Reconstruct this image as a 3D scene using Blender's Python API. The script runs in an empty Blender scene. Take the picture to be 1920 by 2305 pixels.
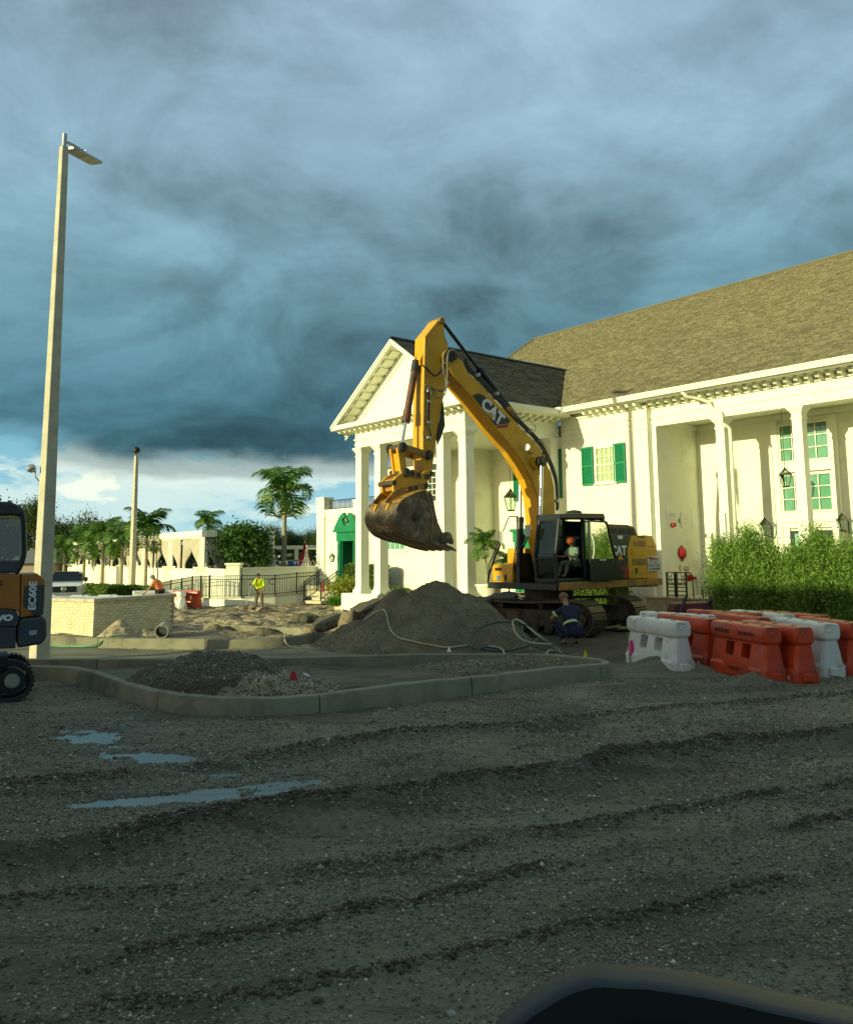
import bpy, math, random
import numpy as np
from mathutils import Vector, Matrix, noise as mnoise
random.seed(7); rng = np.random.default_rng(7)
R = math.radians
sc = bpy.context.scene
col = sc.collection
# ---------------------------------------------------------------- camera
F, CY, PITCH, ROLL, YAW, H = 1923.0, 996.0, R(7.425), R(.52), R(39.0), 2.5
cd = bpy.data.cameras.new('camera'); cam = bpy.data.objects.new('camera', cd); col.objects.link(cam)
cd.sensor_fit = 'HORIZONTAL'; cd.sensor_width = 36.0; cd.lens = 36.0 * F / 1920.0
cd.shift_y = (CY - 1152.5) / 1920.0
cd.clip_start = .05; cd.clip_end = 3000
cam.matrix_world = Matrix.Translation((0, 0, H)) @ Matrix.Rotation(R(90) + PITCH, 4, 'X') @ Matrix.Rotation(-ROLL, 4, 'Z')
sc.camera = cam
sc.render.engine = 'CYCLES'
sc.render.resolution_x = 852; sc.render.resolution_y = 1024
sc.view_settings.view_transform = 'Standard'; sc.view_settings.look = 'None'
sc.view_settings.gamma = 1.0; sc.view_settings.use_curve_mapping = False
sc.view_settings.exposure = 0.30
# ---------------------------------------------------------------- sun and sky
SUN_EL = R(12.0)
dA = np.array([-math.sin(YAW), math.cos(YAW), 0.]); dB = np.array([math.cos(YAW), math.sin(YAW), 0.])
sh = -dB * math.cos(R(4)) + dA * math.sin(R(4))
SUN = Vector((sh[0] * math.cos(SUN_EL), sh[1] * math.cos(SUN_EL), math.sin(SUN_EL)))
ld = bpy.data.lights.new('sun', 'SUN'); ld.energy = 4.7; ld.angle = R(.5); ld.color = (.95, .92, .50)
lo = bpy.data.objects.new('sun', ld); col.objects.link(lo); lo.rotation_euler = SUN.to_track_quat('Z', 'Y').to_euler(); lo.location = (-20, -20, 30)
wd = bpy.data.worlds.new('World'); sc.world = wd; wd.use_nodes = True
def sky():
    nt = wd.node_tree; N = nt.nodes; L = nt.links; N.clear()
    def nd(t, **k):
        n = N.new(t)
        for a, b in k.items(): setattr(n, a, b)
        return n
    def mth(op, a, b=None, c=None, clamp=False):
        n = nd('ShaderNodeMath', operation=op, use_clamp=clamp)
        for i, x in enumerate((a, b, c)):
            if x is None: continue
            if isinstance(x, (int, float)): n.inputs[i].default_value = x
            else: L.new(x, n.inputs[i])
        return n.outputs[0]
    def mix(f, a, b):
        n = nd('ShaderNodeMix', data_type='RGBA')
        for s, x in ((0, f), (6, a), (7, b)):
            if isinstance(x, (int, float)): n.inputs[s].default_value = x
            elif isinstance(x, tuple): n.inputs[s].default_value = x + (1,)
            else: L.new(x, n.inputs[s])
        return n.outputs[2]
    def ramp(f, st, interp='EASE'):
        n = nd('ShaderNodeValToRGB'); r = n.color_ramp; r.interpolation = interp
        while len(r.elements) < len(st): r.elements.new(.5)
        for e, (p, c) in zip(r.elements, st): e.position = p; e.color = (c if isinstance(c, tuple) else (c, c, c)) + (1,)
        L.new(f, n.inputs[0]); return n.outputs[0]
    def noise(v, s, d=6, r=.55, dist=0.):
        n = nd('ShaderNodeTexNoise'); n.inputs['Scale'].default_value = s; n.inputs['Detail'].default_value = d
        n.inputs['Roughness'].default_value = r; n.inputs['Distortion'].default_value = dist; L.new(v, n.inputs['Vector']); return n.outputs[0]
    tc = nd('ShaderNodeTexCoord'); sp = nd('ShaderNodeSeparateXYZ'); L.new(tc.outputs['Generated'], sp.inputs[0])
    X, Y, Z = sp.outputs
    sk = nd('ShaderNodeTexSky', sky_type='NISHITA'); sk.sun_disc = False; sk.sun_elevation = SUN_EL
    sk.sun_rotation = math.atan2(SUN.x, SUN.y); sk.dust_density = 1.5; sk.air_density = 1.2
    zz = mth('ADD', mth('MAXIMUM', Z, 0.), .42)
    cx = nd('ShaderNodeCombineXYZ'); L.new(mth('DIVIDE', X, zz), cx.inputs[0]); L.new(mth('DIVIDE', Y, zz), cx.inputs[1]); cx.inputs[2].default_value = 3.1
    deckv = cx.outputs[0]
    mpg = nd('ShaderNodeMapping'); L.new(deckv, mpg.inputs[0]); mpg.inputs['Rotation'].default_value = (0, 0, R(35)); mpg.inputs['Scale'].default_value = (.9, 1.15, 1)
    n1 = noise(deckv, 1.5, 9, .56, .5); n2 = noise(mpg.outputs[0], 3.2, 9, .58, .8); n6 = noise(deckv, 8., 8, .60, .5)
    cz = nd('ShaderNodeCombineXYZ'); L.new(X, cz.inputs[0]); L.new(Y, cz.inputs[1]); L.new(mth('MULTIPLY', Z, 3.2), cz.inputs[2])
    lowv = cz.outputs[0]
    n3 = noise(lowv, 5.5, 8, .6, .1); n4 = noise(lowv, 2.2, 4, .5, 0.)
    # storm deck
    deck = ramp(mth('MAXIMUM', Z, 0.), [(.09, (.042, .120, .155)), (.17, (.055, .140, .180)), (.27, (.095, .195, .240)), (.40, (.140, .235, .290)), (.60, (.190, .270, .345)), (.9, (.19, .28, .33))], 'LINEAR')
    var = mth('ADD', mth('MULTIPLY', ramp(n1, [(.36, 0.), (.64, 1.)]), .58), mth('MULTIPLY', ramp(n2, [(.32, 0.), (.70, 1.)]), .42))
    mul = mth('ADD', mth('ADD', var, .50), mth('MULTIPLY', mth('SUBTRACT', n6, .5), .60))
    vm = nd('ShaderNodeVectorMath', operation='SCALE'); L.new(deck, vm.inputs[0]); L.new(mul, vm.inputs['Scale']); deckc = vm.outputs[0]
    # bright gap under the deck
    blue = ramp(Z, [(0., (.34, .50, .50)), (.05, (.24, .44, .50)), (.12, (.15, .34, .43))], 'LINEAR')
    cream = ramp(Z, [(0., (.40, .53, .50)), (.05, (.42, .55, .54)), (.10, (.54, .62, .55)), (.16, (.42, .55, .55))], 'LINEAR')
    gap = mix(ramp(n3, [(.40, 0.), (.50, .85), (.62, 1.)]), blue, cream)
    puff = ramp(noise(lowv, 9., 5, .5, 0.), [(.56, 0.), (.60, 1.)])
    gap = mix(mth('MULTIPLY', puff, ramp(Z, [(.03, 0.), (.05, .6), (.08, .6), (.11, 0.)])), gap, (.72, .74, .58))
    edge = mth('ADD', mth('ADD', Z, mth('MULTIPLY', mth('SUBTRACT', n4, .5), .13)), mth('MULTIPLY', mth('SUBTRACT', n3, .5), .07))
    edge = mth('ADD', edge, mth('MULTIPLY', X, .07))
    dm = ramp(edge, [(.072, 0.), (.090, .5), (.118, 1.)])
    c = mix(dm, gap, deckc)
    cs = nd('ShaderNodeVectorMath', operation='SCALE'); L.new(c, cs.inputs[0]); cs.inputs['Scale'].default_value = 12.5
    # the deck is broken on the side the low sun shines from
    dt = nd('ShaderNodeVectorMath', operation='DOT_PRODUCT'); L.new(tc.outputs['Generated'], dt.inputs[0]); dt.inputs[1].default_value = SUN
    op = ramp(mth('ADD', dt.outputs['Value'], mth('MULTIPLY', mth('SUBTRACT', n1, .5), .3)), [(.45, 1.), (.85, .35)])
    fin = mix(op, sk.outputs[0], cs.outputs[0])
    bg = nd('ShaderNodeBackground'); L.new(fin, bg.inputs[0]); bg.inputs[1].default_value = .1
    o = nd('ShaderNodeOutputWorld'); L.new(bg.outputs[0], o.inputs[0])
sky()
# ---------------------------------------------------------------- pixel rays (measuring the photograph)
_cp, _sp, _cr, _sr = math.cos(PITCH), math.sin(PITCH), math.cos(ROLL), math.sin(ROLL)
C0 = np.array([0, 0, H])
def ray(x, y):
    a = (x - 960) / F; b = (y - CY) / F; yd = _sr * a + _cr * b
    return np.array([_cr * a - _sr * b, _cp + yd * _sp, _sp - yd * _cp])
def G(x, y, z=0.): d = ray(x, y); return C0 + d * (z - H) / d[2]
def AY(x, y, Y): d = ray(x, y); return C0 + d * Y / d[1]
def PL(x, y, n, p): d = ray(x, y); return C0 + d * (np.dot(n, np.array(p) - C0) / np.dot(n, d))
def W(u, v, z=0.): return -dA * u + dB * v + np.array([0, 0, z])
def UV(p): return (float(-dA[:2] @ p[:2]), float(dB[:2] @ p[:2]), float(p[2]))
def onv(x, y, v): return UV(PL(x, y, dB, dB * v))
def onu(x, y, u): return UV(PL(x, y, -dA, -dA * u))
# ---------------------------------------------------------------- mesh builder
class MB:
    def __init__(s, xf=None): s.v = []; s.f = []; s.m = []; s.xf = xf
    def add(s, vs, fs, m=0):
        o = len(s.v); s.v += [tuple(map(float, p)) for p in vs]; s.f += [tuple(o + i for i in f) for f in fs]; s.m += [m] * len(fs); return s
    def box(s, x0, x1, y0, y1, z0, z1, m=0):
        return s.add([(x0, y0, z0), (x1, y0, z0), (x1, y1, z0), (x0, y1, z0), (x0, y0, z1), (x1, y0, z1), (x1, y1, z1), (x0, y1, z1)],
                     [(0, 3, 2, 1), (4, 5, 6, 7), (0, 1, 5, 4), (1, 2, 6, 5), (2, 3, 7, 6), (3, 0, 4, 7)], m)
    def fr(s, x0, x1, y0, y1, z0, z1, t, m=0):        # tapered box, t = inset of the top
        return s.add([(x0, y0, z0), (x1, y0, z0), (x1, y1, z0), (x0, y1, z0), (x0 + t, y0 + t, z1), (x1 - t, y0 + t, z1), (x1 - t, y1 - t, z1), (x0 + t, y1 - t, z1)],
                     [(0, 3, 2, 1), (4, 5, 6, 7), (0, 1, 5, 4), (1, 2, 6, 5), (2, 3, 7, 6), (3, 0, 4, 7)], m)
    def prism(s, poly, f, ex, m=0):                    # poly 2d, f(a,b)->3d, ex = extrusion vector
        a = [np.array(f(*p), float) for p in poly]; ex = np.array(ex, float); n = len(a)
        b = [p + ex for p in a]
        return s.add(a + b, [tuple(range(n))[::-1], tuple(range(n, 2 * n))] + [(i, (i + 1) % n, n + (i + 1) % n, n + i) for i in range(n)], m)
    def tube(s, pts, r, n=6, m=0, cap=True):
        pts = [Vector(p) for p in pts]; rs = r if isinstance(r, (list, tuple)) else [r] * len(pts); rings = []; up = Vector((0, 0, 1))
        for i, p in enumerate(pts):
            t = (pts[min(i + 1, len(pts) - 1)] - pts[max(i - 1, 0)]).normalized()
            if i == 0:
                a = t.cross(up if abs(t.z) < .95 else Vector((1, 0, 0))).normalized()
            else:
                a = (a - t * a.dot(t)).normalized()
            b = t.cross(a)
            rings.append([p + (a * math.cos(k * 2 * math.pi / n) + b * math.sin(k * 2 * math.pi / n)) * rs[i] for k in range(n)])
        vs = [q for g in rings for q in g]; fs = []
        for i in range(len(pts) - 1):
            for k in range(n): fs.append((i * n + k, i * n + (k + 1) % n, (i + 1) * n + (k + 1) % n, (i + 1) * n + k))
        if cap: fs += [tuple(range(n))[::-1], tuple((len(pts) - 1) * n + k for k in range(n))]
        return s.add(vs, fs, m)
    def cyl(s, a, b, r, r2=None, n=12, m=0): return s.tube([a, b], [r, r if r2 is None else r2], n, m)
    def bar(s, a, b, w, h, m=0, up=(0, 0, 1)):         # rectangular bar between two points
        a = Vector(a); b = Vector(b); t = (b - a).normalized(); sd = t.cross(Vector(up))
        if sd.length < 1e-3: sd = t.cross(Vector((1, 0, 0)))
        sd.normalize(); u = sd.cross(t).normalized()
        vs = [p + sd * (w / 2 * i) + u * (h / 2 * j) for p in (a, b) for i, j in ((-1, -1), (1, -1), (1, 1), (-1, 1))]
        return s.add(vs, [(3, 2, 1, 0), (4, 5, 6, 7), (0, 1, 5, 4), (1, 2, 6, 5), (2, 3, 7, 6), (3, 0, 4, 7)], m)
    def lathe(s, prof, c=(0, 0, 0), n=12, m=0, ax=None):   # prof (r,z)
        c = Vector(c); q = Vector((0, 0, 1)).rotation_difference(Vector(ax)) if ax is not None else None; vs = []
        for r_, z in prof:
            for k in range(n):
                p = Vector((r_ * math.cos(2 * math.pi * k / n), r_ * math.sin(2 * math.pi * k / n), z))
                vs.append(c + (q @ p if q else p))
        fs = [(i * n + k, i * n + (k + 1) % n, (i + 1) * n + (k + 1) % n, (i + 1) * n + k) for i in range(len(prof) - 1) for k in range(n)]
        fs += [tuple(range(n))[::-1], tuple((len(prof) - 1) * n + k for k in range(n))]
        return s.add(vs, fs, m)
    def mesh(s, name, mats):
        me = bpy.data.meshes.new(name); v = [s.xf(p) for p in s.v] if s.xf else s.v
        me.from_pydata(v, [], s.f); me.update()
        mats = mats if isinstance(mats, (list, tuple)) else [mats]
        for m_ in mats: me.materials.append(m_)
        if len(mats) > 1: me.polygons.foreach_set('material_index', s.m)
        return me
    def build(s, name, mats, parent=None, smooth=False, bevel=0., **k):
        return ob(name, s.mesh(name, mats), parent, smooth=smooth, bevel=bevel, **k)
def ob(name, me, parent=None, loc=(0, 0, 0), rot=(0, 0, 0), smooth=False, bevel=0., **k):
    o = bpy.data.objects.new(name, me); col.objects.link(o); o.location = loc; o.rotation_euler = rot
    if parent is not None: o.parent = parent
    if smooth:
        if smooth is True: me.shade_smooth()
        else: me.set_sharp_from_angle(angle=R(smooth)); 
        if smooth is not True:
            me.polygons.foreach_set('use_smooth', [True] * len(me.polygons))
    if bevel:
        b = o.modifiers.new('bevel', 'BEVEL'); b.width = bevel; b.segments = 2; b.limit_method = 'ANGLE'
    for a, b in k.items(): o[a] = b
    return o
def tag(o, label=None, category=None, group=None, kind=None):
    for a, b in (('label', label), ('category', category), ('group', group), ('kind', kind)):
        if b: o[a] = b
    return o
def thing(name, loc, rz=0., label=None, category=None, group=None):
    o = bpy.data.objects.new(name, None); col.objects.link(o); o.location = loc; o.rotation_euler = (0, 0, rz); o.empty_display_size = .2
    return tag(o, label, category, group)
def toloc(t):
    l = Vector(t.location); c, s_ = math.cos(-t.rotation_euler[2]), math.sin(-t.rotation_euler[2])
    def f(p):
        x, y, z = p[0] - l.x, p[1] - l.y, p[2] - l.z
        return (c * x - s_ * y, s_ * x + c * y, z)
    return f
def kids(o): return [c for c in bpy.data.objects if c.parent == o]
_ch = {}
def copy_tree(o, parent=None):
    c = o.copy(); col.objects.link(c)
    if parent is not None: c.parent = parent
    for ch in list(o.children): copy_tree(ch, c)
    return c
def place(o, loc, rz=None, label=None, sca=None, group=None):
    o.location = loc
    if rz is not None: o.rotation_euler[2] = rz
    if sca is not None: o.scale = (sca,) * 3 if isinstance(sca, (int, float)) else sca
    if label: o['label'] = label
    if group: o['group'] = group
    return o
_ts = bpy.data.scenes.new('scratch')
def evaluated_mesh(o):
    _ts.collection.objects.link(o); _ts.view_layers[0].update(); dg = _ts.view_layers[0].depsgraph; me = bpy.data.meshes.new_from_object(o.evaluated_get(dg)); bpy.data.objects.remove(o); return me
# ---------------------------------------------------------------- materials
def mat(name, c, rough=.7, metal=0., c2=None, sc_=4., bump=0., bs=40., spec=.4, island=0., stain=None, coat=0., trans=0., det=6, stsc=1.2, stlo=.52):
    m = bpy.data.materials.new(name); m.use_nodes = True; nt = m.node_tree; N = nt.nodes; L = nt.links
    b = N['Principled BSDF']; b.inputs['Roughness'].default_value = rough; b.inputs['Metallic'].default_value = metal
    b.inputs['Specular IOR Level'].default_value = spec; b.inputs['Coat Weight'].default_value = coat; b.inputs['Transmission Weight'].default_value = trans
    tc = N.new('ShaderNodeTexCoord')
    def nz(s, d=det, r=.6):
        n = N.new('ShaderNodeTexNoise'); n.inputs['Scale'].default_value = s; n.inputs['Detail'].default_value = d; n.inputs['Roughness'].default_value = r
        L.new(tc.outputs['Object'], n.inputs['Vector']); return n.outputs[0]
    def mx(f, a, b_, bl='MIX'):
        n = N.new('ShaderNodeMix'); n.data_type = 'RGBA'; n.blend_type = bl
        for s_, x in ((0, f), (6, a), (7, b_)):
            if isinstance(x, (int, float)): n.inputs[s_].default_value = x
            elif isinstance(x, tuple): n.inputs[s_].default_value = x + (1,)
            else: L.new(x, n.inputs[s_])
        return n.outputs[2]
    def rp(f, a, b_):
        n = N.new('ShaderNodeMapRange'); n.inputs[1].default_value = a; n.inputs[2].default_value = b_; L.new(f, n.inputs[0]); return n.outputs[0]
    c2 = c2 or tuple(x * .86 for x in c)
    out = mx(rp(nz(sc_), .38, .62), c, c2)
    if stain: out = mx(rp(nz(stsc, 8, .7), stlo, stlo + .12), out, stain)
    if island:
        g = N.new('ShaderNodeNewGeometry'); mr = N.new('ShaderNodeMapRange'); L.new(g.outputs['Random Per Island'], mr.inputs[0])
        mr.inputs[3].default_value = 1 - island; mr.inputs[4].default_value = 1 + island
        v = N.new('ShaderNodeVectorMath'); v.operation = 'SCALE'; L.new(out, v.inputs[0]); L.new(mr.outputs[0], v.inputs['Scale']); out = v.outputs[0]
    L.new(out, b.inputs['Base Color'])
    if bump:
        bn = N.new('ShaderNodeBump'); bn.inputs['Strength'].default_value = bump; bn.inputs['Distance'].default_value = .02
        L.new(nz(bs), bn.inputs['Height']); L.new(bn.outputs[0], b.inputs['Normal'])
    return m
def brickmat(name, c, c2, mort, w, h, ms=.012, bump=.5, rough=.7, stain=None):
    m = mat(name, c, rough, c2=c2, sc_=2., stain=stain); nt = m.node_tree; N = nt.nodes; L = nt.links; b = N['Principled BSDF']
    tc = N.new('ShaderNodeTexCoord'); ge = N.new('ShaderNodeNewGeometry')
    # object x / z mapping; on faces turned along y swap x for y
    sp = N.new('ShaderNodeSeparateXYZ'); L.new(tc.outputs['Object'], sp.inputs[0])
    ad = N.new('ShaderNodeMath'); ad.operation = 'ADD'; L.new(sp.outputs[0], ad.inputs[0]); L.new(sp.outputs[1], ad.inputs[1])
    cb = N.new('ShaderNodeCombineXYZ'); L.new(ad.outputs[0], cb.inputs[0]); L.new(sp.outputs[2], cb.inputs[1])
    br = N.new('ShaderNodeTexBrick'); L.new(cb.outputs[0], br.inputs['Vector']); br.inputs['Scale'].default_value = 1.
    br.inputs['Brick Width'].default_value = w; br.inputs['Row Height'].default_value = h; br.inputs['Mortar Size'].default_value = ms; br.inputs['Mortar Smooth'].default_value = .3
    old = b.inputs['Base Color'].links[0].from_socket
    mx = N.new('ShaderNodeMix'); mx.data_type = 'RGBA'; L.new(br.outputs['Fac'], mx.inputs[0]); L.new(old, mx.inputs[6]); mx.inputs[7].default_value = mort + (1,)
    L.new(mx.outputs[2], b.inputs['Base Color'])
    bn = N.new('ShaderNodeBump'); bn.invert = True; bn.inputs['Strength'].default_value = bump; bn.inputs['Distance'].default_value = .01
    L.new(br.outputs['Fac'], bn.inputs['Height']); L.new(bn.outputs[0], b.inputs['Normal'])
    return m
def glassm(name, tint, rough=.05, alpha=.35):
    m = bpy.data.materials.new(name); m.use_nodes = True; nt = m.node_tree; N = nt.nodes; L = nt.links; N.clear()
    t = N.new('ShaderNodeBsdfTransparent'); t.inputs[0].default_value = tint + (1,); g = N.new('ShaderNodeBsdfGlossy'); g.inputs['Roughness'].default_value = rough
    fr = N.new('ShaderNodeFresnel'); fr.inputs[0].default_value = 1.5; mp = N.new('ShaderNodeMath'); mp.operation = 'ADD'; L.new(fr.outputs[0], mp.inputs[0]); mp.inputs[1].default_value = .04
    x = N.new('ShaderNodeMixShader'); L.new(mp.outputs[0], x.inputs[0]); L.new(t.outputs[0], x.inputs[1]); L.new(g.outputs[0], x.inputs[2])
    o = N.new('ShaderNodeOutputMaterial'); L.new(x.outputs[0], o.inputs[0]); return m
M = {}
M['wall'] = brickmat('painted_brick', (.83, .83, .66), (.81, .81, .64), (.775, .775, .61), .42, .095, bump=.18, stain=(.70, .69, .51))
M['trim'] = mat('white_trim', (.84, .84, .68), .55, c2=(.80, .80, .64), sc_=1.5, stain=(.72, .71, .54), stsc=.9, stlo=.58)
M['trim2'] = mat('white_vinyl', (.80, .80, .74), .5)
M['stone'] = mat('stone_coping', (.55, .50, .36), .8, c2=(.42, .38, .27), sc_=6., bump=.3)
M['concrete'] = mat('concrete', (.36, .35, .27), .85, c2=(.27, .26, .19), sc_=5., bump=.4, bs=60, stain=(.17, .15, .10), stsc=1.6, stlo=.55)
M['kerb'] = mat('kerb_concrete', (.25, .235, .155), .85, c2=(.19, .18, .12), sc_=2.2, bump=.5, bs=50, stain=(.11, .10, .07), stsc=.9, stlo=.54)
M['pole'] = mat('pole_concrete', (.50, .47, .35), .8, c2=(.42, .39, .29), sc_=3., bump=.35, bs=80, stain=(.25, .22, .15), stsc=2.2, stlo=.62)
M['green'] = mat('green_paint', (.010, .20, .085), .4, c2=(.010, .16, .07), sc_=3.)
M['shutter'] = mat('shutter_green', (.012, .22, .10), .45)
M['black'] = mat('black_metal', (.012, .014, .014), .4)
M['dark'] = mat('dark_paint', (.020, .026, .024), .35, stain=(.05, .045, .03), stsc=2.5, stlo=.56)
M['rubber'] = mat('rubber_black', (.018, .018, .018), .6)
M['glass'] = glassm('clear_glass', (.30, .46, .37))
M['winglass'] = glassm('window_glass', (.80, .92, .86))
M['room'] = mat('room_shade_paint', (.03, .045, .04), .8)  # near-black colour stands in for the shade of unlit rooms
M['curtain'] = mat('curtain_aqua', (.22, .43, .33), .8)
M['blind'] = mat('cream_blind', (.62, .60, .44), .8)
M['steel'] = mat('chrome_rod', (.75, .75, .72), .18, 1.)
M['galv'] = mat('galvanised', (.42, .43, .40), .45, .7)
M['brass'] = mat('bronze_lantern', (.10, .075, .045), .4, .6)
M['bark'] = mat('bark', (.16, .125, .08), .9, c2=(.09, .07, .045), bump=.6, bs=25)
M['palmtrunk'] = mat('palm_trunk', (.33, .29, .20), .85, c2=(.22, .19, .12), sc_=8., bump=.6, bs=18)
M['red'] = mat('red_paint', (.42, .015, .012), .4)
M['orange'] = mat('barrier_orange', (.56, .062, .016), .38, c2=(.48, .05, .014), sc_=2., stain=(.22, .07, .04), stsc=2.6, stlo=.53, bump=.12, bs=5)
M['bwhite'] = mat('barrier_white', (.68, .69, .62), .42, c2=(.60, .61, .54), sc_=2., stain=(.36, .31, .21), stsc=2.6, stlo=.55, bump=.12, bs=5)
M['skin'] = mat('skin', (.40, .19, .11), .55)
M['water'] = mat('puddle_water', (.13, .13, .10), .16, spec=.6)
# ================================================================ the clubhouse (local x = along the facade, y = into the building)
U0, V0_ = -24.0, 27.0
club = thing('clubhouse', W(U0, V0_), -R(90) + YAW, 'large white two storey brick clubhouse with pedimented portico and shingle roof', 'building')
bx = lambda p: (p[0] - U0, p[1] - V0_, p[2])
def cb(): return MB(bx)
VW, VP, VPB, VREC, ZB, ZE, GV = 26.97, 27.22, 29.86, 28.35, 7.27, 8.10, 26.27
M['shingle'] = None
def shinglemat(name, c1, c2, c3):
    m = bpy.data.materials.new(name); m.use_nodes = True; nt = m.node_tree; N = nt.nodes; L = nt.links; b = N['Principled BSDF']; b.inputs['Roughness'].default_value = .9
    b.inputs['Specular IOR Level'].default_value = .2
    g = N.new('ShaderNodeNewGeometry'); r = N.new('ShaderNodeValToRGB'); e = r.color_ramp.elements
    e[0].color = c1 + (1,); e[1].color = c3 + (1,); x = e.new(.5); x.color = c2 + (1,)
    L.new(g.outputs['Random Per Island'], r.inputs[0])
    tc = N.new('ShaderNodeTexCoord'); n = N.new('ShaderNodeTexNoise'); n.inputs['Scale'].default_value = .7; n.inputs['Detail'].default_value = 8; L.new(tc.outputs['Object'], n.inputs[0])
    mr = N.new('ShaderNodeMapRange'); mr.inputs[1].default_value = .3; mr.inputs[2].default_value = .7; mr.inputs[3].default_value = .93; mr.inputs[4].default_value = 1.06; L.new(n.outputs[0], mr.inputs[0])
    v = N.new('ShaderNodeVectorMath'); v.operation = 'SCALE'; L.new(r.outputs[0], v.inputs[0]); L.new(mr.outputs[0], v.inputs['Scale']); L.new(v.outputs[0], b.inputs['Base Color']); return m
M['shingle'] = shinglemat('roof_shingles', (.105, .095, .055), (.145, .131, .077), (.195, .174, .105))
M['shingle2'] = shinglemat('roof_shingles_weathered', (.095, .087, .053), (.145, .13, .08), (.20, .178, .108))
def shingles(name, p0, du, ds, L_, ulim, parent, material, xf, expo=.17, wid=.26, seed=1):
    """courses of separate tabs on a plane; p0 origin on the eave, du along, ds up the slope (unit), ulim(s)->(a,b)"""
    r = np.random.default_rng(seed); p0 = np.array(p0, float); du = np.array(du, float); ds = np.array(ds, float); nn = np.cross(du, ds); nn *= np.sign(nn[2])
    V = []; k = int(L_ / expo)
    for i in range(k):
        s0 = i * expo; s1 = s0 + expo * 1.02; a, b = ulim(s0 + expo / 2)
        x = a + (-r.random() * wid)
        while x < b:
            w = wid * (.55 + .9 * r.random()); xa, xb = max(x, a), min(x + w - .012, b)
            if xb - xa > .03:
                h = .020 + .022 * r.random(); j = (r.random() - .5) * .03
                q = [p0 + du * xa + ds * (s0 + j) + nn * h, p0 + du * xb + ds * (s0 + j) + nn * h, p0 + du * xb + ds * s1 + nn * .004, p0 + du * xa + ds * s1 + nn * .004,
                     p0 + du * xa + ds * (s0 + j) - nn * .01, p0 + du * xb + ds * (s0 + j) - nn * .01]
                V.append(q)
            x += w
    n = len(V); A = np.array(V).reshape(-1, 3)
    if xf: A = A - np.array([U0, V0_, 0])
    me = bpy.data.meshes.new(name); me.vertices.add(len(A)); me.vertices.foreach_set('co', A.ravel())
    base = np.arange(n)[:, None] * 6; li = np.concatenate([base + np.array([0, 1, 2, 3]), base + np.array([4, 5, 1, 0])], 1).reshape(-1)
    me.loops.add(n * 8); me.loops.foreach_set('vertex_index', li); me.polygons.add(n * 2); me.polygons.foreach_set('loop_start', np.arange(n * 2) * 4)
    me.update(calc_edges=True); me.materials.append(material)
    o = ob(name, me, parent); o['kind'] = 'stuff'; return o
# ---- walls
w = cb()
w.box(-34.3, -29.94, VW, VW + .35, 0, ZE, 0)
w.box(-24.24, -19.86, VW, VW + .35, 0, ZE + .1, 0)
w.box(-30.29, -29.94, VW + .35, VREC, 0, ZE, 0)
w.box(-29.94, -24.0, VREC, VREC + .3, 0, ZE, 0)
w.box(-19.95, -19.651, VW + .35, VPB, 0, ZE, 0)           # porch side wall
w.box(-19.65, -5., VPB, VPB + .3, 0, ZE, 0)
w.box(-34.3, -34.0, VW + .35, 38, 0, ZE, 0)
w.build('wall', M['wall'], club)
# annex wall with its door opening
w = cb(); w.box(-43.36, -41.2, VW + .02, VW + .4, 0, 4.95); w.box(-41.2, -39.45, VW + .02, VW + .4, 3.35, 4.95); w.box(-39.45, -34.3, VW + .02, VW + .4, 0, 4.95); w.box(-43.36, -43.0, VW + .4, 36, 0, 4.95); w.build('annex_wall', M['wall'], club)
w = cb(); w.box(-43.5, -34.3, VW - .08, VW + .5, 4.951, 5.1); w.box(-43.42, -34.3, VW - .02, VW + .02, 4.35, 4.42); w.box(-43.45, -34.3, VW - .04, VW + .02, 4.70, 4.95); w.build('annex_cornice', M['trim'], club)
w = cb(); w.box(-43.0, -34.3, VW + .5, 36, 4.7, 4.8); w.build('annex_terrace_floor', M['concrete'], club)
w = cb(); w.box(-43.55, -42.75, VW - .12, VW + .5, 0, 5.75); w.box(-43.6, -42.7, VW - .17, VW + .55, 5.751, 5.85); w.build('parapet_pier', M['wall'], club)
w = cb(); w.box(-39.9, -39.2, VW + .02, VW + .5, 5.1, 5.45); w.box(-39.95, -39.15, VW - .02, VW + .54, 5.451, 5.55); w.build('parapet_pier', M['wall'], club)
# ---- dentil blocks of the annex cornice are small: one joined strip
w = cb()
for i in range(44): w.box(-43.3 + i * .205, -43.2 + i * .205, VW - .06, VW + .02, 4.43, 4.50)
w.build('dentils', M['trim'], club, kind='stuff')
# ---- plain mouldings of the flush bay, frieze and entablatures
w = cb()
for z0, z1, d in ((7.16, 7.20, .03), (7.38, 7.42, .03), (7.60, 7.64, .045), (8.0, 8.1, .08)):
    w.box(-24.24, -19.86 + d * .4, VW - d, VW, z0, z1)
w.build('frieze_moulding', M['trim'], club)
w = cb()
w.box(-19.858, -5., VP, VP + .42, ZB, ZE + .1)
w.box(-19.857, -5., VP - .03, VP - .0005, ZB + .12, ZB + .18); w.box(-19.857, -5., VP - .05, VP - .001, ZB + .35, ZB + .42); w.box(-19.857, -5., VP - .09, VP - .001, 7.98, ZE)
w.build('porch_entablature', M['trim'], club)
w = cb(); w.box(-19.65, -5, VP + .421, VPB - .002, ZB + .25, ZB + .33); w.build('porch_ceiling', M['trim'], club)
w = cb(); w.box(-19.649, -5, VPB - .06, VPB - .001, ZB + .02, ZB + .24); w.box(-19.649, -19.58, VP + .43, VPB - .061, ZB + .02, ZB + .24); w.build('crown_moulding', M['trim'], club)
w = cb(); w.box(-19.95, -5, 26.6, VPB, .0, .80); w.box(-19.98, -5, 26.55, VPB, .801, .86); w.build('porch_floor', M['stone'], club)
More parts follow.
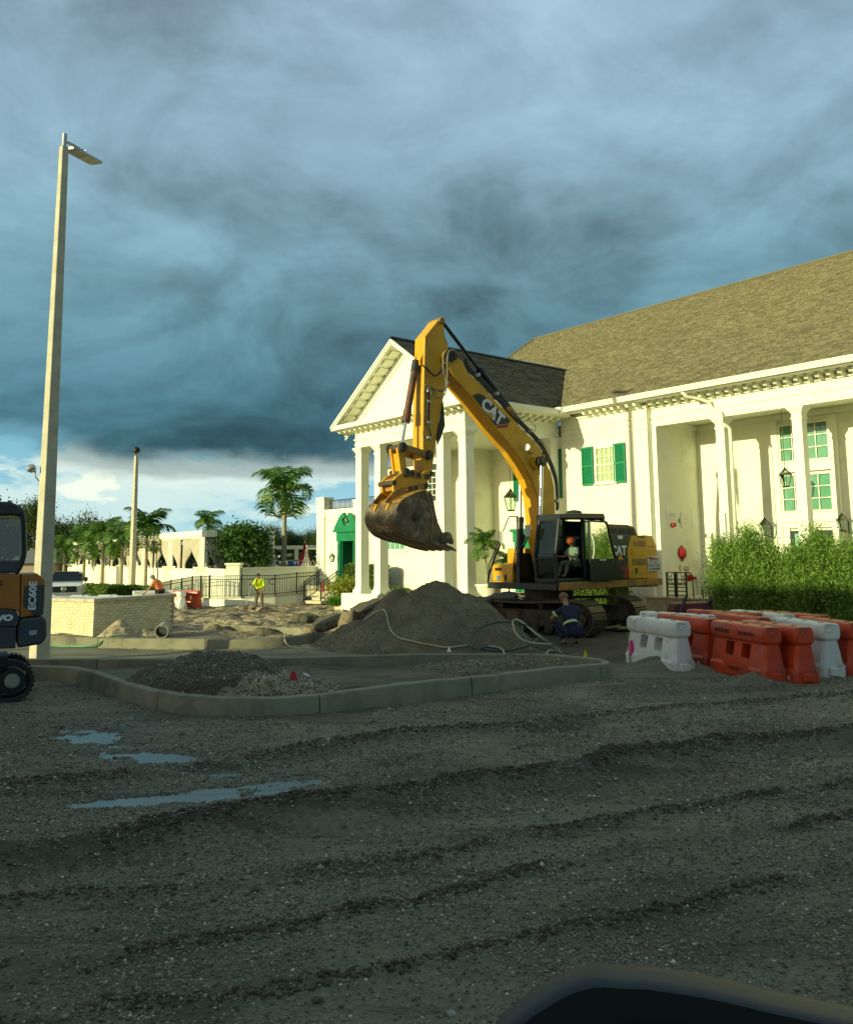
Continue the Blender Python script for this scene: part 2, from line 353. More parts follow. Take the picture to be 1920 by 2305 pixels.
w = cb()
for x0 in (-19.95,): w.box(x0, x0 + .3, VP, VP + .34, .861, ZB)
w.build('pilaster', M['trim'], club)
# soffit / eave / gutter of the main roof
w = cb(); w.box(-24.0, -5., GV + .03, VW + .01 + .24, 8.20, 8.24); w.build('soffit', M['trim'], club)
w = cb(); w.box(-23.55, -5., GV - .12, GV + .03, 8.22, 8.40); w.box(-23.55, -5., GV - .16, GV - .121, 8.37, 8.42); w.box(-23.55, -5., GV - .14, GV - .1205, 8.30, 8.33); w.build('gutter', M['trim'], club)
# modillions
def modillion_mesh():
    m_ = MB(); m_.prism([(0, 0), (-.50, 0), (-.50, -.05), (-.42, -.13), (-.30, -.10), (-.12, -.17), (0, -.19)], lambda a, b: (-.07, a, b), (.14, 0, 0)); m_.box(-.085, .085, -.53, 0, 0.001, .025)
    return m_.mesh('modillion', M['trim'])
mod = modillion_mesh()
def put(name, me, parent, loc, rot=(0, 0, 0), xf=bx, **k): return ob(name, me, parent, xf(loc) if xf else loc, rot, **k)
for i in range(8): put('modillion', mod, club, (-22.6 + i * .36, VW - .002, 8.172))
for i in range(38): put('modillion', mod, club, (-19.55 + i * .36, VP - .002, 8.172))
# ---- columns with flared capital and base
def column_mesh(w_, z0, z1, half=False):
    m_ = MB(); h = w_ / 2
    m_.fr(-h, h, -h, h, z0 + .30, z1 - .42, .012)
    m_.box(-h - .08, h + .08, -h - .08, h + .08, z0, z0 + .14); m_.fr(-h - .05, h + .05, -h - .05, h + .05, z0 + .1405, z0 + .2995, .05)
    m_.box(-h - .02, h + .02, -h - .02, h + .02, z1 - .4195, z1 - .37); m_.box(-h + .005, h - .005, -h + .005, h - .005, z1 - .3695, z1 - .2005)
    for k_, (za, zb_, e) in enumerate(((.20, .14, .03), (.1395, .08, .07), (.0795, .001, .11))): m_.box(-h - e, h + e, -h - e, h + e, z1 - za, z1 - zb_)
    return m_.mesh('column', M['trim'])
cm = column_mesh(.36, .865, ZB)
for u in (-16.94, -14.08, -11.2, -8.3): put('column', cm, club, (u, VP + .19, 0))
cm2 = column_mesh(.44, .80, ZB)
for u in (-31.66, -30.22, -25.95, -24.61): put('column', cm2, club, (u, 21.90, 0))
for u in (-31.66, -24.61): put('column', cm2, club, (u, 26.70, 0))
w = cb(); w.box(-32.35, -29.6, 21.25, 22.55, 0, .80); w.build('column_pedestal', M['trim'], club); w = cb(); w.box(-26.4, -23.9, 21.25, 22.55, 0, .80); w.build('column_pedestal', M['trim'], club)
w = cb(); w.box(-29.6, -26.4, 23.4, 28.3, .2, .72); w.box(-26.4, -23.9, 22.56, VW - .01, 0, .78); w.box(-29.6, -26.4, 22.9, 23.399, 0, .45); w.build('portico_floor', M['stone'], club)
# ---- portico entablature, ceiling, pediment
w = cb()
w.box(-31.88, -24.39, 21.66, 22.12, ZB, ZE); w.box(-24.83, -24.39, 22.1205, VW - .001, ZB, ZE); w.box(-31.88, -31.44, 22.1205, VW - .001, ZB, ZE)
for z0, z1, d in ((ZB + .12, ZB + .17, .025), (ZB + .34, ZB + .40, .05), (8.0, 8.1, .09)):
    w.box(-31.88 - d, -24.39 + d, 21.66 - d, 21.6595, z0, z1); w.box(-24.3895, -24.39 + d, 21.66, VW - .002, z0, z1); w.box(-31.88 - d, -31.8805, 21.66, VW - .002, z0, z1)
w.build('portico_entablature', M['trim'], club)
w = cb(); w.box(-31.43, -24.84, 22.13, VREC - .002, ZB + .18, ZB + .26); w.build('portico_ceiling', M['trim'], club)
AP = (-28.14, 11.42); EL, ER, EZ = -32.75, -23.53, 8.22
sl = (AP[1] - EZ) / (ER - AP[0])
w = cb(); w.prism([(-32.3, 8.3), (-24.0, 8.3), (AP[0], AP[1] - .32)], lambda a, b: (a, 21.75, b), (0, .15, 0)); w.build('tympanum', M['trim'], club)
w = cb()
w.box(EL, ER, 20.98, 21.75, 8.1005, 8.1505); w.box(EL - .02, ER + .02, 20.92, 20.979, 8.102, 8.30)               # horizontal cornice
w.box(-32.3, -24.0, 21.70, 21.7495, 8.30, 8.42)
for s_ in (-1, 1):                                                                                                  # raking cornices
    e = EL if s_ < 0 else ER
    def rk(off, a, b, v0, v1):
        w.prism([(e, EZ + off + a), (AP[0], AP[1] + off + a), (AP[0], AP[1] + off + b), (e, EZ + off + b)], lambda x, z: (x, v0, z), (0, v1 - v0, 0))
    rk(0, -.16, .06, 20.915, 20.985); rk(0, -.04, .05, 20.86, 20.9145); rk(0, -.14, -.085, 20.986, 21.74)
    rk(0, -.50, -.36, 21.69, 21.748); rk(0, -.33, -.22, 21.66, 21.7475)
    w.box(e - .07 if s_ < 0 else e - .02, e + .02 if s_ < 0 else e + .07, 20.99, VW - .3, 8.13, 8.30)
w.build('cornice', M['trim'], club)
for i in range(22): put('modillion', mod, club, (-32.5 + i * .415, 21.655, 8.098))
for i in range(12): put('modillion', mod, club, (-24.385, 21.9 + i * .415, 8.098), (0, 0, R(90)))
w = cb(); w.box(-24.385, ER, 21.76, VW - .01, 8.1, 8.14); w.build('portico_soffit', M['trim'], club); w = cb(); w.box(EL, -31.88, 21.76, VW - .01, 8.1, 8.14); w.build('portico_soffit', M['trim'], club)
rakem = MB(); rakem.box(-.17, .17, -.60, 0, -.05, 0); rmesh = rakem.mesh('modillion', M['trim'])
for s_ in (-1, 1):
    for i in range(10):
        t = (i + .9) / 10.9; e = EL if s_ < 0 else ER; x = e + (AP[0] - e) * t; z = EZ + (AP[1] - EZ) * t - .15
        put('modillion', rmesh, club, (x, 21.74, z), (0, -s_ * -math.atan(sl) if s_ < 0 else math.atan(sl), 0) if False else (0, math.atan(sl) * s_, 0))
# ---- roofs
SL = .5766; sd = np.array([0, 1, SL]) / math.hypot(1, SL); LM = (40.65 - GV) * math.hypot(1, SL)
mb = cb()
def MR(u, v, dz=0): return (u, v, 8.33 + (v - GV) * SL + dz)
mb.add([MR(-34.85, GV), MR(-5, GV), MR(-5, 40.65), MR(-38.8, 40.65), (-5, 52, 9), (-40, 52, 9)], [(0, 1, 2, 3), (3, 2, 4, 5)])
rf = mb.build('roof', M['shingle'], club)
def mlim(s): v = s / LM; return (-34.85 + (-3.95) * v, -5.)
shingles('shingle_courses', (0, GV, 8.33), (1, 0, 0), sd, LM, mlim, rf, M['shingle'], True, seed=2)
w = cb(); w.tube([(-38.8, 40.7, 16.66), (-5, 40.7, 16.66)], .10, 5); w.tube([(-38.8, 40.7, 16.66), (-34.85, GV, 8.36)], .09, 5); w.build('ridge_cap', M['shingle2'], rf)
sp_ = math.hypot(1, sl)
mb = cb()
PB = lambda z: GV + (z - 8.33) / SL
for s_ in (-1, 1):
    e = EL if s_ < 0 else ER
    mb.add([(e, 20.93, EZ + .065), (AP[0], 20.93, AP[1] + .065), (AP[0], PB(AP[1]), AP[1] + .065), (e, PB(EZ), EZ + .065)], [(0, 1, 2, 3)])
pr = mb.build('portico_roof', M['shingle2'], club)
Lp = (ER - AP[0]) * sp_
for s_ in (-1, 1):
    e = EL if s_ < 0 else ER; d_ = np.array([-s_ * 1., 0, sl]) / sp_
    shingles('shingle_courses', (e, 0, EZ + .07), (0, 1, 0), d_, Lp, lambda s: (20.92, PB(EZ + s * sl / sp_) + .02), pr, M['shingle2'], True, seed=5 + s_)
w = cb(); w.tube([(AP[0], 20.9, AP[1] + .1), (AP[0], PB(AP[1]) + .1, AP[1] + .1)], .08, 5); w.build('ridge_cap', M['dark'], pr)
w = cb(); w.box(ER - .02, ER + .10, 20.93, 26.1, 8.17, 8.315); w.box(ER + .1005, ER + .13, 20.93, 26.1, 8.27, 8.33); w.build('gutter', M['trim'], club)
w = cb(); w.box(-24.35, -23.38, 26.0, 26.35, 8.15, 8.43); w.build('gutter_corner', M['trim'], club)
# ---- windows
def window(u0, u1, v, z0, z1, nx, ny, inner='curtain', fw=.07, bar_=.03, name='window', sash=False, depth=.16, glass=True):
    f = cb(); f.box(u0 - fw, u0, v - .05, v + .04, z0 - fw, z1 + fw); f.box(u1, u1 + fw, v - .05, v + .04, z0 - fw, z1 + fw); f.box(u0, u1, v - .05, v + .04, z1, z1 + fw); f.box(u0, u1, v - .05, v + .04, z0 - fw, z0)
    o = f.build(name, M['trim'], club)
    g = cb()
    for i in range(1, nx): x = u0 + (u1 - u0) * i / nx; g.box(x - bar_ / 2, x + bar_ / 2, v - .03, v + .02, z0, z1)
    for j in range(1, ny):
        z = z0 + (z1 - z0) * j / ny; b_ = bar_ * (2 if sash and j * 2 == ny else 1)
        for i in range(nx):
            xa = u0 + (u1 - u0) * i / nx + (bar_ / 2 if i else 0); xb = u0 + (u1 - u0) * (i + 1) / nx - (bar_ / 2 if i < nx - 1 else 0); g.box(xa + .0005, xb - .0005, v - .028, v + .018, z - b_ / 2, z + b_ / 2)
    g.build('glazing_bar', M['trim'], o)
    if glass:
        p = cb(); p.add([(u0, v, z0), (u1, v, z0), (u1, v, z1), (u0, v, z1)], [(0, 1, 2, 3)]); p.build('pane', M['winglass'], o)
    return o
def curtain(u0, u1, v, z0, z1, parent, m, amp=.03, wl=.12, gather=0., gz=.4):
    me = cb(); n = max(8, int((u1 - u0) / wl * 6)); rows = 8; vs = []
    for j in range(rows + 1):
        t = j / rows; z = z0 + (z1 - z0) * t; sq = 1 - gather * math.exp(-((t - gz) / .3) ** 2)
        for i in range(n + 1):
            x = u0 + (u1 - u0) * i / n * sq; vs.append((x, v + amp * math.sin(i * 2 * math.pi / 6 + .3 * math.sin(j)), z))
    me.add(vs, [(j * (n + 1) + i, j * (n + 1) + i + 1, (j + 1) * (n + 1) + i + 1, (j + 1) * (n + 1) + i) for j in range(rows) for i in range(n)])
    return me.build('curtain', m, parent, smooth=True)
# behind most windows flat near-black sheets stand in for the shaded rooms
def reveal(u0, u1, v, z0, z1, d=.5):
    m_ = cb(); m_.add([(u0, v, z0), (u1, v, z0), (u1, v, z1), (u0, v, z1), (u0, v + d, z0), (u1, v + d, z0), (u1, v + d, z1), (u0, v + d, z1)], [(4, 5, 6, 7), (0, 4, 7, 3), (1, 2, 6, 5), (0, 1, 5, 4), (3, 7, 6, 2)]); return m_
def bay(u0, u1, z0, z1, nx, ny, drape=True):
    v = VPB - .07
    o = window(u0, u1, v, z0, z1, nx, ny)
    r = cb(); r.add([(u0, v + .062, z0), (u1, v + .062, z0), (u1, v + .062, z1), (u0, v + .062, z1)], [(0, 1, 2, 3)]); r.build('room_shade_sheet', M['room'], o)
    if drape:
        mid = (u0 + u1) / 2; q = (u1 - u0)
        curtain(u0, u0 + q * .2, v + .045, z0, z1, o, M['curtain'], .012, .1); curtain(u0 + q * .55, u0 + q * .78, v + .045, z0, z1, o, M['curtain'], .012, .1, .3); curtain(u1 - q * .24, u1, v + .045, z0, z1, o, M['curtain'], .012, .1)
    s_ = cb(); s_.box(u0 - .1, u1 + .1, v - .1, v - .051, z0 - .42, z0 - .075); s_.box(u0 - .14, u1 + .14, v - .15, v - .051, z0 - .0745, z0 - .03); s_.build('panel', M['trim'], o)
    return o
for u0 in (-16.06, -9.9):
    bay(u0, u0 + 1.76, 5.74, 7.03, 4, 3); bay(u0, u0 + 1.76, 3.92, 5.18, 4, 3)
    w = cb(); w.box(u0 - .32, u0 - .08, VPB - .16, VPB - .001, .87, 7.25); w.box(u0 + 1.84, u0 + 2.08, VPB - .16, VPB - .001, .87, 7.25); w.build('window_pier', M['trim'], club)
    w = cb(); w.box(u0 - .079, u0 + .15, VPB - .1, VPB - .001, .87, 3.3); w.box(u0 + .62, u0 + 1.0, VPB - .1, VPB - .001, .87, 3.3); w.box(u0 + 1.72, u0 + 1.839, VPB - .1, VPB - .001, .87, 3.3); w.box(u0 - .079, u0 + 1.839, VPB - .13, VPB - .001, 3.301, 3.48); w.build('door_surround', M['trim'], club)
    w = cb(); w.box(u0 + .15, u0 + .62, VPB - .03, VPB - .002, .9, 3.2); w.box(u0 + 1.0, u0 + 1.72, VPB - .03, VPB - .002, .9, 3.2); dw = w.build('glazed_door', M['room'], club)
    curtain(u0 + .3, u0 + .5, VPB - .045, .95, 3.1, dw, M['curtain'], .01, .1, .5)
# shuttered sash window on the flush bay
a = onv(1336, 1015, VW); b = onv(1383, 1130 - 40, VW)
w0, w1, z1_ = -22.78 + .02, -21.72, 6.72; z0_ = onv(1360, 1087, VW)[2]
w0 = onv(1345, 1050, VW)[0]; w1 = onv(1384, 1050, VW)[0]; z1_ = onv(1365, 1008, VW)[2]; z0_ = onv(1365, 1083, VW)[2]
o = window(w0, w1, VW - .03, z0_, z1_, 4, 4, sash=True, bar_=.022)
r = cb(); r.add([(w0, VW - .004, z0_), (w1, VW - .004, z0_), (w1, VW - .004, z1_), (w0, VW - .004, z1_)], [(0, 1, 2, 3)]); r.build('blind', M['blind'], o)
curtain(w0 + .02, w1 - .02, VW - .017, z0_, z1_, o, M['blind'], .008, .09)
s_ = cb(); s_.box(w0 - .14, w1 + .14, VW - .12, VW - .001, z0_ - .13, z0_ - .071); s_.box(w0 - .1, w1 + .1, VW - .07, VW - .001, z1_ + .071, z1_ + .12); s_.build('sill', M['trim'], o)
def shutter(u0, u1, z0, z1, v, m='shutter'):
    f = cb(); t = .05
    f.box(u0, u0 + t, v - .09, v - .04, z0, z1); f.box(u1 - t, u1, v - .09, v - .04, z0, z1)
    zs = (z0, z0 + .07, z0 + (z1 - z0) * .5 - .035, z0 + (z1 - z0) * .5 + .035, z1 - .07, z1)
    for k in (0, 2, 4): f.box(u0 + t, u1 - t, v - .088, v - .042, zs[k], zs[k + 1])
    f.box(u0 + t, u1 - t, v - .045, v - .0405, z0, z1)
    o = f.build('shutter', M[m], club)
    l = cb(); n = int((z1 - z0) / .055)
    for i in range(n):
        z = z0 + (i + .5) * (z1 - z0) / n
        l.add([(u0 + t, v - .085, z - .02), (u1 - t, v - .085, z - .02), (u1 - t, v - .05, z + .018), (u0 + t, v - .05, z + .018)], [(0, 1, 2, 3)])
    l.build('louvres', M[m], o, kind='stuff'); return o
sl0 = onv(1312, 1050, VW)[0]; sl1 = onv(1337, 1050, VW)[0]; sr0 = onv(1384, 1050, VW)[0]; sr1 = onv(1410, 1050, VW)[0]
shutter(sl0, sl1, onv(1325, 1093, VW)[2], onv(1325, 1006, VW)[2], VW); shutter(sr0, sr1, onv(1397, 1087, VW)[2], onv(1397, 997, VW)[2], VW)
# recess: shuttered window and green doorway
x0, x1, x2, x3 = [onv(x, 1080, VREC)[0] for x in (1158, 1176, 1238, 1266)]
zt = onv(1250, 1012, VREC)[2]; zb = onv(1250, 1122, VREC)[2]
shutter(x0, x1, zb, zt, VREC); shutter(x2, x3, zb, zt, VREC)
o = window(x1 + .1, x2 - .1, VREC - .03, zb + .05, zt - .05, 4, 4); r = cb(); r.add([(x1 + .1, VREC - .003, zb), (x2 - .1, VREC - .003, zb), (x2 - .1, VREC - .003, zt), (x1 + .1, VREC - .003, zt)], [(0, 1, 2, 3)]); r.build('room_shade_sheet', M['room'], o)
d0 = onv(1162, 1250, VREC)[0]; d1 = onv(1222, 1250, VREC)[0]
w = cb(); w.box(d0, d0 + .28, VREC - .12, VREC - .001, .72, 3.0); w.box(d1 - .28, d1, VREC - .12, VREC - .001, .72, 3.0); w.box(d0 - .05, d1 + .05, VREC - .16, VREC - .001, 3.0, 3.45); w.box(d0 - .15, d1 + .15, VREC - .25, VREC - .001, 3.451, 3.6); w.box(d0 + .28, d1 - .28, VREC - .06, VREC - .0015, .72, 3.0)
w.build('green_entrance_door', M['green'], club)
# small second floor window right of the dipper arm, aqua window of the annex
u0, u1 = onv(957, 1090, VW)[0], onv(984, 1090, VW)[0]
o = window(u0, u1, VW - .03, onv(975, 1128, VW)[2], onv(975, 1062, VW)[2], 3, 5, bar_=.03)
r = cb(); r.add([(u0, VW - .005, 5.0), (u1, VW - .005, 5.0), (u1, VW - .005, 6.95), (u0, VW - .005, 6.95)], [(0, 1, 2, 3)]); r.build('room_shade_sheet', M['room'], o)
u0, u1 = -36.75, -35.1
o = window(u0, u1, VW - .01, 2.75, 3.75, 4, 2, bar_=.035)
r = cb(); r.add([(u0, VW + .012, 2.75), (u1, VW + .012, 2.75), (u1, VW + .012, 3.75), (u0, VW + .012, 3.75)], [(0, 1, 2, 3)]); r.build('blind', M['curtain'], o)
s_ = cb(); s_.box(u0 - .15, u1 + .15, VW - .1, VW + .019, 2.60, 2.679); s_.box(u0 - .1, u1 + .1, VW - .05, VW + .019, 2.42, 2.4795); s_.build('sill', M['trim'], o)
# ---- green doorway with swan neck pediment
dc = onv(785, 1280, VW)[0]; zd0, zd1 = .80, 3.2
hw = .68
w = cb()
w.box(dc - hw - .3, dc - hw, VW - .12, VW + .019, zd0, zd1 + .05); w.box(dc + hw, dc + hw + .3, VW - .12, VW + .019, zd0, zd1 + .05)
for s_ in (-1, 1):
    for k in range(3): w.box(dc + s_ * (hw + .15) - .10 + k * .075, dc + s_ * (hw + .15) - .06 + k * .075, VW - .14, VW - .1205, zd0 + .2, zd1 - .1)
w.box(dc - hw - .36, dc + hw + .36, VW - .16, VW + .019, zd1 + .051, zd1 + .55); w.box(dc - hw - .52, dc + hw + .52, VW - .3, VW + .019, zd1 + .551, zd1 + .70)
w.build('door_surround', M['green'], club)
w = cb(); zp = zd1 + .70
for s_ in (-1, 1):
    P_ = [(dc + s_ * (hw + .52), zp)]; n = 9
    for i in range(n + 1):
        t = i / n; P_.append((dc + s_ * ((hw + .52) * (1 - t) + .22 * t), zp + .12 + .82 * math.sin(t * math.pi / 2) ** 1.1))
    for i in range(7):
        t = i / 6 * math.pi * 1.2; P_.append((dc + s_ * (.30 - .16 * math.sin(t)), zp + .80 + .14 * math.cos(t) - .05))
    P_ += [(dc + s_ * .30, zp + .30), (dc + s_ * .12, zp + .18), (dc, zp + .15), (dc, zp)]
    w.prism(P_, lambda x, z: (x, VW - .22, z), (0, .22, 0))
w.build('swan_neck_pediment', M['green'], club)
w = cb(); w.lathe([(.02, 0), (.07, .03), (.03, .08), (.12, .22), (.13, .32), (.07, .46), (.02, .56)], (dc, VW - .12, zp + .18), 10); w.build('urn_finial', M['green'], club, smooth=True)
w = cb(); w.box(dc - hw, dc - hw + .06, VW - .02, VW + 1.2, zd0, zd1); w.box(dc + .25, dc + .30, VW + .1, VW + 1.0, zd0, zd1); w.build('door_leaf', M['green'], club)
w = cb(); w.box(dc - hw, dc + hw, VW + 1.2, VW + 1.25, zd0, zd1); w.box(dc + hw, dc + hw + .05, VW + .4, VW + 1.2, zd0, zd1); w.box(dc - hw, dc + hw, VW + .4, VW + 1.2, zd1, zd1 + .05); w.build('room_shade_sheet', M['room'], club)
# ---- far wing seen between the portico columns
fw_ = thing('far_wing', W(-46, 36), -R(90) + YAW, 'distant white wing with low shingle roof glimpsed between the portico columns', 'building')
fx = lambda p: (p[0] + 46, p[1] - 36, p[2])
w = MB(fx); w.box(-48, -36, 36.3, 36.7, 0, 8.0); w.box(-48, -47.7, 36.7, 46, 0, 8.); w.build('wall', M['wall'], fw_)
w = MB(fx); w.box(-48.7, -35.6, 35.8, 36.6, 8.1, 8.45); w.box(-48.2, -36, 36.15, 36.2995, 7.6, 8.1); w.build('cornice', M['trim'], fw_)
w = MB(fx); w.add([(-48.8, 35.7, 8.46), (-35.5, 35.7, 8.46), (-36, 42, 13.), (-43.5, 42, 13.), (-48.8, 47, 8.46)], [(0, 1, 2, 3), (0, 3, 4)]); w.build('roof', M['shingle'], fw_)
for i in range(24): ob('modillion', mod, fw_, fx((-48.3 + i * .5, 36.14, 8.09)))
for k in range(2): w = MB(fx); w.box(-47.7 + k * 2.2, -46.7 + k * 2.2, 36.2, 36.29, 5.2, 7.0); w.build('window', M['room'], fw_)
# ---- downspout on the second porch column
ds = MB(toloc(club)); p = lambda u, v, z: W(u, v, z)
pts = [p(-17.75, 26.25, 8.22), p(-17.70, 26.4, 8.06), p(-17.45, 26.8, 7.98), p(-17.2, 27.05, 7.85), p(-17.12, 27.10, 7.60), p(-16.95, 27.08, 7.5), p(-16.80, 27.08, 7.42), p(-16.72, 27.05, 7.25), p(-16.72, 27.02, 7.02), p(-16.62, 27.1, 6.93), p(-16.58, 27.30, 6.85), p(-16.58, 27.32, 6.6), p(-16.58, 27.32, .9)]
ds.tube(pts, .065, 8); ds.build('downspout', M['trim'], club, smooth=True)
w = cb(); w.box(-17.08, -16.86, VP - .09, VP + .009, 2.95, 3.85); w.build('meter_box', M['trim2'], club, bevel=.01)
w = cb(); w.box(-19.6499, -19.64, 29.28, 29.75, 3.3, 4.0); w.build('faded_panel', M['trim2'], club)
# ---- roof terrace railing
rr = thing('terrace_railing', W(-41, 27), -R(90) + YAW, 'low dark railing on the flat roof above the green doorway', 'railing')
tx = lambda p_: (p_[0] + 41, p_[1] - 27, p_[2])
w = MB(tx); w.box(-42.7, -34.4, 27.15, 27.19, 5.62, 5.66); w.box(-42.7, -34.4, 27.15, 27.19, 5.15, 5.18)
w.build('rail', M['black'], rr)
pk = MB(); pk.box(-.012, .012, -.012, .012, 5.1, 5.62); pkm = pk.mesh('picket', M['black'])
for i in range(62):
    u = -42.6 + i * .13
    if not (-39.95 < u < -39.15): ob('picket', pkm, rr, tx((u, 27.17, 0)))
# ================================================================ ground
def vnoise(x, y, seed=0):
    xi = np.floor(x).astype(np.int64); yi = np.floor(y).astype(np.int64); xf = x - xi; yf = y - yi
    def h(a, b):
        n = (a * 374761393 + b * 668265263 + seed * 974711) & 0x7fffffff; n = ((n ^ (n >> 13)) * 1274126177) & 0x7fffffff; return ((n ^ (n >> 16)) & 0xffff) / 65535.
    u = xf * xf * (3 - 2 * xf); v = yf * yf * (3 - 2 * yf)
    return (h(xi, yi) * (1 - u) + h(xi + 1, yi) * u) * (1 - v) + (h(xi, yi + 1) * (1 - u) + h(xi + 1, yi + 1) * u) * v
def fbm(x, y, s, o=4, seed=0, g=.5):
    t = 0; a = 1; n = 0
    for i in range(o): t = t + a * vnoise(x * s + 17.3 * i, y * s - 9.1 * i, seed + i); n += a; a *= g; s *= 2.03
    return t / n - .5
def sstep(a, b, x): t = np.clip((x - a) / (b - a), 0, 1); return t * t * (3 - 2 * t)
def gline(px): p = np.array([G(x, y)[:2] for x, y in px]); return p[np.argsort(p[:, 0])]
RUTS = [(gline([(-300, 1935), (0, 1925), (250, 1905), (500, 1855), (700, 1825), (950, 1790), (1250, 1735), (1500, 1700), (1920, 1655), (2300, 1620)]), .22, .14),
        (gline([(-300, 1800), (300, 1748), (620, 1702), (900, 1655), (1150, 1635), (1500, 1592), (1920, 1560), (2300, 1530)]), .24, .085),
        (gline([(-300, 2060), (0, 2030), (400, 2005), (700, 1960), (1100, 1900), (1500, 1830), (1920, 1765), (2300, 1720)]), .11, .045),
        (gline([(-300, 2200), (200, 2170), (600, 2095), (1000, 2010), (1500, 1900), (1920, 1830), (2300, 1790)]), .09, .04),
        (gline([(-200, 2330), (500, 2250), (900, 2180), (1300, 2080), (1920, 1950), (2300, 1900)]), .08, .03)]
VAL = [(gline([(-300, 1975), (0, 1965), (500, 1915), (950, 1845), (1250, 1790), (1920, 1700), (2300, 1660)]), .28, -.045),
       (gline([(-300, 1870), (300, 1800), (620, 1765), (900, 1715), (1150, 1680), (1920, 1610), (2300, 1580)]), .35, -.05)]
PUD = [(G(205, 1655), .85, .38, R(-36)), (G(330, 1700), .75, .30, R(-12)), (G(450, 1735), .55, .14, R(-8)), (G(420, 1790), .95, .15, R(13)), (G(590, 1764), .6, .13, R(15))]
def inpoly(x, y, P):
    c = np.zeros(x.shape, bool); n = len(P)
    for i in range(n):
        x0, y0 = P[i]; x1, y1 = P[(i + 1) % n]
        if y0 == y1: continue
        k = ((y0 > y) != (y1 > y)) & (x < (x1 - x0) * (y - y0) / (y1 - y0) + x0); c ^= k
    return c
def smooth_path(P, n=3, closed=False):
    P = [np.array(p[:2], float) for p in P]
    for _ in range(n):
        Q = [] if closed else [P[0]]
        rngi = range(len(P)) if closed else range(len(P) - 1)
        for i in rngi:
            a, b = P[i], P[(i + 1) % len(P)]; Q += [a * .75 + b * .25, a * .25 + b * .75]
        if not closed: Q.append(P[-1])
        P = Q
    return P
ISL_F = smooth_path([G(x, y, .3) for x, y in [(-160, 1503), (60, 1501), (116, 1499), (170, 1503), (251, 1531), (330, 1552), (393, 1565), (466, 1573), (603, 1573), (695, 1566), (900, 1543), (1038, 1527), (1246, 1505), (1335, 1499), (1372, 1494), (1378, 1488), (1366, 1484)]], 2)
ISL_B = smooth_path([G(x, y, .3) for x, y in [(1366, 1484), (1325, 1479.5), (1235, 1472), (1060, 1469), (900, 1472), (557, 1481), (146, 1481), (-160, 1482)]], 1)
ISL = ISL_F + ISL_B
K2 = smooth_path([G(x, y) for x, y in [(60, 1453), (109, 1454), (246, 1458.5), (498, 1463.5), (649, 1459), (700, 1449), (716, 1440)]], 2) + smooth_path([G(x, y, .27) for x, y in [(716, 1424), (700, 1417), (667, 1411), (560, 1407), (466, 1404.6)]], 2)
def inset(P, d, closed=True):
    P = [np.array(p[:2], float) for p in P]; n = len(P); ar = sum(P[i][0] * P[(i + 1) % n][1] - P[(i + 1) % n][0] * P[i][1] for i in range(n)); s = 1 if ar > 0 else -1; out = []
    for i in range(n):
        t = P[(i + 1) % n] - P[i - 1]; t /= np.linalg.norm(t) + 1e-9; out.append(P[i] + np.array([-t[1], t[0]]) * s * d)
    return out
ISL = inset(ISL, .13)
K2P = K2 + [np.array(G(300, 1400)[:2]), np.array(G(60, 1410)[:2])]
K2P = inset(K2P, .10)
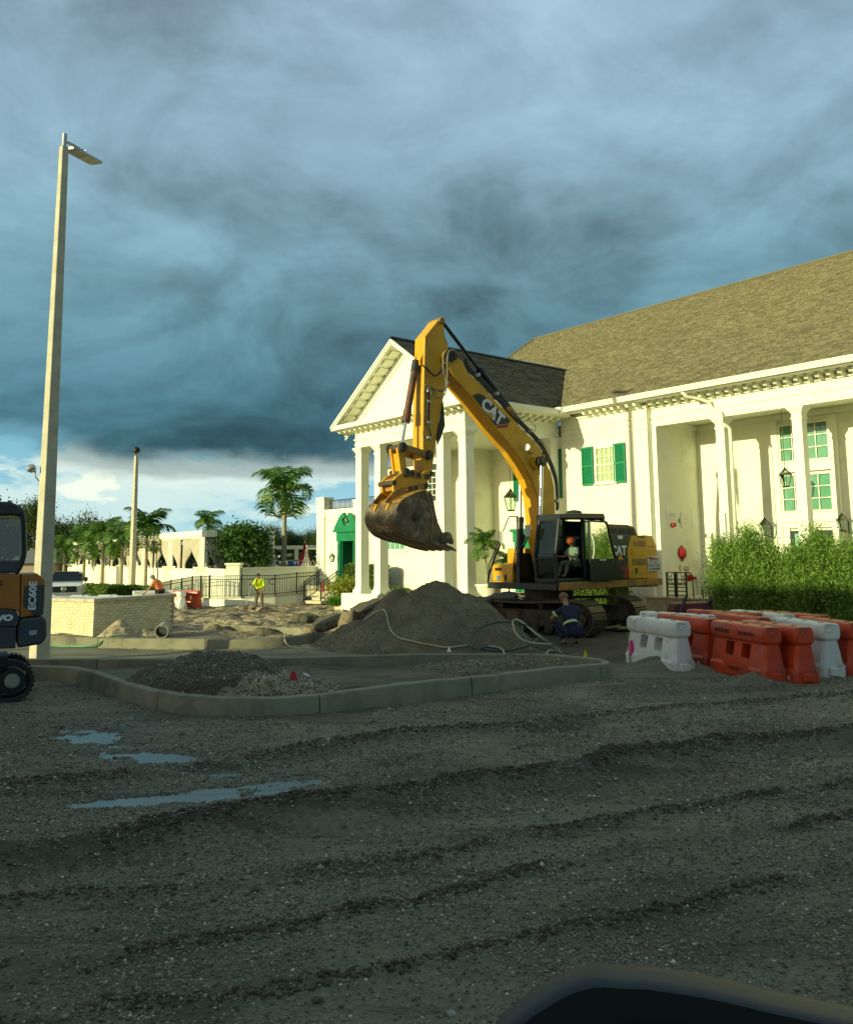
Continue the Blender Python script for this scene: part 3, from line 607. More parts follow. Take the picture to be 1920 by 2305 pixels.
def gh(x, y):
    x = np.asarray(x, float); y = np.asarray(y, float)
    near = 1 - sstep(19., 26., y)
    z = fbm(x, y, .25, 3, 3) * .10 + fbm(x, y, 1.6, 3, 5) * .035 * near
    fg = 1 - sstep(13.0, 15.5, y + .12 * x)
    rough = 0
    for P, w, h in RUTS + VAL:
        yc = np.interp(x, P[:, 0], P[:, 1]) + fbm(x, x * 0, 1.2, 2, int(abs(h) * 999)) * .25
        d = (y - yc) / (w * (1 + .5 * fbm(x, y, .9, 2, 9)))
        if h > 0:
            b = np.where(d > 0, np.exp(-(d / .55) ** 2), np.exp(-(d / 1.5) ** 2)); m = .5 + 1.1 * np.clip(fbm(x, y, .8, 2, 21) + .5, 0, 1)
            z = z + h * b * m * fg; rough = rough + b * fg
            z = z + .016 * np.exp(-((d + 2.2) / 1.3) ** 2) * np.sin((x + .5 * y) * 2 * np.pi / .16) * fg * (h > .05)
        else: z = z + h * np.exp(-d * d) * fg
    for c, a, b, r_ in PUD:
        dx, dy = x - c[0], y - c[1]; u = (dx * math.cos(r_) + dy * math.sin(r_)) / a; v = (-dx * math.sin(r_) + dy * math.cos(r_)) / b
        q = u * u + v * v; z = z * (1 - .85 * np.exp(-q * .5)) - (.062 + .13 * fbm(x, y, 2.6, 4, 77)) * np.exp(-q * .6)
    rough = np.clip(rough, 0, 1)
    us, vs_ = x * .891 + y * .454, -x * .454 + y * .891
    z = z + (fbm(us * .22, vs_ * 2.6, 1., 4, 33) * .045 + fbm(us * .5, vs_ * 7., 1., 3, 35) * .028) * fg
    z = z + fbm(x, y, 9., 3, 31) * (.018 + .06 * rough) * fg + fbm(x, y, 26., 2, 37) * .012 * fg
    qm = np.full(x.shape, 99.)
    for c, a, b, r_ in PUD:
        dx, dy = x - c[0], y - c[1]; u = (dx * math.cos(r_) + dy * math.sin(r_)) / a; v = (-dx * math.sin(r_) + dy * math.cos(r_)) / b; qm = np.minimum(qm, u * u + v * v)
    rim = sstep(1.0, 1.9, qm) * (1 - sstep(9, 14, qm)); z = np.where(rim > 0, z * (1 - rim) + np.maximum(z, -.026 + .02 * fbm(x, y, 7, 2, 88)) * rim, z)
    i1 = inpoly(x, y, ISL); i2 = inpoly(x, y, K2P)
    z = np.where(i1, .10 + fbm(x, y, .8, 3, 41) * .16 + fbm(x, y, 5, 4, 43) * .07, z)
    z = np.where(i2, .10 + fbm(x, y, .9, 3, 45) * .18 + fbm(x, y, 5, 3, 47) * .06, z)
    u = .6293 * x - .7771 * y; v = .7771 * x + .6293 * y
    dug = sstep(12, 14.5, v) * (1 - sstep(24.0, 25.5, v)) * (1 - sstep(-22, -20, u)) * (~i1) * (~i2)
    rd = np.abs(fbm(u * .35 + .2 * v, v * 1.4, .8, 4, 51)) * 2
    z = z + dug * (rd * .34 - .13 + fbm(x, y, 2.5, 4, 53) * .14)
    # haul route mud near the excavator
    ex = sstep(19.5, 21.5, y) * (1 - sstep(29, 33, y)) * sstep(.8, 2.5, x) * (~i1)
    z = z + ex * (fbm(x, y, 1.3, 4, 61) * .16)
    pil = np.exp(-(((x - 5.0) / .8) ** 2 + ((y - 18.6) / .45) ** 2)) * .30 + np.exp(-(((x - 6.2) / .45) ** 2 + ((y - 16.75) / .3) ** 2)) * .20
    z = z + pil * (1 + .4 * fbm(x, y, 6, 3, 66))
    return z
def mud_shadef(x, y):
    rough = 0
    for P, w, h in RUTS:
        yc = np.interp(x, P[:, 0], P[:, 1]); d = (y - yc) / w; rough = rough + np.exp(-(d / 1.5) ** 2) * min(1, h * 9)  # ridge bands: dark mud that also paints in the ruts' shadow side
    m = np.clip(rough, 0, 1) * (1 - sstep(13, 15.5, y + .12 * x)) * .9
    m = np.maximum(m, sstep(.05, .2, fbm(x, y, .5, 3, 71)) * .6)
    m = np.where(inpoly(x, y, ISL), .45, m)
    m = np.maximum(m, sstep(18.3, 20.5, y) * (1 - sstep(30, 33, y)) * sstep(.8, 2., x) * .9)
    return m
def wetf(x, y):
    m = 0 * x
    for c, a, b, r_ in PUD:
        dx, dy = x - c[0], y - c[1]; u = (dx * math.cos(r_) + dy * math.sin(r_)) / a; v = (-dx * math.sin(r_) + dy * math.cos(r_)) / b; m = np.maximum(m, np.exp(-(u * u + v * v) / 5))
    for P, w, h in VAL: yc = np.interp(x, P[:, 0], P[:, 1]); d = (y - yc) / w; m = np.maximum(m, .55 * np.exp(-d * d) * sstep(-.05, .1, fbm(x, y, .7, 3, 95)))
    return np.clip(m, 0, 1)
def sandf(x, y):
    u = .6293 * x - .7771 * y; v = .7771 * x + .6293 * y
    return np.clip(sstep(10.2, 13, v) * (1 - sstep(-20.5, -18, u)) * (.8 + fbm(x, y, 1.5, 3, 83)) , 0, 1) * np.where(inpoly(x, y, ISL), 0, 1)
def groundmat():
    m = bpy.data.materials.new('gravel_and_mud'); m.use_nodes = True; nt = m.node_tree; N = nt.nodes; L = nt.links; b = N['Principled BSDF']
    tc = N.new('ShaderNodeTexCoord')
    def nz(s, d=6, r=.65):
        n = N.new('ShaderNodeTexNoise'); n.inputs['Scale'].default_value = s; n.inputs['Detail'].default_value = d; n.inputs['Roughness'].default_value = r; L.new(tc.outputs['Object'], n.inputs[0]); return n.outputs[0]
    def rp(f, st):
        n = N.new('ShaderNodeValToRGB'); r = n.color_ramp
        while len(r.elements) < len(st): r.elements.new(.5)
        for e, (p, c) in zip(r.elements, st): e.position = p; e.color = c + (1,)
        L.new(f, n.inputs[0]); return n.outputs[0]
    def mx(f, a, c, bl='MIX'):
        n = N.new('ShaderNodeMix'); n.data_type = 'RGBA'; n.blend_type = bl
        for s_, x in ((0, f), (6, a), (7, c)):
            if isinstance(x, (int, float)): n.inputs[s_].default_value = x
            elif isinstance(x, tuple): n.inputs[s_].default_value = x + (1,)
            else: L.new(x, n.inputs[s_])
        return n.outputs[2]
    vo = N.new('ShaderNodeTexVoronoi'); vo.inputs['Scale'].default_value = 34.; L.new(tc.outputs['Object'], vo.inputs[0])
    grav = mx(.45, rp(nz(.8), [(.3, (.255, .245, .142)), (.5, (.34, .33, .195)), (.7, (.43, .41, .26))]), rp(vo.outputs['Color'], [(.15, (.095, .092, .058)), (.5, (.25, .242, .155)), (.9, (.46, .44, .30))]))
    grav = mx(nz(22., 3), grav, (.16, .152, .092))
    grav = mx(rp(nz(.45, 4), [(.45, (0, 0, 0)), (.62, (1, 1, 1))]), grav, mx(.5, grav, (.15, .105, .065)))
    mud = mx(nz(3.), (.050, .042, .027), (.115, .090, .055))  # mud colour, kept very dark so it doubles as shade on the ridges
    sand = mx(rp(nz(5., 8, .75), [(.44, (0, 0, 0)), (.54, (1, 1, 1))]), (.20, .14, .075), (.66, .54, .31))
    sand = mx(rp(nz(1.3, 9, .75), [(.50, (0, 0, 0)), (.55, (1, 1, 1))]), sand, (.085, .062, .036))
    mp_ = N.new('ShaderNodeMapping'); L.new(tc.outputs['Object'], mp_.inputs[0]); mp_.inputs['Rotation'].default_value = (0, 0, -R(27)); mp_.inputs['Scale'].default_value = (.28, 2.6, 1)
    sn = N.new('ShaderNodeTexNoise'); sn.inputs['Scale'].default_value = 1.; sn.inputs['Detail'].default_value = 8; sn.inputs['Roughness'].default_value = .7; L.new(mp_.outputs[0], sn.inputs[0])
    grav = mx(rp(sn.outputs[0], [(.40, (0, 0, 0)), (.47, (1, 1, 1))]), mx(.6, grav, (.062, .055, .036)), grav)
    grav = mx(rp(sn.outputs[0], [(.56, (0, 0, 0)), (.66, (1, 1, 1))]), grav, mx(.65, grav, (.27, .268, .18)))
    a1 = N.new('ShaderNodeAttribute'); a1.attribute_name = 'soil'; sp = N.new('ShaderNodeSeparateColor'); L.new(a1.outputs['Color'], sp.inputs[0])
    c = mx(sp.outputs[0], grav, mud); c = mx(sp.outputs[1], c, sand)
    c = mx(sp.outputs[2], c, mx(.6, c, (.04, .036, .025)))
    L.new(c, b.inputs['Base Color'])
    mr = N.new('ShaderNodeMapRange'); mr.inputs[1].default_value = .42; mr.inputs[2].default_value = .66; mr.inputs[3].default_value = .95; mr.inputs[4].default_value = .42; L.new(nz(.9, 5), mr.inputs[0]); wr = N.new('ShaderNodeMath'); wr.operation = 'MULTIPLY_ADD'; L.new(sp.outputs[2], wr.inputs[0]); wr.inputs[1].default_value = -.45; L.new(mr.outputs[0], wr.inputs[2]); wc = N.new('ShaderNodeMath'); wc.operation = 'MAXIMUM'; L.new(wr.outputs[0], wc.inputs[0]); wc.inputs[1].default_value = .22; L.new(wc.outputs[0], b.inputs['Roughness'])
    b.inputs['Specular IOR Level'].default_value = .35
    bn = N.new('ShaderNodeBump'); bn.inputs['Strength'].default_value = 1.; bn.inputs['Distance'].default_value = .03; hv = N.new('ShaderNodeMath'); hv.operation = 'ADD'; L.new(nz(42., 7, .75), hv.inputs[0]); L.new(vo.outputs['Distance'], hv.inputs[1]); L.new(hv.outputs[0], bn.inputs['Height']); L.new(bn.outputs[0], b.inputs['Normal'])
    return m
M['ground'] = groundmat()
def ground():
    ys = np.concatenate([np.geomspace(3.2, 16, 430, endpoint=False), np.geomspace(16, 60, 230, endpoint=False), np.geomspace(60, 420, 30)])
    ts = np.linspace(-.64, .64, 430)
    Y, T = np.meshgrid(ys, ts, indexing='ij'); X = Y * T; Z = gh(X, Y) * (1 - sstep(70, 110, Y))
    n, k = Y.shape; me = bpy.data.meshes.new('ground'); co = np.stack([X, Y, Z], -1).reshape(-1, 3)
    me.vertices.add(len(co)); me.vertices.foreach_set('co', co.ravel())
    i = np.arange(n - 1)[:, None] * k + np.arange(k - 1)[None]; q = np.stack([i, i + 1, i + k + 1, i + k], -1).reshape(-1)
    me.loops.add(len(q)); me.loops.foreach_set('vertex_index', q); me.polygons.add(len(q) // 4); me.polygons.foreach_set('loop_start', np.arange(len(q) // 4) * 4); me.update(calc_edges=True)
    at = me.color_attributes.new('soil', 'FLOAT_COLOR', 'POINT'); cc = np.zeros((len(co), 4)); cc[:, 0] = mud_shadef(X, Y).ravel(); cc[:, 1] = sandf(X, Y).ravel(); cc[:, 2] = wetf(X, Y).ravel(); cc[:, 3] = 1; at.data.foreach_set('color', cc.ravel())
    me.materials.append(M['ground']); me.shade_smooth(); g = ob('ground', me); tag(g, kind='structure')
    m_ = MB(); m_.add([(-900, -400, -.45), (900, -400, -.45), (900, 1500, -.45), (-900, 1500, -.45)], [(0, 1, 2, 3)]); tag(m_.build('terrain', M['concrete']), kind='structure')
ground()
def zg(x, y): return float(gh(np.array([x]), np.array([y]))[0])
def GP(x, y): 
    p = G(x, y)
    for _ in range(3): p = G(x, y, zg(p[0], p[1]))
    return p
w = MB()
for PI_, (c, a, b, r_) in enumerate(PUD):
    n = 28; w.add([(c[0] + 1.55 * (a * math.cos(t) * math.cos(r_) - b * math.sin(t) * math.sin(r_)), c[1] + 1.55 * (a * math.cos(t) * math.sin(r_) + b * math.sin(t) * math.cos(r_)), -.036 + .0012 * PI_) for t in [i * 2 * math.pi / n for i in range(n)]], [tuple(range(n))])
tag(w.build('puddle_water', M['water']), kind='structure')
# ---- loose stones
def stonemat():
    m = bpy.data.materials.new('crushed_stone'); m.use_nodes = True; nt = m.node_tree; N = nt.nodes; L = nt.links; b = N['Principled BSDF']; b.inputs['Roughness'].default_value = .75; b.inputs['Specular IOR Level'].default_value = .3
    g = N.new('ShaderNodeNewGeometry'); r = N.new('ShaderNodeValToRGB'); L.new(g.outputs['Random Per Island'], r.inputs[0]); e = r.color_ramp.elements
    st = [(0, (.07, .068, .045)), (.3, (.13, .126, .083)), (.6, (.22, .212, .14)), (.80, (.31, .295, .20)), (.93, (.26, .16, .10)), (.965, (.32, .31, .25)), (.99, (.62, .60, .52))]
    while len(e) < len(st): e.new(.5)
    for q, (p, c) in zip(e, st): q.position = p; q.color = c + (1,)
    L.new(r.outputs[0], b.inputs['Base Color']); return m
M['stones'] = stonemat()
M['pilem'] = mat('fine_gravel_pile', (.19, .162, .088), .9, c2=(.13, .11, .06), sc_=1.3, bump=.9, bs=60)
M['shellm'] = mat('pale_shell_gravel', (.46, .38, .25), .9, c2=(.26, .21, .13), sc_=5., bump=.9, bs=60)
def stones(name, P, size, parent=None, material=None, seed=1, **k):
    r = np.random.default_rng(seed); n = len(P)
    base = np.array([[1, 0, 0], [0, 1, 0], [-1, 0, 0], [0, -1, 0], [0, 0, 1], [0, 0, -1.]]); v = base[None] * (1 + .45 * (r.random((n, 6, 1)) - .5)) + .35 * (r.random((n, 6, 3)) - .5)
    s = size[:, None, None] * np.stack([.8 + .6 * r.random(n), .7 + .5 * r.random(n), .45 + .4 * r.random(n)], -1)[:, None, :]; v = v * s
    a = r.random(n) * 6.28; ca, sa = np.cos(a)[:, None], np.sin(a)[:, None]; x = v[..., 0] * ca - v[..., 1] * sa; y = v[..., 0] * sa + v[..., 1] * ca
    v = np.stack([x, y, v[..., 2]], -1) + P[:, None, :]
    f = np.array([[0, 1, 4], [1, 2, 4], [2, 3, 4], [3, 0, 4], [1, 0, 5], [2, 1, 5], [3, 2, 5], [0, 3, 5]])
    me = bpy.data.meshes.new(name); me.vertices.add(n * 6); me.vertices.foreach_set('co', v.ravel()); li = (np.arange(n)[:, None, None] * 6 + f[None]).reshape(-1)
    me.loops.add(len(li)); me.loops.foreach_set('vertex_index', li); me.polygons.add(n * 8); me.polygons.foreach_set('loop_start', np.arange(n * 8) * 3); me.update(calc_edges=True)
    me.materials.append(material or M['stones']); o = ob(name, me, parent); o['kind'] = 'stuff'
    for a_, b_ in k.items(): o[a_] = b_
    return o
def scatter():
    n = 200000; y = 3.3 * (17.5 / 3.3) ** rng.random(n); t = (rng.random(n) - .5) * 1.22; x = y * t
    keep = rng.random(n) < np.clip(.35 + 1.6 * (fbm(x, y, 1.1, 3, 91) + .12) + .6 * fbm(x, y, 6, 2, 92), .04, 1) * np.clip(y / 6.5, .55, 1)
    keep &= ~inpoly(x, y, ISL)
    x, y = x[keep], y[keep]; z = gh(x, y); k2 = z > -.085; x, y, z = x[k2], y[k2], z[k2]; m = len(x)
    s = .0045 + .009 * rng.random(m) ** 2.4 + .0004 * y; big = rng.random(m) < .006; s[big] *= 2.2
    s *= np.clip(.75 + .05 * y, .8, 1.3)
    stones('loose_gravel', np.stack([x, y, z + s * .15], -1), s, seed=4)
    return m
nst = scatter()
def clods():
    P = []; S = []; r = np.random.default_rng(17)
    for (L_, w_, h_) in RUTS:
        n = int(60000 * h_); x = L_[0, 0] + (L_[-1, 0] - L_[0, 0]) * r.random(n); yc = np.interp(x, L_[:, 0], L_[:, 1]) + fbm(x, x * 0, 1.2, 2, int(abs(h_) * 999)) * .25; y = yc + w_ * r.normal(size=n) * .55 - .3 * w_
        k = (y > 3.3) & (y < 16) & (np.abs(x / y) < .63) & (fbm(x, y, 1.3, 3, 19) > -.12); P.append(np.stack([x, y], -1)[k]); S.append(.008 + .022 * r.random(k.sum()) ** 3)
    P = np.concatenate(P); S = np.concatenate(S); z = gh(P[:, 0], P[:, 1]); k = ~inpoly(P[:, 0], P[:, 1], ISL); P = np.concatenate([P, z[:, None] + S[:, None] * .2], 1)[k]; stones('soil_clods', P, S[k], None, mat('wet_soil_clods', (.055, .044, .027), .8, c2=(.10, .078, .048), sc_=8.), seed=18)
clods()
# ---- kerbs, each poured length its own piece
def kerb(name, path, hgt, wid, joints, side=1, z0=-.1):
    root = thing(name, (path[0][0], path[0][1], 0)); root['kind'] = 'structure'; xf = toloc(root)
    P = [np.array(p, float) for p in path]; n = len(P); nrm = []
    for i in range(n):
        t = P[min(i + 1, n - 1)] - P[max(i - 1, 0)]; t /= np.linalg.norm(t) + 1e-9; nrm.append(np.array([-t[1], t[0]]) * side)
    L_ = [0]
    for i in range(1, n): L_.append(L_[-1] + np.linalg.norm(P[i] - P[i - 1]))
    L_ = np.array(L_); A = np.array(P); NN = np.array(nrm); cuts = [0] + [j for j in joints if 0 < j < L_[-1]] + [L_[-1]]
    for a, b in zip(cuts[:-1], cuts[1:]):
        a2, b2 = a + (.012 if a > 0 else 0), b - (.012 if b < L_[-1] else 0)
        ss = np.unique(np.concatenate([[a2, b2], L_[(L_ > a2) & (L_ < b2)]])); m_ = MB(xf); vs = []
        prof = [(0, z0), (0.02, hgt * .82), (.035, hgt * .96), (.07, hgt), (wid - .02, hgt), (wid, hgt - .02), (wid, z0)]
        for s in ss:
            p = np.array([np.interp(s, L_, A[:, 0]), np.interp(s, L_, A[:, 1])]); q = np.array([np.interp(s, L_, NN[:, 0]), np.interp(s, L_, NN[:, 1])]); q /= np.linalg.norm(q)
            wob = .012 * math.sin(s * 1.7) + .006 * math.sin(s * 7.1)
            for d, z in prof: pp = p + q * d; vs.append((pp[0], pp[1], z + (wob if z > 0 else 0)))
        k = len(prof); fs = [(i * k + j, i * k + j + 1, (i + 1) * k + j + 1, (i + 1) * k + j) for i in range(len(ss) - 1) for j in range(k - 1)]
        fs += [tuple(range(k))[::-1], tuple((len(ss) - 1) * k + j for j in range(k))]
        m_.add(vs, fs); m_.build('kerb_segment', M['kerb'], root, smooth=40)
    return root
kerb('kerb', ISL_F, .30, .20, [1.1 + 3.05 * i for i in range(12)], 1)
kerb('kerb', ISL_B[::1], .30, .20, [2.2 + 3.05 * i for i in range(12)], 1)
kerb('kerb', K2, .27, .19, [2.4 + 3.3 * i for i in range(12)], 1)
# ---- piles
def pile(name, cones, material, ext, seed, nst_, label, ss=(.012, .03), res=.07, cut=0, poly=None):
    x0, x1, y0, y1 = ext; xs = np.arange(x0, x1, res); ys = np.arange(y0, y1, res); X, Y = np.meshgrid(xs, ys)
    def hf(X, Y):
        z = np.full(X.shape, -9.)
        for cx, cy, h, s, r_ in cones:
            d = np.hypot(X - cx, (Y - cy)); d = np.sqrt(d * d + r_ * r_) - r_; zz = h - s * d; k = .18; hh = np.clip(.5 + .5 * (zz - z) / k, 0, 1); z = z * (1 - hh) + zz * hh + k * hh * (1 - hh)
        base = gh(X, Y)
        if poly is not None: z = np.where(inpoly(X, Y, poly), z, -9.)
        z = z - np.clip(cut - Y, 0, 9) * 1.3 + fbm(X, Y, 1.1, 3, seed) * .34 + fbm(X, Y, 3.4, 3, seed + 7) * .17 + fbm(X, Y, 14, 3, seed + 9) * .045
        return np.maximum(z, base - .06) 
    Z = hf(X, Y); c = cones[0]
    me = bpy.data.meshes.new(name); co = np.stack([X - c[0], Y - c[1], Z], -1).reshape(-1, 3); me.vertices.add(len(co)); me.vertices.foreach_set('co', co.ravel()); n, k = X.shape
    i = np.arange(n - 1)[:, None] * k + np.arange(k - 1)[None]; q = np.stack([i, i + 1, i + k + 1, i + k], -1).reshape(-1, 4)
    up = (Z > gh(X, Y) - .05).ravel(); q = q[up[q].any(1)].reshape(-1)
    me.loops.add(len(q)); me.loops.foreach_set('vertex_index', q); me.polygons.add(len(q) // 4); me.polygons.foreach_set('loop_start', np.arange(len(q) // 4) * 4); me.update(calc_edges=True); me.materials.append(material); me.shade_smooth()
    root = thing(name, (c[0], c[1], 0), 0, label, 'gravel pile'); ob('heap', me, root)
    r = np.random.default_rng(seed); m = nst_ * 3; x = x0 + (x1 - x0) * r.random(m); y = y0 + (y1 - y0) * r.random(m); z = hf(x, y); k = z > gh(x, y) - .03; x, y, z = x[k][:nst_], y[k][:nst_], z[k][:nst_]
    stones('loose_stones', np.stack([x - c[0], y - c[1], z], -1), ss[0] + (ss[1] - ss[0]) * r.random(len(x)) ** 2.5, root, seed=seed)
    return root, hf
bigp, bigh = pile('gravel_pile', [(.30, 23.9, 1.78, .84, .30), (-.80, 24.3, 1.42, .82, .25), (-1.3, 23.3, .85, .66, .25), (1.05, 23.8, 1.32, .80, .25), (-1.9, 23.9, .75, .7, .2)], M['pilem'], (-4.6, 5.0, 20.75, 28), 101, 16000, 'tall dark gravel pile in front of the portico columns', (.010, .024), cut=21.9)
smp, smh = pile('gravel_pile', [(-4.15, 16.0, .80, .55, .35), (-3.6, 16.0, .78, .55, .35), (-4.9, 15.8, .55, .5, .2), (-3.1, 15.7, .6, .6, .2)], mat('dark_topsoil', (.075, .060, .036), .95, c2=(.10, .085, .055), sc_=5., bump=1., bs=30), (-6.8, -1.2, 14.0, 18.4), 111, 9000, 'low dark dirt mound inside the near kerbed island', (.010, .028), .05, cut=15.0, poly=ISL)
shp, shh = pile('gravel_pile', [(-2.75, 15.35, .45, .36, .3)], M['shellm'], (-4.8, -.9, 14.1, 17.), 121, 9000, 'pale shell gravel spread beside the dark mound with the red flag', (.010, .026), .05, cut=15.0, poly=ISL)
shp2, _ = pile('gravel_pile', [(.9, 18.2, .30, .22, .3), (2.4, 18.9, .25, .2, .3)], M['pilem'], (-1.4, 4.2, 16.7, 19.8), 131, 5000, 'flattened brown spoil under the hoses in the near island', (.010, .028), .06, poly=ISL)
shp3, _ = pile('gravel_pile', [(-9.35, 26.4, .48, .7, .1), (-8.6, 26.6, .3, .5, .1)], M['shellm'], (-11, -7., 25.2, 27.4), 141, 1500, 'small tan sand heap against the brick planter wall', (.01, .03), .05)
shp4, _ = pile('gravel_pile', [(-6.8, 27.9, .28, .5, .1), (-5.2, 27.2, .22, .4, .1)], M['pilem'], (-8.4, -3.4, 25.6, 29.2), 151, 2500, 'dark churned soil inside the second kerb behind the pipe', (.01, .03), .06)
# ---- slabs of broken asphalt
M['asphalt'] = mat('broken_asphalt', (.075, .072, .05), .9, c2=(.12, .105, .068), sc_=6., bump=.9, bs=30)
M['asphalt_s'] = mat('sandy_rubble', (.24, .185, .115), .9, c2=(.13, .10, .065), sc_=5., bump=.9, bs=30)
def chunk(px, py, Y, sx, sy, sz, rot, label, m='asphalt', seed=0, g='pieces of broken asphalt between the kerb and the big pile'):
    r = random.Random(seed); p = AY(px, py, Y); n = r.randint(6, 8); m_ = MB(); top = []; bot = []
    for i in range(n):
        a = 2 * math.pi * i / n + r.uniform(-.25, .25); q = r.uniform(.8, 1.1); top.append((sx * q * math.cos(a), sy * q * math.sin(a), sz + r.uniform(-.25, .25) * sz)); bot.append((sx * q * 1.08 * math.cos(a + .1), sy * q * 1.08 * math.sin(a + .1), -sz + r.uniform(-.3, .2) * sz))
    mid = [((a[0] + b[0]) / 2 * r.uniform(.98, 1.15), (a[1] + b[1]) / 2 * r.uniform(.98, 1.15), r.uniform(-.3, .3) * sz) for a, b in zip(top, bot)]
    m_.add(top + mid + bot, [tuple(range(n))] + [(n + i, n + (i + 1) % n, (i + 1) % n, i) for i in range(n)] + [(2 * n + i, 2 * n + (i + 1) % n, n + (i + 1) % n, n + i) for i in range(n)] + [tuple(2 * n + i for i in range(n))[::-1]])
    me = m_.mesh('asphalt_chunk', M[m]); o = ob('asphalt_chunk', me, None, p, rot, bevel=.015); tag(o, label, 'asphalt chunk', g)
    s = o.modifiers.new('sub', 'SUBSURF'); s.subdivision_type = 'SIMPLE'; s.levels = s.render_levels = 3
    t = bpy.data.textures.new('chunk_relief', 'CLOUDS'); t.noise_scale = .22; d = o.modifiers.new('relief', 'DISPLACE'); d.texture = t; d.strength = .07; d.mid_level = .5; return o
chunk(742, 1400, 25.6, .52, .42, .11, (R(14), R(-16), .2), 'flat tilted slab of olive grey asphalt left of the sandy lump', seed=1)
chunk(790, 1408, 25.2, .32, .35, .40, (.1, .1, .6), 'rounded sandy brown lump of rubble between two asphalt slabs', 'asphalt_s', 2)
chunk(832, 1376, 26.6, .62, .4, .20, (R(20), R(-12), .1), 'large dark slab leaning against the white column pedestal', seed=3)
chunk(868, 1358, 27., .40, .34, .18, (R(18), R(28), .5), 'dark jagged chunk with a pale chip at the left shoulder of the big pile', seed=4)
chunk(905, 1348, 26.5, .55, .4, .17, (R(5), R(10), .2), 'brown block of asphalt half buried in the left of the big pile', seed=5)
chunk(775, 1430, 24.3, .62, .45, .07, (R(6), R(-10), .3), 'thin blue grey slab lying low beside the tip of the second kerb', seed=6)
chunk(705, 1415, 25.8, .35, .3, .08, (.1, -.1, .3), 'pale crumbled edge piece nearest the second kerb', 'asphalt_s', 7)
chunk(1130, 1352, 27.5, .55, .4, .20, (R(10), R(-6), .1), 'grey slab lying behind the pile under the excavator front box', seed=8)
chunk(1092, 1356, 27., .22, .2, .10, (R(10), R(-26), .1), 'small sharp chunk on the right shoulder of the big pile', seed=9)
chunk(690, 1392, 28.5, .45, .3, .12, (.1, .1, .3), 'dark flat lump at the edge of the dug sand above the second kerb', seed=10)
# ---- lamp pole
pp = G(88, 1492); Yp = pp[1]
lamp = thing('light_pole', (pp[0], pp[1], 0), R(-37.6), 'tall square tapered concrete light pole with one LED head, standing in the near kerb', 'light pole')
zt_ = AY(140, 329, Yp)[2]; sb, st_ = .355 / 2, .175 / 2
w = MB(); w.add([(sx * sb, sy * sb, -.2) for sx, sy in ((-1, -1), (1, -1), (1, 1), (-1, 1))] + [(sx * st_, sy * st_, zt_) for sx, sy in ((-1, -1), (1, -1), (1, 1), (-1, 1))], [(0, 3, 2, 1), (4, 5, 6, 7), (0, 1, 5, 4), (1, 2, 6, 5), (2, 3, 7, 6), (3, 0, 4, 7)])
w.build('shaft', M['pole'], lamp, bevel=.02)
w = MB(); w.cyl((0, 0, zt_), (0, 0, zt_ + .34), .06, n=12); w.build('tenon', M['galv'], lamp, smooth=40)
xl = toloc(lamp); q0 = AY(146, 318, Yp); q1 = AY(172, 331, Yp + .45); q2 = AY(219, 366, Yp + 1.45)
w = MB(xl); w.tube([q0, (Vector(q0) + Vector(q1)) / 2 + Vector((0, 0, .02)), q1], [.045, .04, .05], 8); w.build('arm', M['galv'], lamp, smooth=40)
w = MB(xl); a = Vector(AY(160, 334, Yp + .35)); b = Vector(q2); t = (b - a); tn = t.normalized(); s_ = tn.cross(Vector((0, 0, 1))).normalized(); u_ = s_.cross(tn)
def hb(f0, f1, w0, w1, h0, h1, mb_, m=0):
    pts = []
    for f, wd_ in ((f0, w0), (f1, w1)):
        for i, j in ((-1, h0), (1, h0), (1, h1), (-1, h1)): pts.append(a + t * f + s_ * (wd_ * i) + u_ * j)
    mb_.add(pts, [(3, 2, 1, 0), (4, 5, 6, 7), (0, 1, 5, 4), (1, 2, 6, 5), (2, 3, 7, 6), (3, 0, 4, 7)], m)
hb(0, .95, .20, .20, -.05, .01, w); hb(.95, 1.0, .20, .12, -.045, .005, w); hb(-.06, 0, .12, .2, -.04, .03, w); hh = w.build('lamp_head', M['galv'], lamp, bevel=.01)
w = MB(xl); hb(.42, .92, .16, .16, -.056, -.0505, w); w.build('lens', mat('led_lens', (.55, .52, .40), .3), hh)
w = MB(xl); hb(.1, .3, .10, .10, .011, .09, w); w.build('photocell', M['galv'], hh, bevel=.02)
for i, ff in enumerate((.08, .2, .3)): w = MB(xl); hb(ff, ff + .02, .19, .19, .011, .06, w); w.build('fin', M['galv'], hh)
c_ = Vector(AY(80, 1052, Yp - .05)); w = MB(xl); w.lathe([(.05, 0), (.10, .03), (.11, .12), (.06, .2)], c_, 10, ax=(-.8, -.5, -.3)); cc_ = w.build('flood_light', M['galv'], lamp, smooth=40)
w = MB(xl); w.tube([c_ + Vector((0, 0, -.05)), c_ + Vector((0, 0, -.22)), c_ + Vector((.10, .05, -.36))], .018, 6); w.build('bracket', M['galv'], lamp)
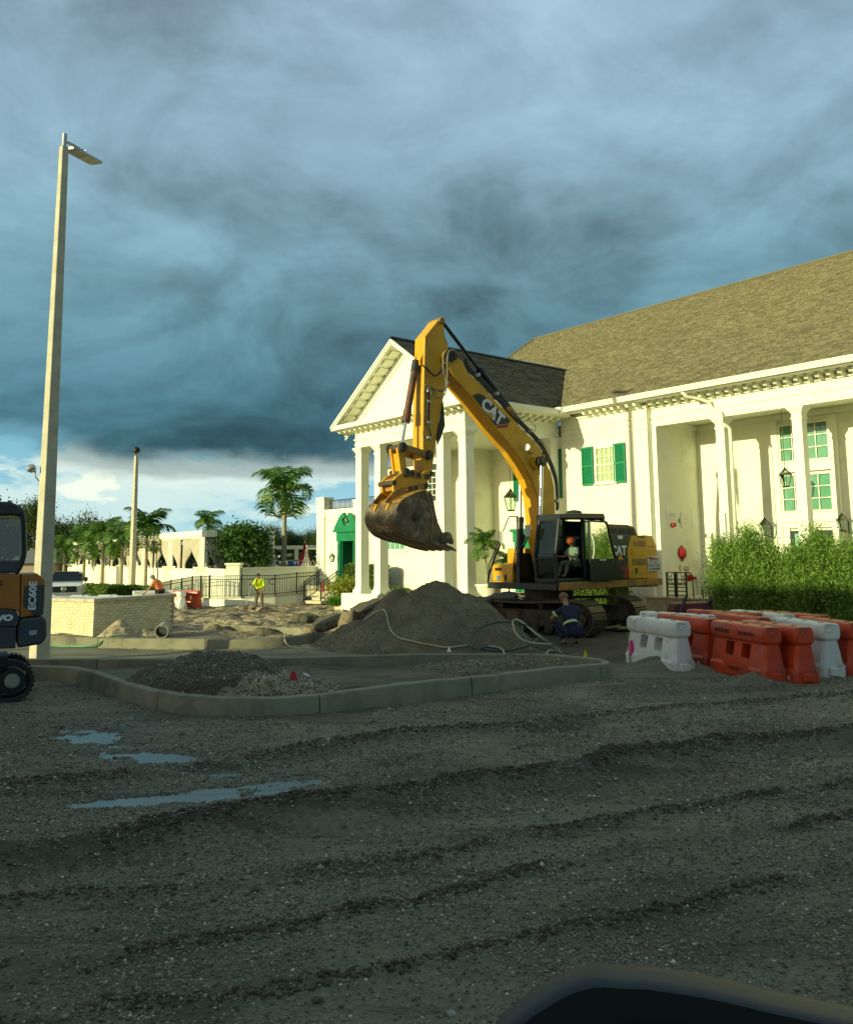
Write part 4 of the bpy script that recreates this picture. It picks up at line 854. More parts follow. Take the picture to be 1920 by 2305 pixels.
# ---- brick planter wall
cn = np.array([-10.35, 26.9, 0]); ang = math.atan2(-.45, .89)
bw = thing('brick_planter', (cn[0], cn[1], 0), R(90) - math.atan2(.45, .89) * -1 if False else 0, 'low pale yellow brick wall with stone coping behind the second kerb', 'brick wall')
dr = np.array([.45, .89, 0]) / np.hypot(.45, .89); dl = np.array([-.89, .45, 0]) / np.hypot(.45, .89)
LR, LL, BH = 3.5, 3.4, 1.09
cc3 = Vector(cn); w = MB(toloc(bw)); ins = .012
P4 = [cn + (dr + dl) * ins, cn + dr * LR + dl * ins, cn + dr * LR + dl * .33, cn + (dr + dl) * .33, cn + dl * LL + dr * .33, cn + dl * LL + dr * ins]
w.add([tuple(p) for p in P4] + [tuple(p + np.array([0, 0, BH])) for p in P4], [(i, (i + 1) % 6, 6 + (i + 1) % 6, 6 + i) for i in range(6)] + [(6, 7, 8, 9), (6, 9, 10, 11)]); w.build('core', mat('mortar', (.36, .32, .19), .9, bump=.3), bw)
M['brick'] = mat('yellow_brick', (.74, .69, .45), .8, c2=(.66, .61, .39), sc_=9., bump=.4, bs=90, island=0)
M['brick2'] = mat('yellow_brick_dark', (.64, .60, .38), .8, c2=(.56, .52, .33), sc_=9., bump=.4, bs=90)
def bmesh_(L_):
    m_ = MB(); m_.box(.006, L_ - .006, -.0, .09, .006, .082); return m_.mesh('brick', [M['brick']])
full = bmesh_(.235); full2 = full.copy(); full2.materials[0] = M['brick2']; half = bmesh_(.1175)
rot_r = math.atan2(dr[1], dr[0]); rot_l = math.atan2(-dl[1], -dl[0])
rr_ = random.Random(5)
for r_ in range(12):
    z = .04 + r_ * .0875
    off = .1175 if r_ % 2 else 0
    x = 0
    for face in (0, 1):
        x = -off if face == 0 else -off; L_ = LR if face == 0 else 2.36
        while x < L_ - .05:
            hb_ = x < 0; xx = 0 if hb_ else x; me = half if hb_ else rr_.choice((full, full, full2))
            if xx + (.1175 if hb_ else .235) <= L_ + .02:
                j = rr_.uniform(-.003, .003)
                if face == 0: o = ob('brick', me, bw, tuple(dr * xx + dl * j + np.array([0, 0, z])), (0, 0, rot_r))
                else: o = ob('brick', me, bw, tuple(dl * (xx + (.1175 if hb_ else .235)) + dr * j + np.array([0, 0, z])), (0, 0, rot_l))
            x += .235
w = MB(toloc(bw))
def cop(a0, a1, d, n, z0, z1):
    p = [cn + d * a0 - n * .05, cn + d * a1 - n * .05, cn + d * a1 + n * .35, cn + d * a0 + n * .35]; return [tuple(q + np.array([0, 0, z0])) for q in p] + [tuple(q + np.array([0, 0, z1])) for q in p]
BF = [(0, 3, 2, 1), (4, 5, 6, 7), (0, 1, 5, 4), (1, 2, 6, 5), (2, 3, 7, 6), (3, 0, 4, 7)]
for k in range(4): w = MB(toloc(bw)); w.add(cop(-.05 + k * .9, .84 + k * .9, dr, dl, BH + .001, BH + .115), BF); w.build('coping_stone', M['stone'], bw, bevel=.008)
for k in range(4): w = MB(toloc(bw)); w.add(cop(.36 + k * .78, .36 + .77 * (k + 1), dl, dr, BH + .001, BH + .115), BF); w.build('coping_stone', M['stone'], bw, bevel=.008)
# ---- water filled barriers
def barrier_mesh(m):
    Lh = .98; xs = [-Lh, -Lh + .05, -.52, -.24, .10 - .24 + .02, .14, .42, .62, Lh - .05, Lh]
    xs = [-Lh, -Lh + .06, -.45, -.42, -.12, -.09, .13, .16, .46, .49, Lh - .06, Lh]; holes = ((3, 4), (7, 8)); 
    zs = [(0, .255), (.05, .285), (.24, .285), (.29, .245), (.42, .225), (.50, .215), (.70, .165), (.735, .16), (.78, .205), (.86, .225), (.98, .22), (1.04, .195), (1.07, .15)]
    hz = (4, 6); m_ = MB(); nx, nz_ = len(xs), len(zs); vs = []
    for s_ in (-1, 1):
        for j, (z, wv) in enumerate(zs):
            for i, x in enumerate(xs):
                e = .72 if i in (0, nx - 1) else 1.
                notch = .045 if (j in (0, 1, 2) and 2 < i < nx - 3) else 0
                zz = z + (.035 if (j == 0 and 2 < i < nx - 3) else 0)
                xx = x * (1 - .03 * (4 <= j <= 7)) if i in (0, 1, nx - 2, nx - 1) else x
                vs.append((xx, s_ * (wv * e - notch), zz))
    fs = []; o2 = nx * nz_
    for j in range(nz_ - 1):
        for i in range(nx - 1):
            if hz[0] <= j < hz[1] and i in (3, 7) and True: continue
            a = j * nx + i; fs.append((a, a + 1, a + nx + 1, a + nx)); fs.append((o2 + a + nx, o2 + a + nx + 1, o2 + a + 1, o2 + a))
    for i in (3, 7):
        a0 = hz[0] * nx + i; a1 = hz[1] * nx + i
        fs += [(a0, a0 + 1, o2 + a0 + 1, o2 + a0), (a1 + 1, a1, o2 + a1, o2 + a1 + 1)]
        for j in range(*hz): b0 = j * nx + i; fs += [(b0 + nx, b0, o2 + b0, o2 + b0 + nx), (b0 + 1, b0 + nx + 1, o2 + b0 + nx + 1, o2 + b0 + 1)]
    for i in range(nx - 1): t_ = (nz_ - 1) * nx + i; fs.append((t_, t_ + 1, o2 + t_ + 1, o2 + t_)); fs.append((i + 1, i, o2 + i, o2 + i + 1))
    for j in range(nz_ - 1):
        a = j * nx; fs.append((a + nx, o2 + a + nx, o2 + a, a)); a = j * nx + nx - 1; fs.append((a, o2 + a, o2 + a + nx, a + nx))
    m_.add(vs, fs)
    return m_.mesh('barrier_body', M[m])
M['hole'] = mat('filler_hole_shade', (.02, .012, .01), .8)  # colour of flat discs, dark in place of the shade inside open holes
M['ink'] = mat('stencil_ink', (.05, .03, .025), .7)
def text_mesh(s, size, m, offset=.0, extrude=.002, ax=1., align='CENTER'):
    c = bpy.data.curves.new('lettering', 'FONT'); c.body = s; c.size = size; c.extrude = extrude; c.offset = offset; c.align_x = align; c.align_y = 'CENTER'; c.resolution_u = 3
    o = bpy.data.objects.new('t', c); me = evaluated_mesh(o); bpy.data.curves.remove(c)
    me.materials.clear(); me.materials.append(M[m] if isinstance(m, str) else m)
    if ax != 1.: me.transform(Matrix.Diagonal((ax, 1, 1, 1)))
    me.name = 'lettering'; return me
def facing(o_, pos, nrm, up=(0, 0, 1)):
    n = Vector(nrm).normalized(); u = Vector(up); x = u.cross(n).normalized(); y = n.cross(x); m = Matrix((x, y, n)).transposed().to_4x4(); m.translation = pos; o_.matrix_basis = m; return o_
def make_barrier(m, texts=False, decal=False):
    t = thing('water_barrier', (0, 0, 0)); t['category'] = 'barrier'
    b = ob('body', barrier_mesh(m), t, smooth=25, bevel=.012)
    for x in (-.55, .02, .62):
        q = MB(); q.lathe([(.055, 1.062), (.055, 1.076), (.0, 1.078)], (x, 0, 0), 14); q.build('filler_hole_disc', M['hole'], t)
    for s_ in (-1, 1):
        q = MB(); q.box(s_ * .985 - .05, s_ * .985 + .05, -.11, .11, .06, .22); q.build('foot_lug', M[m], t, bevel=.02)
        q = MB(); q.lathe([(.03, 0), (.045, .03), (.02, .045)], (s_ * .95, -.05, .93), 10, ax=(s_, 0, 0)); q.build('pin_lug', M[m], t, smooth=40)
    q = MB(); q.cyl((.78, -.29, .12), (.78, -.262, .12), .05, n=12); q.build('drain_plug', M['bwhite'], t)
    if texts:
        for s, x, z, sz in (('MOT PLANS', -.48, .90, .105), ('954-581-5531', .40, .90, .10)):
            o = ob('lettering', text_mesh(s, sz, 'ink', .003), t); facing(o, (x, -.231, z), (0, -1, .08))
        o = ob('lettering', text_mesh('YODOCK', .085, 'ink', .002), t); facing(o, (-.08, -.262, .19), (0, -1, .0))
    return t
bo = make_barrier('orange', True); bw_ = make_barrier('bwhite')
def setbar(b, p0, p1, label, group='plastic barriers parked side by side at the right', sc2=1., rz=None):
    """p0 far end, p1 near end (centres on the ground)"""
    p0 = np.array(p0, float); p1 = np.array(p1, float); d = p1 - p0; c = (p0 + p1) / 2
    b.location = (c[0], c[1], -.02); b.rotation_euler[2] = math.atan2(d[1], d[0]); b.scale = (sc2,) * 3; b['label'] = label; b['category'] = 'barrier'; b['group'] = group; return b
copies = []
def barc(src, *a, **k): c = copy_tree(src); return setbar(c, *a, **k)
def endp(px, py, dirx, z=1.05, half=.25):
    """near top front-left corner pixel -> centre of near end"""
    p = G(px, py, z)[:2]; d = np.array(dirx, float); d /= np.linalg.norm(d); n = np.array([-d[1], d[0]]); return p + n * half, d
def bar_at(src, px, py, dirx, label, copy=True, half=.21, **k):
    e, d = endp(px, py, dirx, 1.05, half); f = barc if copy else setbar; return f(src, e - d * 1.96, e, label, **k)
D1 = (.29, -.96); D2 = (.20, -.98)
bar_at(bo, 1718, 1413, D2, 'orange barrier with stencilled black lettering, nearest the camera', copy=False)
bar_at(bw_, 1517, 1401, D1, 'white dirty barrier at the left end of the barrier cluster beside the pink stake', copy=False)
for ch in bw_.children: pass
bp = copy_tree(bo)
for ch in list(bp.children):
    if ch.name.startswith('lettering'): bpy.data.objects.remove(ch)
setbar(bp, *( (lambda e, d: (e - d * 1.96, e))(*endp(1583, 1394, D1)) ), 'orange barrier squeezed between the white one and the lettered orange one')
bar_at(bp, 1790, 1413, D2, 'orange barrier second from the camera, its two dark discs for filler holes facing the hedge')
bar_at(bw_, 1848, 1405, (.12, -.99), 'white barrier with a red barrier on each side, right part of the cluster')
bar_at(bp, 1908, 1403, (.1, -.99), 'red orange barrier cut by the right edge of the picture')
bar_at(bw_, 1590, 1386, (.6, -.8), 'white barrier lying behind the lettered orange barrier, only its top showing')
bar_at(bp, 1700, 1381, (.6, -.8), 'rearmost red orange barrier just in front of the red machine')
bar_at(bp, 1700, 1391, (.22, -.97), 'orange barrier in the second row seen over the lettered one')
bar_at(bw_, 1760, 1384, (.3, -.95), 'white barrier in the back row close to the hedge')
bar_at(bp, 1840, 1386, (.35, -.94), 'orange barrier in the back row closest to the hedge')
# far group left: orange barrier and white ones
def farbar(src, pxl, pxr, Y, label, ry=0, sc2=.8, z=0, grp='barriers at the foot of the ramp wall'):
    a = AY(pxl, 1355, Y); b = AY(pxr, 1355, Y + ry); c = copy_tree(src); c.location = ((a[0] + b[0]) / 2, Y + ry / 2, z); c.rotation_euler[2] = math.atan2(b[1] - a[1], b[0] - a[0]); c.scale = (sc2,) * 3; c['label'] = label; c['category'] = 'barrier'; c['group'] = grp; return c
farbar(bp, 392, 449, 42.5, 'bright orange barrier in the sun before the ramp railing', -.5, .62 + .15)
farbar(bw_, 392, 420, 43.6, 'white faded barrier tucked behind the bright orange one', -3.2, .75)
farbar(bw_, 318, 348, 43.2, 'white barrier just left of the man in orange', 0.2, .75)
farbar(bw_, 358, 392, 43.6, 'white barrier right of the man in orange', 0.2, .75)
for k_, (xa, xb_, zz, lb) in enumerate(((118, 185, .98, 'white barrier lying on its side in front of the pickup truck'), (188, 240, .98, 'white barrier on its side at the middle of the planter wall top'), (240, 312, .99, 'longest white barrier on its side left of the man in orange'))):
    c = farbar(bw_, xa, xb_, 42.2, lb, .1, 1.15, .0); c.location.z = .34; c.rotation_euler[0] = R(90)
# ================================================================ unseen building behind the camera, added and sized to shade the yard
nb = thing('shade_building', W(4, -22), -R(90) + YAW, 'long plain tan building out of view behind the viewer, added to shade the yard', 'building')
nx_ = lambda p: (p[0] - 4, p[1] + 22, p[2])
w = MB(nx_); w.box(-23.2, 34, -36, -22, 0, 10.9); w.build('wall', mat('tan_stucco', (.42, .38, .30), .85), nb)
w = MB(nx_); w.box(-23.6, 34.4, -36.4, -21.6, 10.9, 11.25); w.build('roof_parapet', M['trim'], nb)
for i in range(9):
    for j in range(3): w = MB(nx_); w.box(-21 + i * 6, -18.6 + i * 6, -21.99, -21.9, 1.2 + j * 3.3, 3.2 + j * 3.3); w.build('window', M['room'], nb)
# ================================================================ the big tracked excavator
M['cat'] = mat('excavator_yellow', (.66, .335, .008), .42, c2=(.57, .285, .010), sc_=2., stain=(.26, .15, .05), stsc=2.6, stlo=.60, bump=.05, bs=30)
M['catd'] = mat('excavator_grimy_yellow', (.45, .22, .03), .55, c2=(.26, .14, .04), sc_=5., stain=(.10, .065, .035), stsc=3., stlo=.52, bump=.2)
M['mudsteel'] = mat('muddy_steel', (.085, .065, .042), .75, .2, c2=(.045, .038, .028), sc_=5., stain=(.19, .15, .10), stsc=3.5, stlo=.56, bump=.5, bs=25)
M['bucket'] = mat('worn_bucket_steel', (.18, .125, .065), .55, .15, c2=(.095, .068, .040), sc_=3.2, stain=(.38, .30, .19), stsc=2.6, stlo=.52, bump=.35, bs=14)
M['shoe'] = mat('track_shoe_steel', (.13, .115, .085), .5, .5, c2=(.06, .05, .035), sc_=4., stain=(.16, .13, .09), stsc=4, stlo=.55, bump=.4, bs=25)
M['rust'] = mat('rusty_cylinder', (.13, .05, .025), .5, .2, c2=(.05, .03, .022), sc_=4.)
M['hose'] = mat('hydraulic_hose', (.022, .024, .022), .45)
M['hoseg'] = mat('hydraulic_hose_dusty', (.16, .16, .12), .5)
M['decal_w'] = mat('decal_white', (.75, .76, .70), .5)
M['decal_y'] = mat('decal_yellow', (.62, .30, .02), .5)
M['decal_k'] = mat('decal_black', (.014, .020, .018), .4)
M['decal_r'] = mat('decal_red', (.30, .02, .02), .45)
SX = np.array([3.9, 28.0, 0.]); fE = np.array([-.788, -.616, 0]); fE /= np.linalg.norm(fE); nE = np.array([-fE[1], fE[0], 0.])
nE = np.array([.616, -.788, 0]); nE /= np.linalg.norm(nE)
exc = thing('excavator', tuple(SX), math.atan2(fE[1], fE[0]), 'big yellow tracked excavator with raised arm and muddy bucket standing beside the gravel pile', 'excavator')
def E(px, py, o):
    p = PL(px, py, nE, SX + nE * o); d = p - SX; return (float(d @ fE), float(p[2]))
def EP(px, py, o): a, b = E(px, py, o); return (a, o, b)
def plate(name, poly, y0, y1, m, parent=exc, bevel=.015, px=True, yo=None, **k):
    P = [E(x, y, yo if yo is not None else max(y0, y1)) for x, y in poly] if px else poly
    m_ = MB(); m_.prism(P, lambda a, b: (a, y0, b), (0, y1 - y0, 0)); return m_.build(name, M[m] if isinstance(m, str) else m, parent, bevel=bevel, **k)
def bxp(name, x0, x1, y0, y1, z0, z1, m, parent=exc, bevel=.02, **k):
    m_ = MB(); m_.box(x0, x1, y0, y1, z0, z1); return m_.build(name, M[m] if isinstance(m, str) else m, parent, bevel=bevel, **k)
def cylp(name, a, b, r, m, parent=exc, n=16, r2=None):
    m_ = MB(); m_.cyl(a, b, r, r2, n); return m_.build(name, M[m] if isinstance(m, str) else m, parent, smooth=40)
# -- undercarriage, turned nearly across the upper body
aT = np.array([.8, -.6, 0]); bT = np.array([.6, .8, 0])
UA = (float(aT @ fE), float(aT @ nE)); UB = (float(bT @ fE), float(bT @ nE))
def ux(p): return (p[0] * UA[0] + p[1] * UB[0], p[0] * UA[1] + p[1] * UB[1], p[2])
def umb(): return MB(ux)
TR, TC, SW = .49, 1.98, .88
w = umb(); w.box(-1.1, 1.1, -1.15, 1.15, .55, .92); w.cyl((0, 0, .9), (0, 0, 1.36), .78, n=28); w.build('carbody', M['mudsteel'], exc)
shoe = MB(); shoe.box(-.105, .105, -SW / 2, SW / 2, 0, .03)
for gx in (-.085, -.01, .07): shoe.box(gx, gx + .022, -SW / 2, SW / 2, .0301, .03 + (.035 if gx > 0 else .022))
shoem = shoe.mesh('track_shoe', M['shoe'])
per = 4 * TC + 2 * math.pi * TR; ns = 52
for q, nm in ((-1.52, 'near'), (1.52, 'far')):
    for i in range(ns):
        s = per * i / ns
        if s < 2 * TC: x, z, a = -TC + s, .06 + 2 * TR, 0
        elif s < 2 * TC + math.pi * TR: t = (s - 2 * TC) / TR; x, z, a = TC + TR * math.sin(t), .06 + TR + TR * math.cos(t), t
        elif s < 4 * TC + math.pi * TR: x, z, a = TC - (s - 2 * TC - math.pi * TR), .06, math.pi
        else: t = (s - 4 * TC - math.pi * TR) / TR; x, z, a = -TC - TR * math.sin(t), .06 + TR - TR * math.cos(t), math.pi + t
        if a == 0: z -= .05 * math.sin(math.pi * (x + TC) / (2 * TC)) ** 2
        l = ux((x, q, z)); ang = math.atan2(UA[1], UA[0])
        o = ob('track_shoe', shoem, exc, l); o.rotation_euler = (Matrix.Rotation(ang, 4, 'Z') @ Matrix.Rotation(a, 4, 'Y')).to_euler()
    w = umb(); w.prism([(-1.75, .30), (1.75, .30), (1.9, .62), (1.5, .80), (-1.5, .80), (-1.9, .62)], lambda a, b: (a, q - .24, b), (0, .48, 0)); w.build('track_frame', M['mudsteel'], exc, bevel=.02)
    for x in (-TC, TC):
        w = umb(); w.cyl((x, q - .16, .55), (x, q + .16, .55), TR - .07, n=26); sp_o = w.build('idler_wheel' if x < 0 else 'sprocket', M['mudsteel'], exc, smooth=35)
        w = umb(); w.cyl((x, q - .30, .55), (x, q - .161, .55), .22, n=18); w.cyl((x, q - .18, .55), (x, q - .1605, .55), .34, n=22); w.build('hub', M['mudsteel'], sp_o, smooth=35)
    for k in range(7):
        x = -1.45 + k * .483; w = umb(); w.cyl((x, q - .30, .24), (x, q + .30, .24), .13, n=14); w.cyl((x, q - .33, .24), (x, q - .301, .24), .07, n=10); w.build('roller', M['mudsteel'], exc, smooth=35)
    for x in (-.7, .7): w = umb(); w.cyl((x, q - .26, .90), (x, q + .26, .90), .08, n=12); w.build('carrier_roller', M['mudsteel'], exc, smooth=35)
    for k in range(24):
        if q > 0: break
        x = -1.75 + k * .152; w = umb(); w.box(x, x + .115, q - .13, q + .13, .085, .16); w.build('chain_link', M['mudsteel'], exc)
w = umb(); w.box(-.5, -.05, -1.80, -1.77, .38, .70); w.build('step_plate', M['shoe'], exc); w = umb(); w.box(.25, .62, -1.80, -1.77, .36, .66); w.build('step_plate', M['mudsteel'], exc)
# -- upper body
bxp('deck_frame', -3.2, 1.25, -1.55, 1.55, 1.36, 1.56, 'dark')
w = MB(); w.prism([(-3.72, 1.40), (1.20, 1.36), (1.20, 1.60), (-3.72, 1.62)], lambda a, b: (a, 1.56, b), (0, .13, 0)); w.build('side_rail', M['catd'], exc, bevel=.025)
bxp('side_rail', -3.4, .9, -1.70, -1.56, 1.36, 1.62, 'catd')
# counterweight
cwp = [(-3.0, -1.62), (-3.0, 1.62), (-3.55, 1.62), (-3.86, 1.30), (-4.02, .7), (-4.08, 0), (-4.02, -.7), (-3.86, -1.30), (-3.55, -1.62)]
w = MB(); w.prism(cwp, lambda a, b: (a, b, 1.34), (0, 0, 1.34)); 
w.add([(x, y, 2.68) for x, y in cwp] + [(-3.0 + (x + 3.0) * .82, y * .95, 3.04) for x, y in cwp], [tuple(range(9, 18))] + [(i, (i + 1) % 9, 9 + (i + 1) % 9, 9 + i) for i in range(9)])
w.build('counterweight', M['cat'], exc, bevel=.05)
# engine side: yellow door, dark CAT panel, hood
plate('engine_door', [(-3.02, 1.64), (-2.02, 1.64), (-1.98, 2.55), (-2.20, 3.02), (-3.02, 3.05)], 1.50, 1.66, 'cat', px=False)
for k, (z0, z1) in enumerate(((1.78, 1.98), (2.08, 2.28), (2.38, 2.58), (2.68, 2.86))):
    bxp('door_rib', -2.92, -2.2 - (.1 if k == 3 else 0), 1.6605, 1.672, z0, z1, 'catd' if k % 2 else 'cat', bevel=.008)
bxp('door_latch', -2.44, -2.30, 1.6605, 1.675, 1.80, 1.98, 'dark', bevel=.005)
plate('dark_side_panel', [(-2.015, 1.64), (-.9, 1.64), (-.9, 3.10), (-2.17, 3.04), (-1.975, 2.55)], 1.50, 1.655, 'decal_k', px=False)
plate('red_stripe', [(-2.0, 1.66), (-1.70, 1.66), (-1.94, 2.15), (-2.0, 2.15)], 1.6555, 1.659, 'decal_r', px=False, bevel=0)
w = MB(); w.box(-3.0, -.9, -1.55, 1.48, 1.56, 2.98); w.build('engine_housing', M['dark'], exc, bevel=.03)
w = MB(); hp = [(-3.12, 3.0), (-.95, 3.0), (-.95, 3.42), (-2.6, 3.40), (-2.92, 3.33)]; w.prism(hp, lambda a, b: (a, -1.2, b), (0, 2.45, 0)); hd = w.build('engine_hood', M['dark'], exc, bevel=.05)
for k in range(4): bxp('hood_vent', -2.86 + k * .42, -2.52 + k * .42, 1.2505, 1.262, 3.07, 3.28, 'rubber', hd, .01)
# -- cab
cab = bxp('cab', -.93, 1.22, .74, 1.60, 1.50, 1.72, 'dark', bevel=.03)
fr_ = 'black'
def post(a, b, r=.05, nm='cab_post', m='black'): w = MB(); w.bar(a, b, r * 2, r * 2); return w.build(nm, M[m], exc, bevel=.02)
y0c, y1c = .74, 1.66
w = MB(); w.prism([(-.95, 3.55), (1.20, 3.52), (1.10, 3.66), (.6, 3.70), (-.88, 3.72)], lambda a, b: (a, y0c - .02, b), (0, y1c - y0c + .04, 0)); w.build('cab_roof', M['dark'], exc, bevel=.03)
for y in (y0c + .04, y1c - .05):
    post((1.30, y, 1.62), (1.34, y, 2.45)); post((1.34, y, 2.45), (1.12, y, 3.55)); post((-.88, y, 1.7), (-.86, y, 3.56), .06); post((.05, y, 1.7), (.05, y, 3.56), .045)
post((1.34, y0c + .05, 2.32), (1.34, y1c - .06, 2.32), .03, 'cab_bar'); post((1.13, y0c + .05, 3.5), (1.13, y1c - .06, 3.5), .05, 'cab_bar'); post((1.30, y0c + .05, 1.66), (1.30, y1c - .06, 1.66), .06, 'cab_bar')
def pane(vs, nm='window_pane', m='glass', parent=exc): w = MB(); w.add(vs, [tuple(range(len(vs)))]); return w.build(nm, M[m], parent)
pane([(1.335, y0c + .08, 2.36), (1.335, y1c - .09, 2.36), (1.13, y1c - .09, 3.46), (1.13, y0c + .08, 3.46)]); pane([(1.30, y0c + .08, 1.74), (1.30, y1c - .09, 1.74), (1.335, y1c - .09, 2.29), (1.335, y0c + .08, 2.29)])
pane([(1.28, y0c + .03, 2.3), (.1, y0c + .03, 2.3), (.1, y0c + .03, 3.5), (1.1, y0c + .03, 3.5)]); pane([(-.8, y0c + .03, 2.3), (0., y0c + .03, 2.3), (0., y0c + .03, 3.5), (-.8, y0c + .03, 3.5)])
pane([(-.8, y1c - .05, 2.3), (0., y1c - .05, 2.3), (0., y1c - .05, 3.5), (-.8, y1c - .05, 3.5)])
bxp('cab_panel', -.85, .02, y1c - .10, y1c - .02, 1.72, 2.28, 'dark'); bxp('cab_panel', -.85, 1.25, y0c, y0c + .04, 1.72, 2.28, 'dark'); bxp('cab_rear_wall', -.90, -.86, y0c + .05, y1c - .06, 1.72, 3.55, 'dark')
# opened door folded back
dy = 1.73
df = MB()
DO = [(-.02, 1.62), (-.02, 3.52), (-.85, 3.50), (-.95, 3.36), (-1.36, 1.95), (-1.36, 1.75), (-1.26, 1.62)]
DI = [(-.10, 2.30), (-.10, 3.42), (-.80, 3.41), (-.88, 3.32), (-1.18, 2.30)]
dr_ = plate('door', [(-.02, 1.62), (-.02, 2.30), (-1.26, 2.30), (-1.36, 1.95), (-1.36, 1.75), (-1.26, 1.62)], dy, dy + .05, 'decal_k', px=False, bevel=.01)
for a, b in (((-.05, 2.30), (-.05, 3.50)), ((-.05, 3.47), (-.85, 3.45)), ((-.85, 3.46), (-.93, 3.34)), ((-.93, 3.34), (-1.25, 2.28))):
    w = MB(); w.bar((a[0], dy + .025, a[1]), (b[0], dy + .025, b[1]), .05, .07, up=(0, 1, 0)); w.build('door_frame', M['black'], dr_, bevel=.01)
pane([(-.08, dy + .02, 2.3), (-.08, dy + .02, 3.44), (-.86, dy + .02, 3.42), (-1.2, dy + .02, 2.3)], parent=dr_)
w = MB(); w.tube([(-.10, dy + .09, 2.3), (-.12, dy + .14, 2.5), (-.12, dy + .14, 2.8), (-.10, dy + .09, 3.0)], .016, 6); w.build('grab_rail', M['decal_w'], dr_)
bxp('door_handle', -.75, -.45, dy + .051, dy + .07, 2.24, 2.28, 'decal_w', dr_, .004)
# seat, console, levers, driver's mirrors
bxp('seat', -.35, .2, .95, 1.4, 1.95, 2.08, 'rubber', bevel=.04); bxp('seat_backrest', -.42, -.27, .95, 1.4, 2.08, 2.78, 'rubber', bevel=.05)
bxp('console', .0, .5, 1.44, 1.56, 2.05, 2.2, 'dark'); bxp('console', .0, .5, .82, .93, 2.05, 2.2, 'dark')
cylp('joystick', (.45, 1.5, 2.2), (.5, 1.5, 2.38), .02, 'black'); cylp('joystick', (.45, .88, 2.2), (.5, .88, 2.38), .02, 'black')
bxp('monitor', .85, .9, .82, 1.0, 2.3, 2.5, 'dark')
for (a, b, c_) in ((1.45, .60, 3.18), (.55, -1.6, 3.05)): bxp('mirror', a, a + .03, c_ * 0 + b - .12, b + .12, c_ - .18, c_ + .18, 'galv', bevel=.01)
# -- right front boxes and guard rail
w = MB(); w.prism([(.95, 1.48), (.82, 1.34), (-.4, 1.34), (-.4, 2.14), (.84, 2.14), (.93, 2.05)], lambda a, b: (a, -1.68, b), (0, 1.0, 0)); fb = w.build('tool_box', M['cat'], exc, bevel=.03)
w = MB(); w.box(.93, .96, -1.5, -1.2, 1.93, 2.02); w.build('box_handle', M['dark'], fb); bxp('box_seam', -.39, .962, -1.69, -.67, 1.60, 1.612, 'dark', fb, 0)
w = MB(); w.box(.955, .962, -1.42, -1.26, 1.62, 1.76); w.build('notice_sticker', mat('blue_sticker', (.12, .25, .42), .5), fb)
w = MB(); w.box(.955, .962, -1.05, -.95, 1.62, 1.80); w.build('notice_sticker', M['decal_k'], fb)
bxp('fuel_tank', -.9, .30, -1.60, -.75, 2.141, 2.66, 'cat', bevel=.04)
w = MB(); pts = [EP(x, y, -1.72) for x, y in ((1100, 1308), (1100, 1272), (1112, 1245), (1142, 1172), (1146, 1163), (1166, 1163), (1172, 1168), (1172, 1200))]; w.tube(pts, .02, 8); w.build('guard_rail', M['black'], exc, smooth=40)
w = MB(); w.tube([EP(x, y, -1.72) for x, y in ((1098, 1312), (1102, 1290), (1115, 1250), (1126, 1225))], .035, 6); w.build('guard_rail', M['rubber'], exc, smooth=40)
# boom foot bracket and hydraulic cluster in front of the cab
bxp('boom_bracket', -.45, .9, -.55, -.40, 1.55, 2.5, 'dark'); bxp('boom_bracket', -.45, .9, .40, .55, 1.55, 2.5, 'dark')
bxp('valve_bank', -.8, -.46, -.5, .5, 1.56, 2.4, 'dark')
for k in range(6):
    y = -.62 + .10 * (k % 3) ; x = .6 + .12 * (k // 3); w = MB(); w.tube([(x, y, 1.6), (x + .18, y - .03, 2.1), (x + .12, y, 2.6), (x - .1, y + .1, 3.1)], .025, 6); w.build('hydraulic_hose', M['hose'], exc, smooth=True)
# -- boom
BT = [(1015, 799), (1030, 803), (1041, 812), (1051.7, 837), (1078.7, 862), (1109.8, 896.6), (1150, 938.7), (1166.5, 957), (1197.6, 988), (1215.9, 1011.8), (1228.7, 1037), (1239.7, 1063), (1247.9, 1097.8), (1249.7, 1152.7)]
BL = [(1213, 1160), (1212.2, 1138), (1208.6, 1112.5), (1197.6, 1077.7), (1179.3, 1044.8), (1159.2, 1013.7), (1142.7, 996.3), (1109.8, 957), (1062.2, 894.8), (1043.5, 872.9), (1021.5, 848.2), (1008, 824), (1006, 806)]
Pb = [E(x, y, .33) for x, y in BT] + [(-.12, 2.6), (-.18, 1.75), (.0, 1.6), (.25, 1.75), (.62, 3.2)] + [E(x, y, .33) for x, y in BL[1:]]
boom = plate('boom', Pb, -.33, .33, 'cat', px=False, bevel=.02)
def onb(name, pts, t, m, yo=.33, par=boom, b=0.): return plate(name, pts, yo + .0008, yo + t, m, par, b, yo=yo)
onb('decal_panel', [(1063, 890), (1077, 885), (1087, 889), (1149, 946), (1145, 953), (1113.4, 957)], .004, 'decal_k')
onb('decal_stripe', [(1113.6, 958.5), (1144.5, 954.5), (1140.5, 962.5), (1119, 964)], .004, 'decal_r')
Tb = E(1051.7, 837, .33); Te = E(1150, 938.7, .33); bd = np.array([Te[0] - Tb[0], Te[1] - Tb[1]]); bd /= np.linalg.norm(bd)
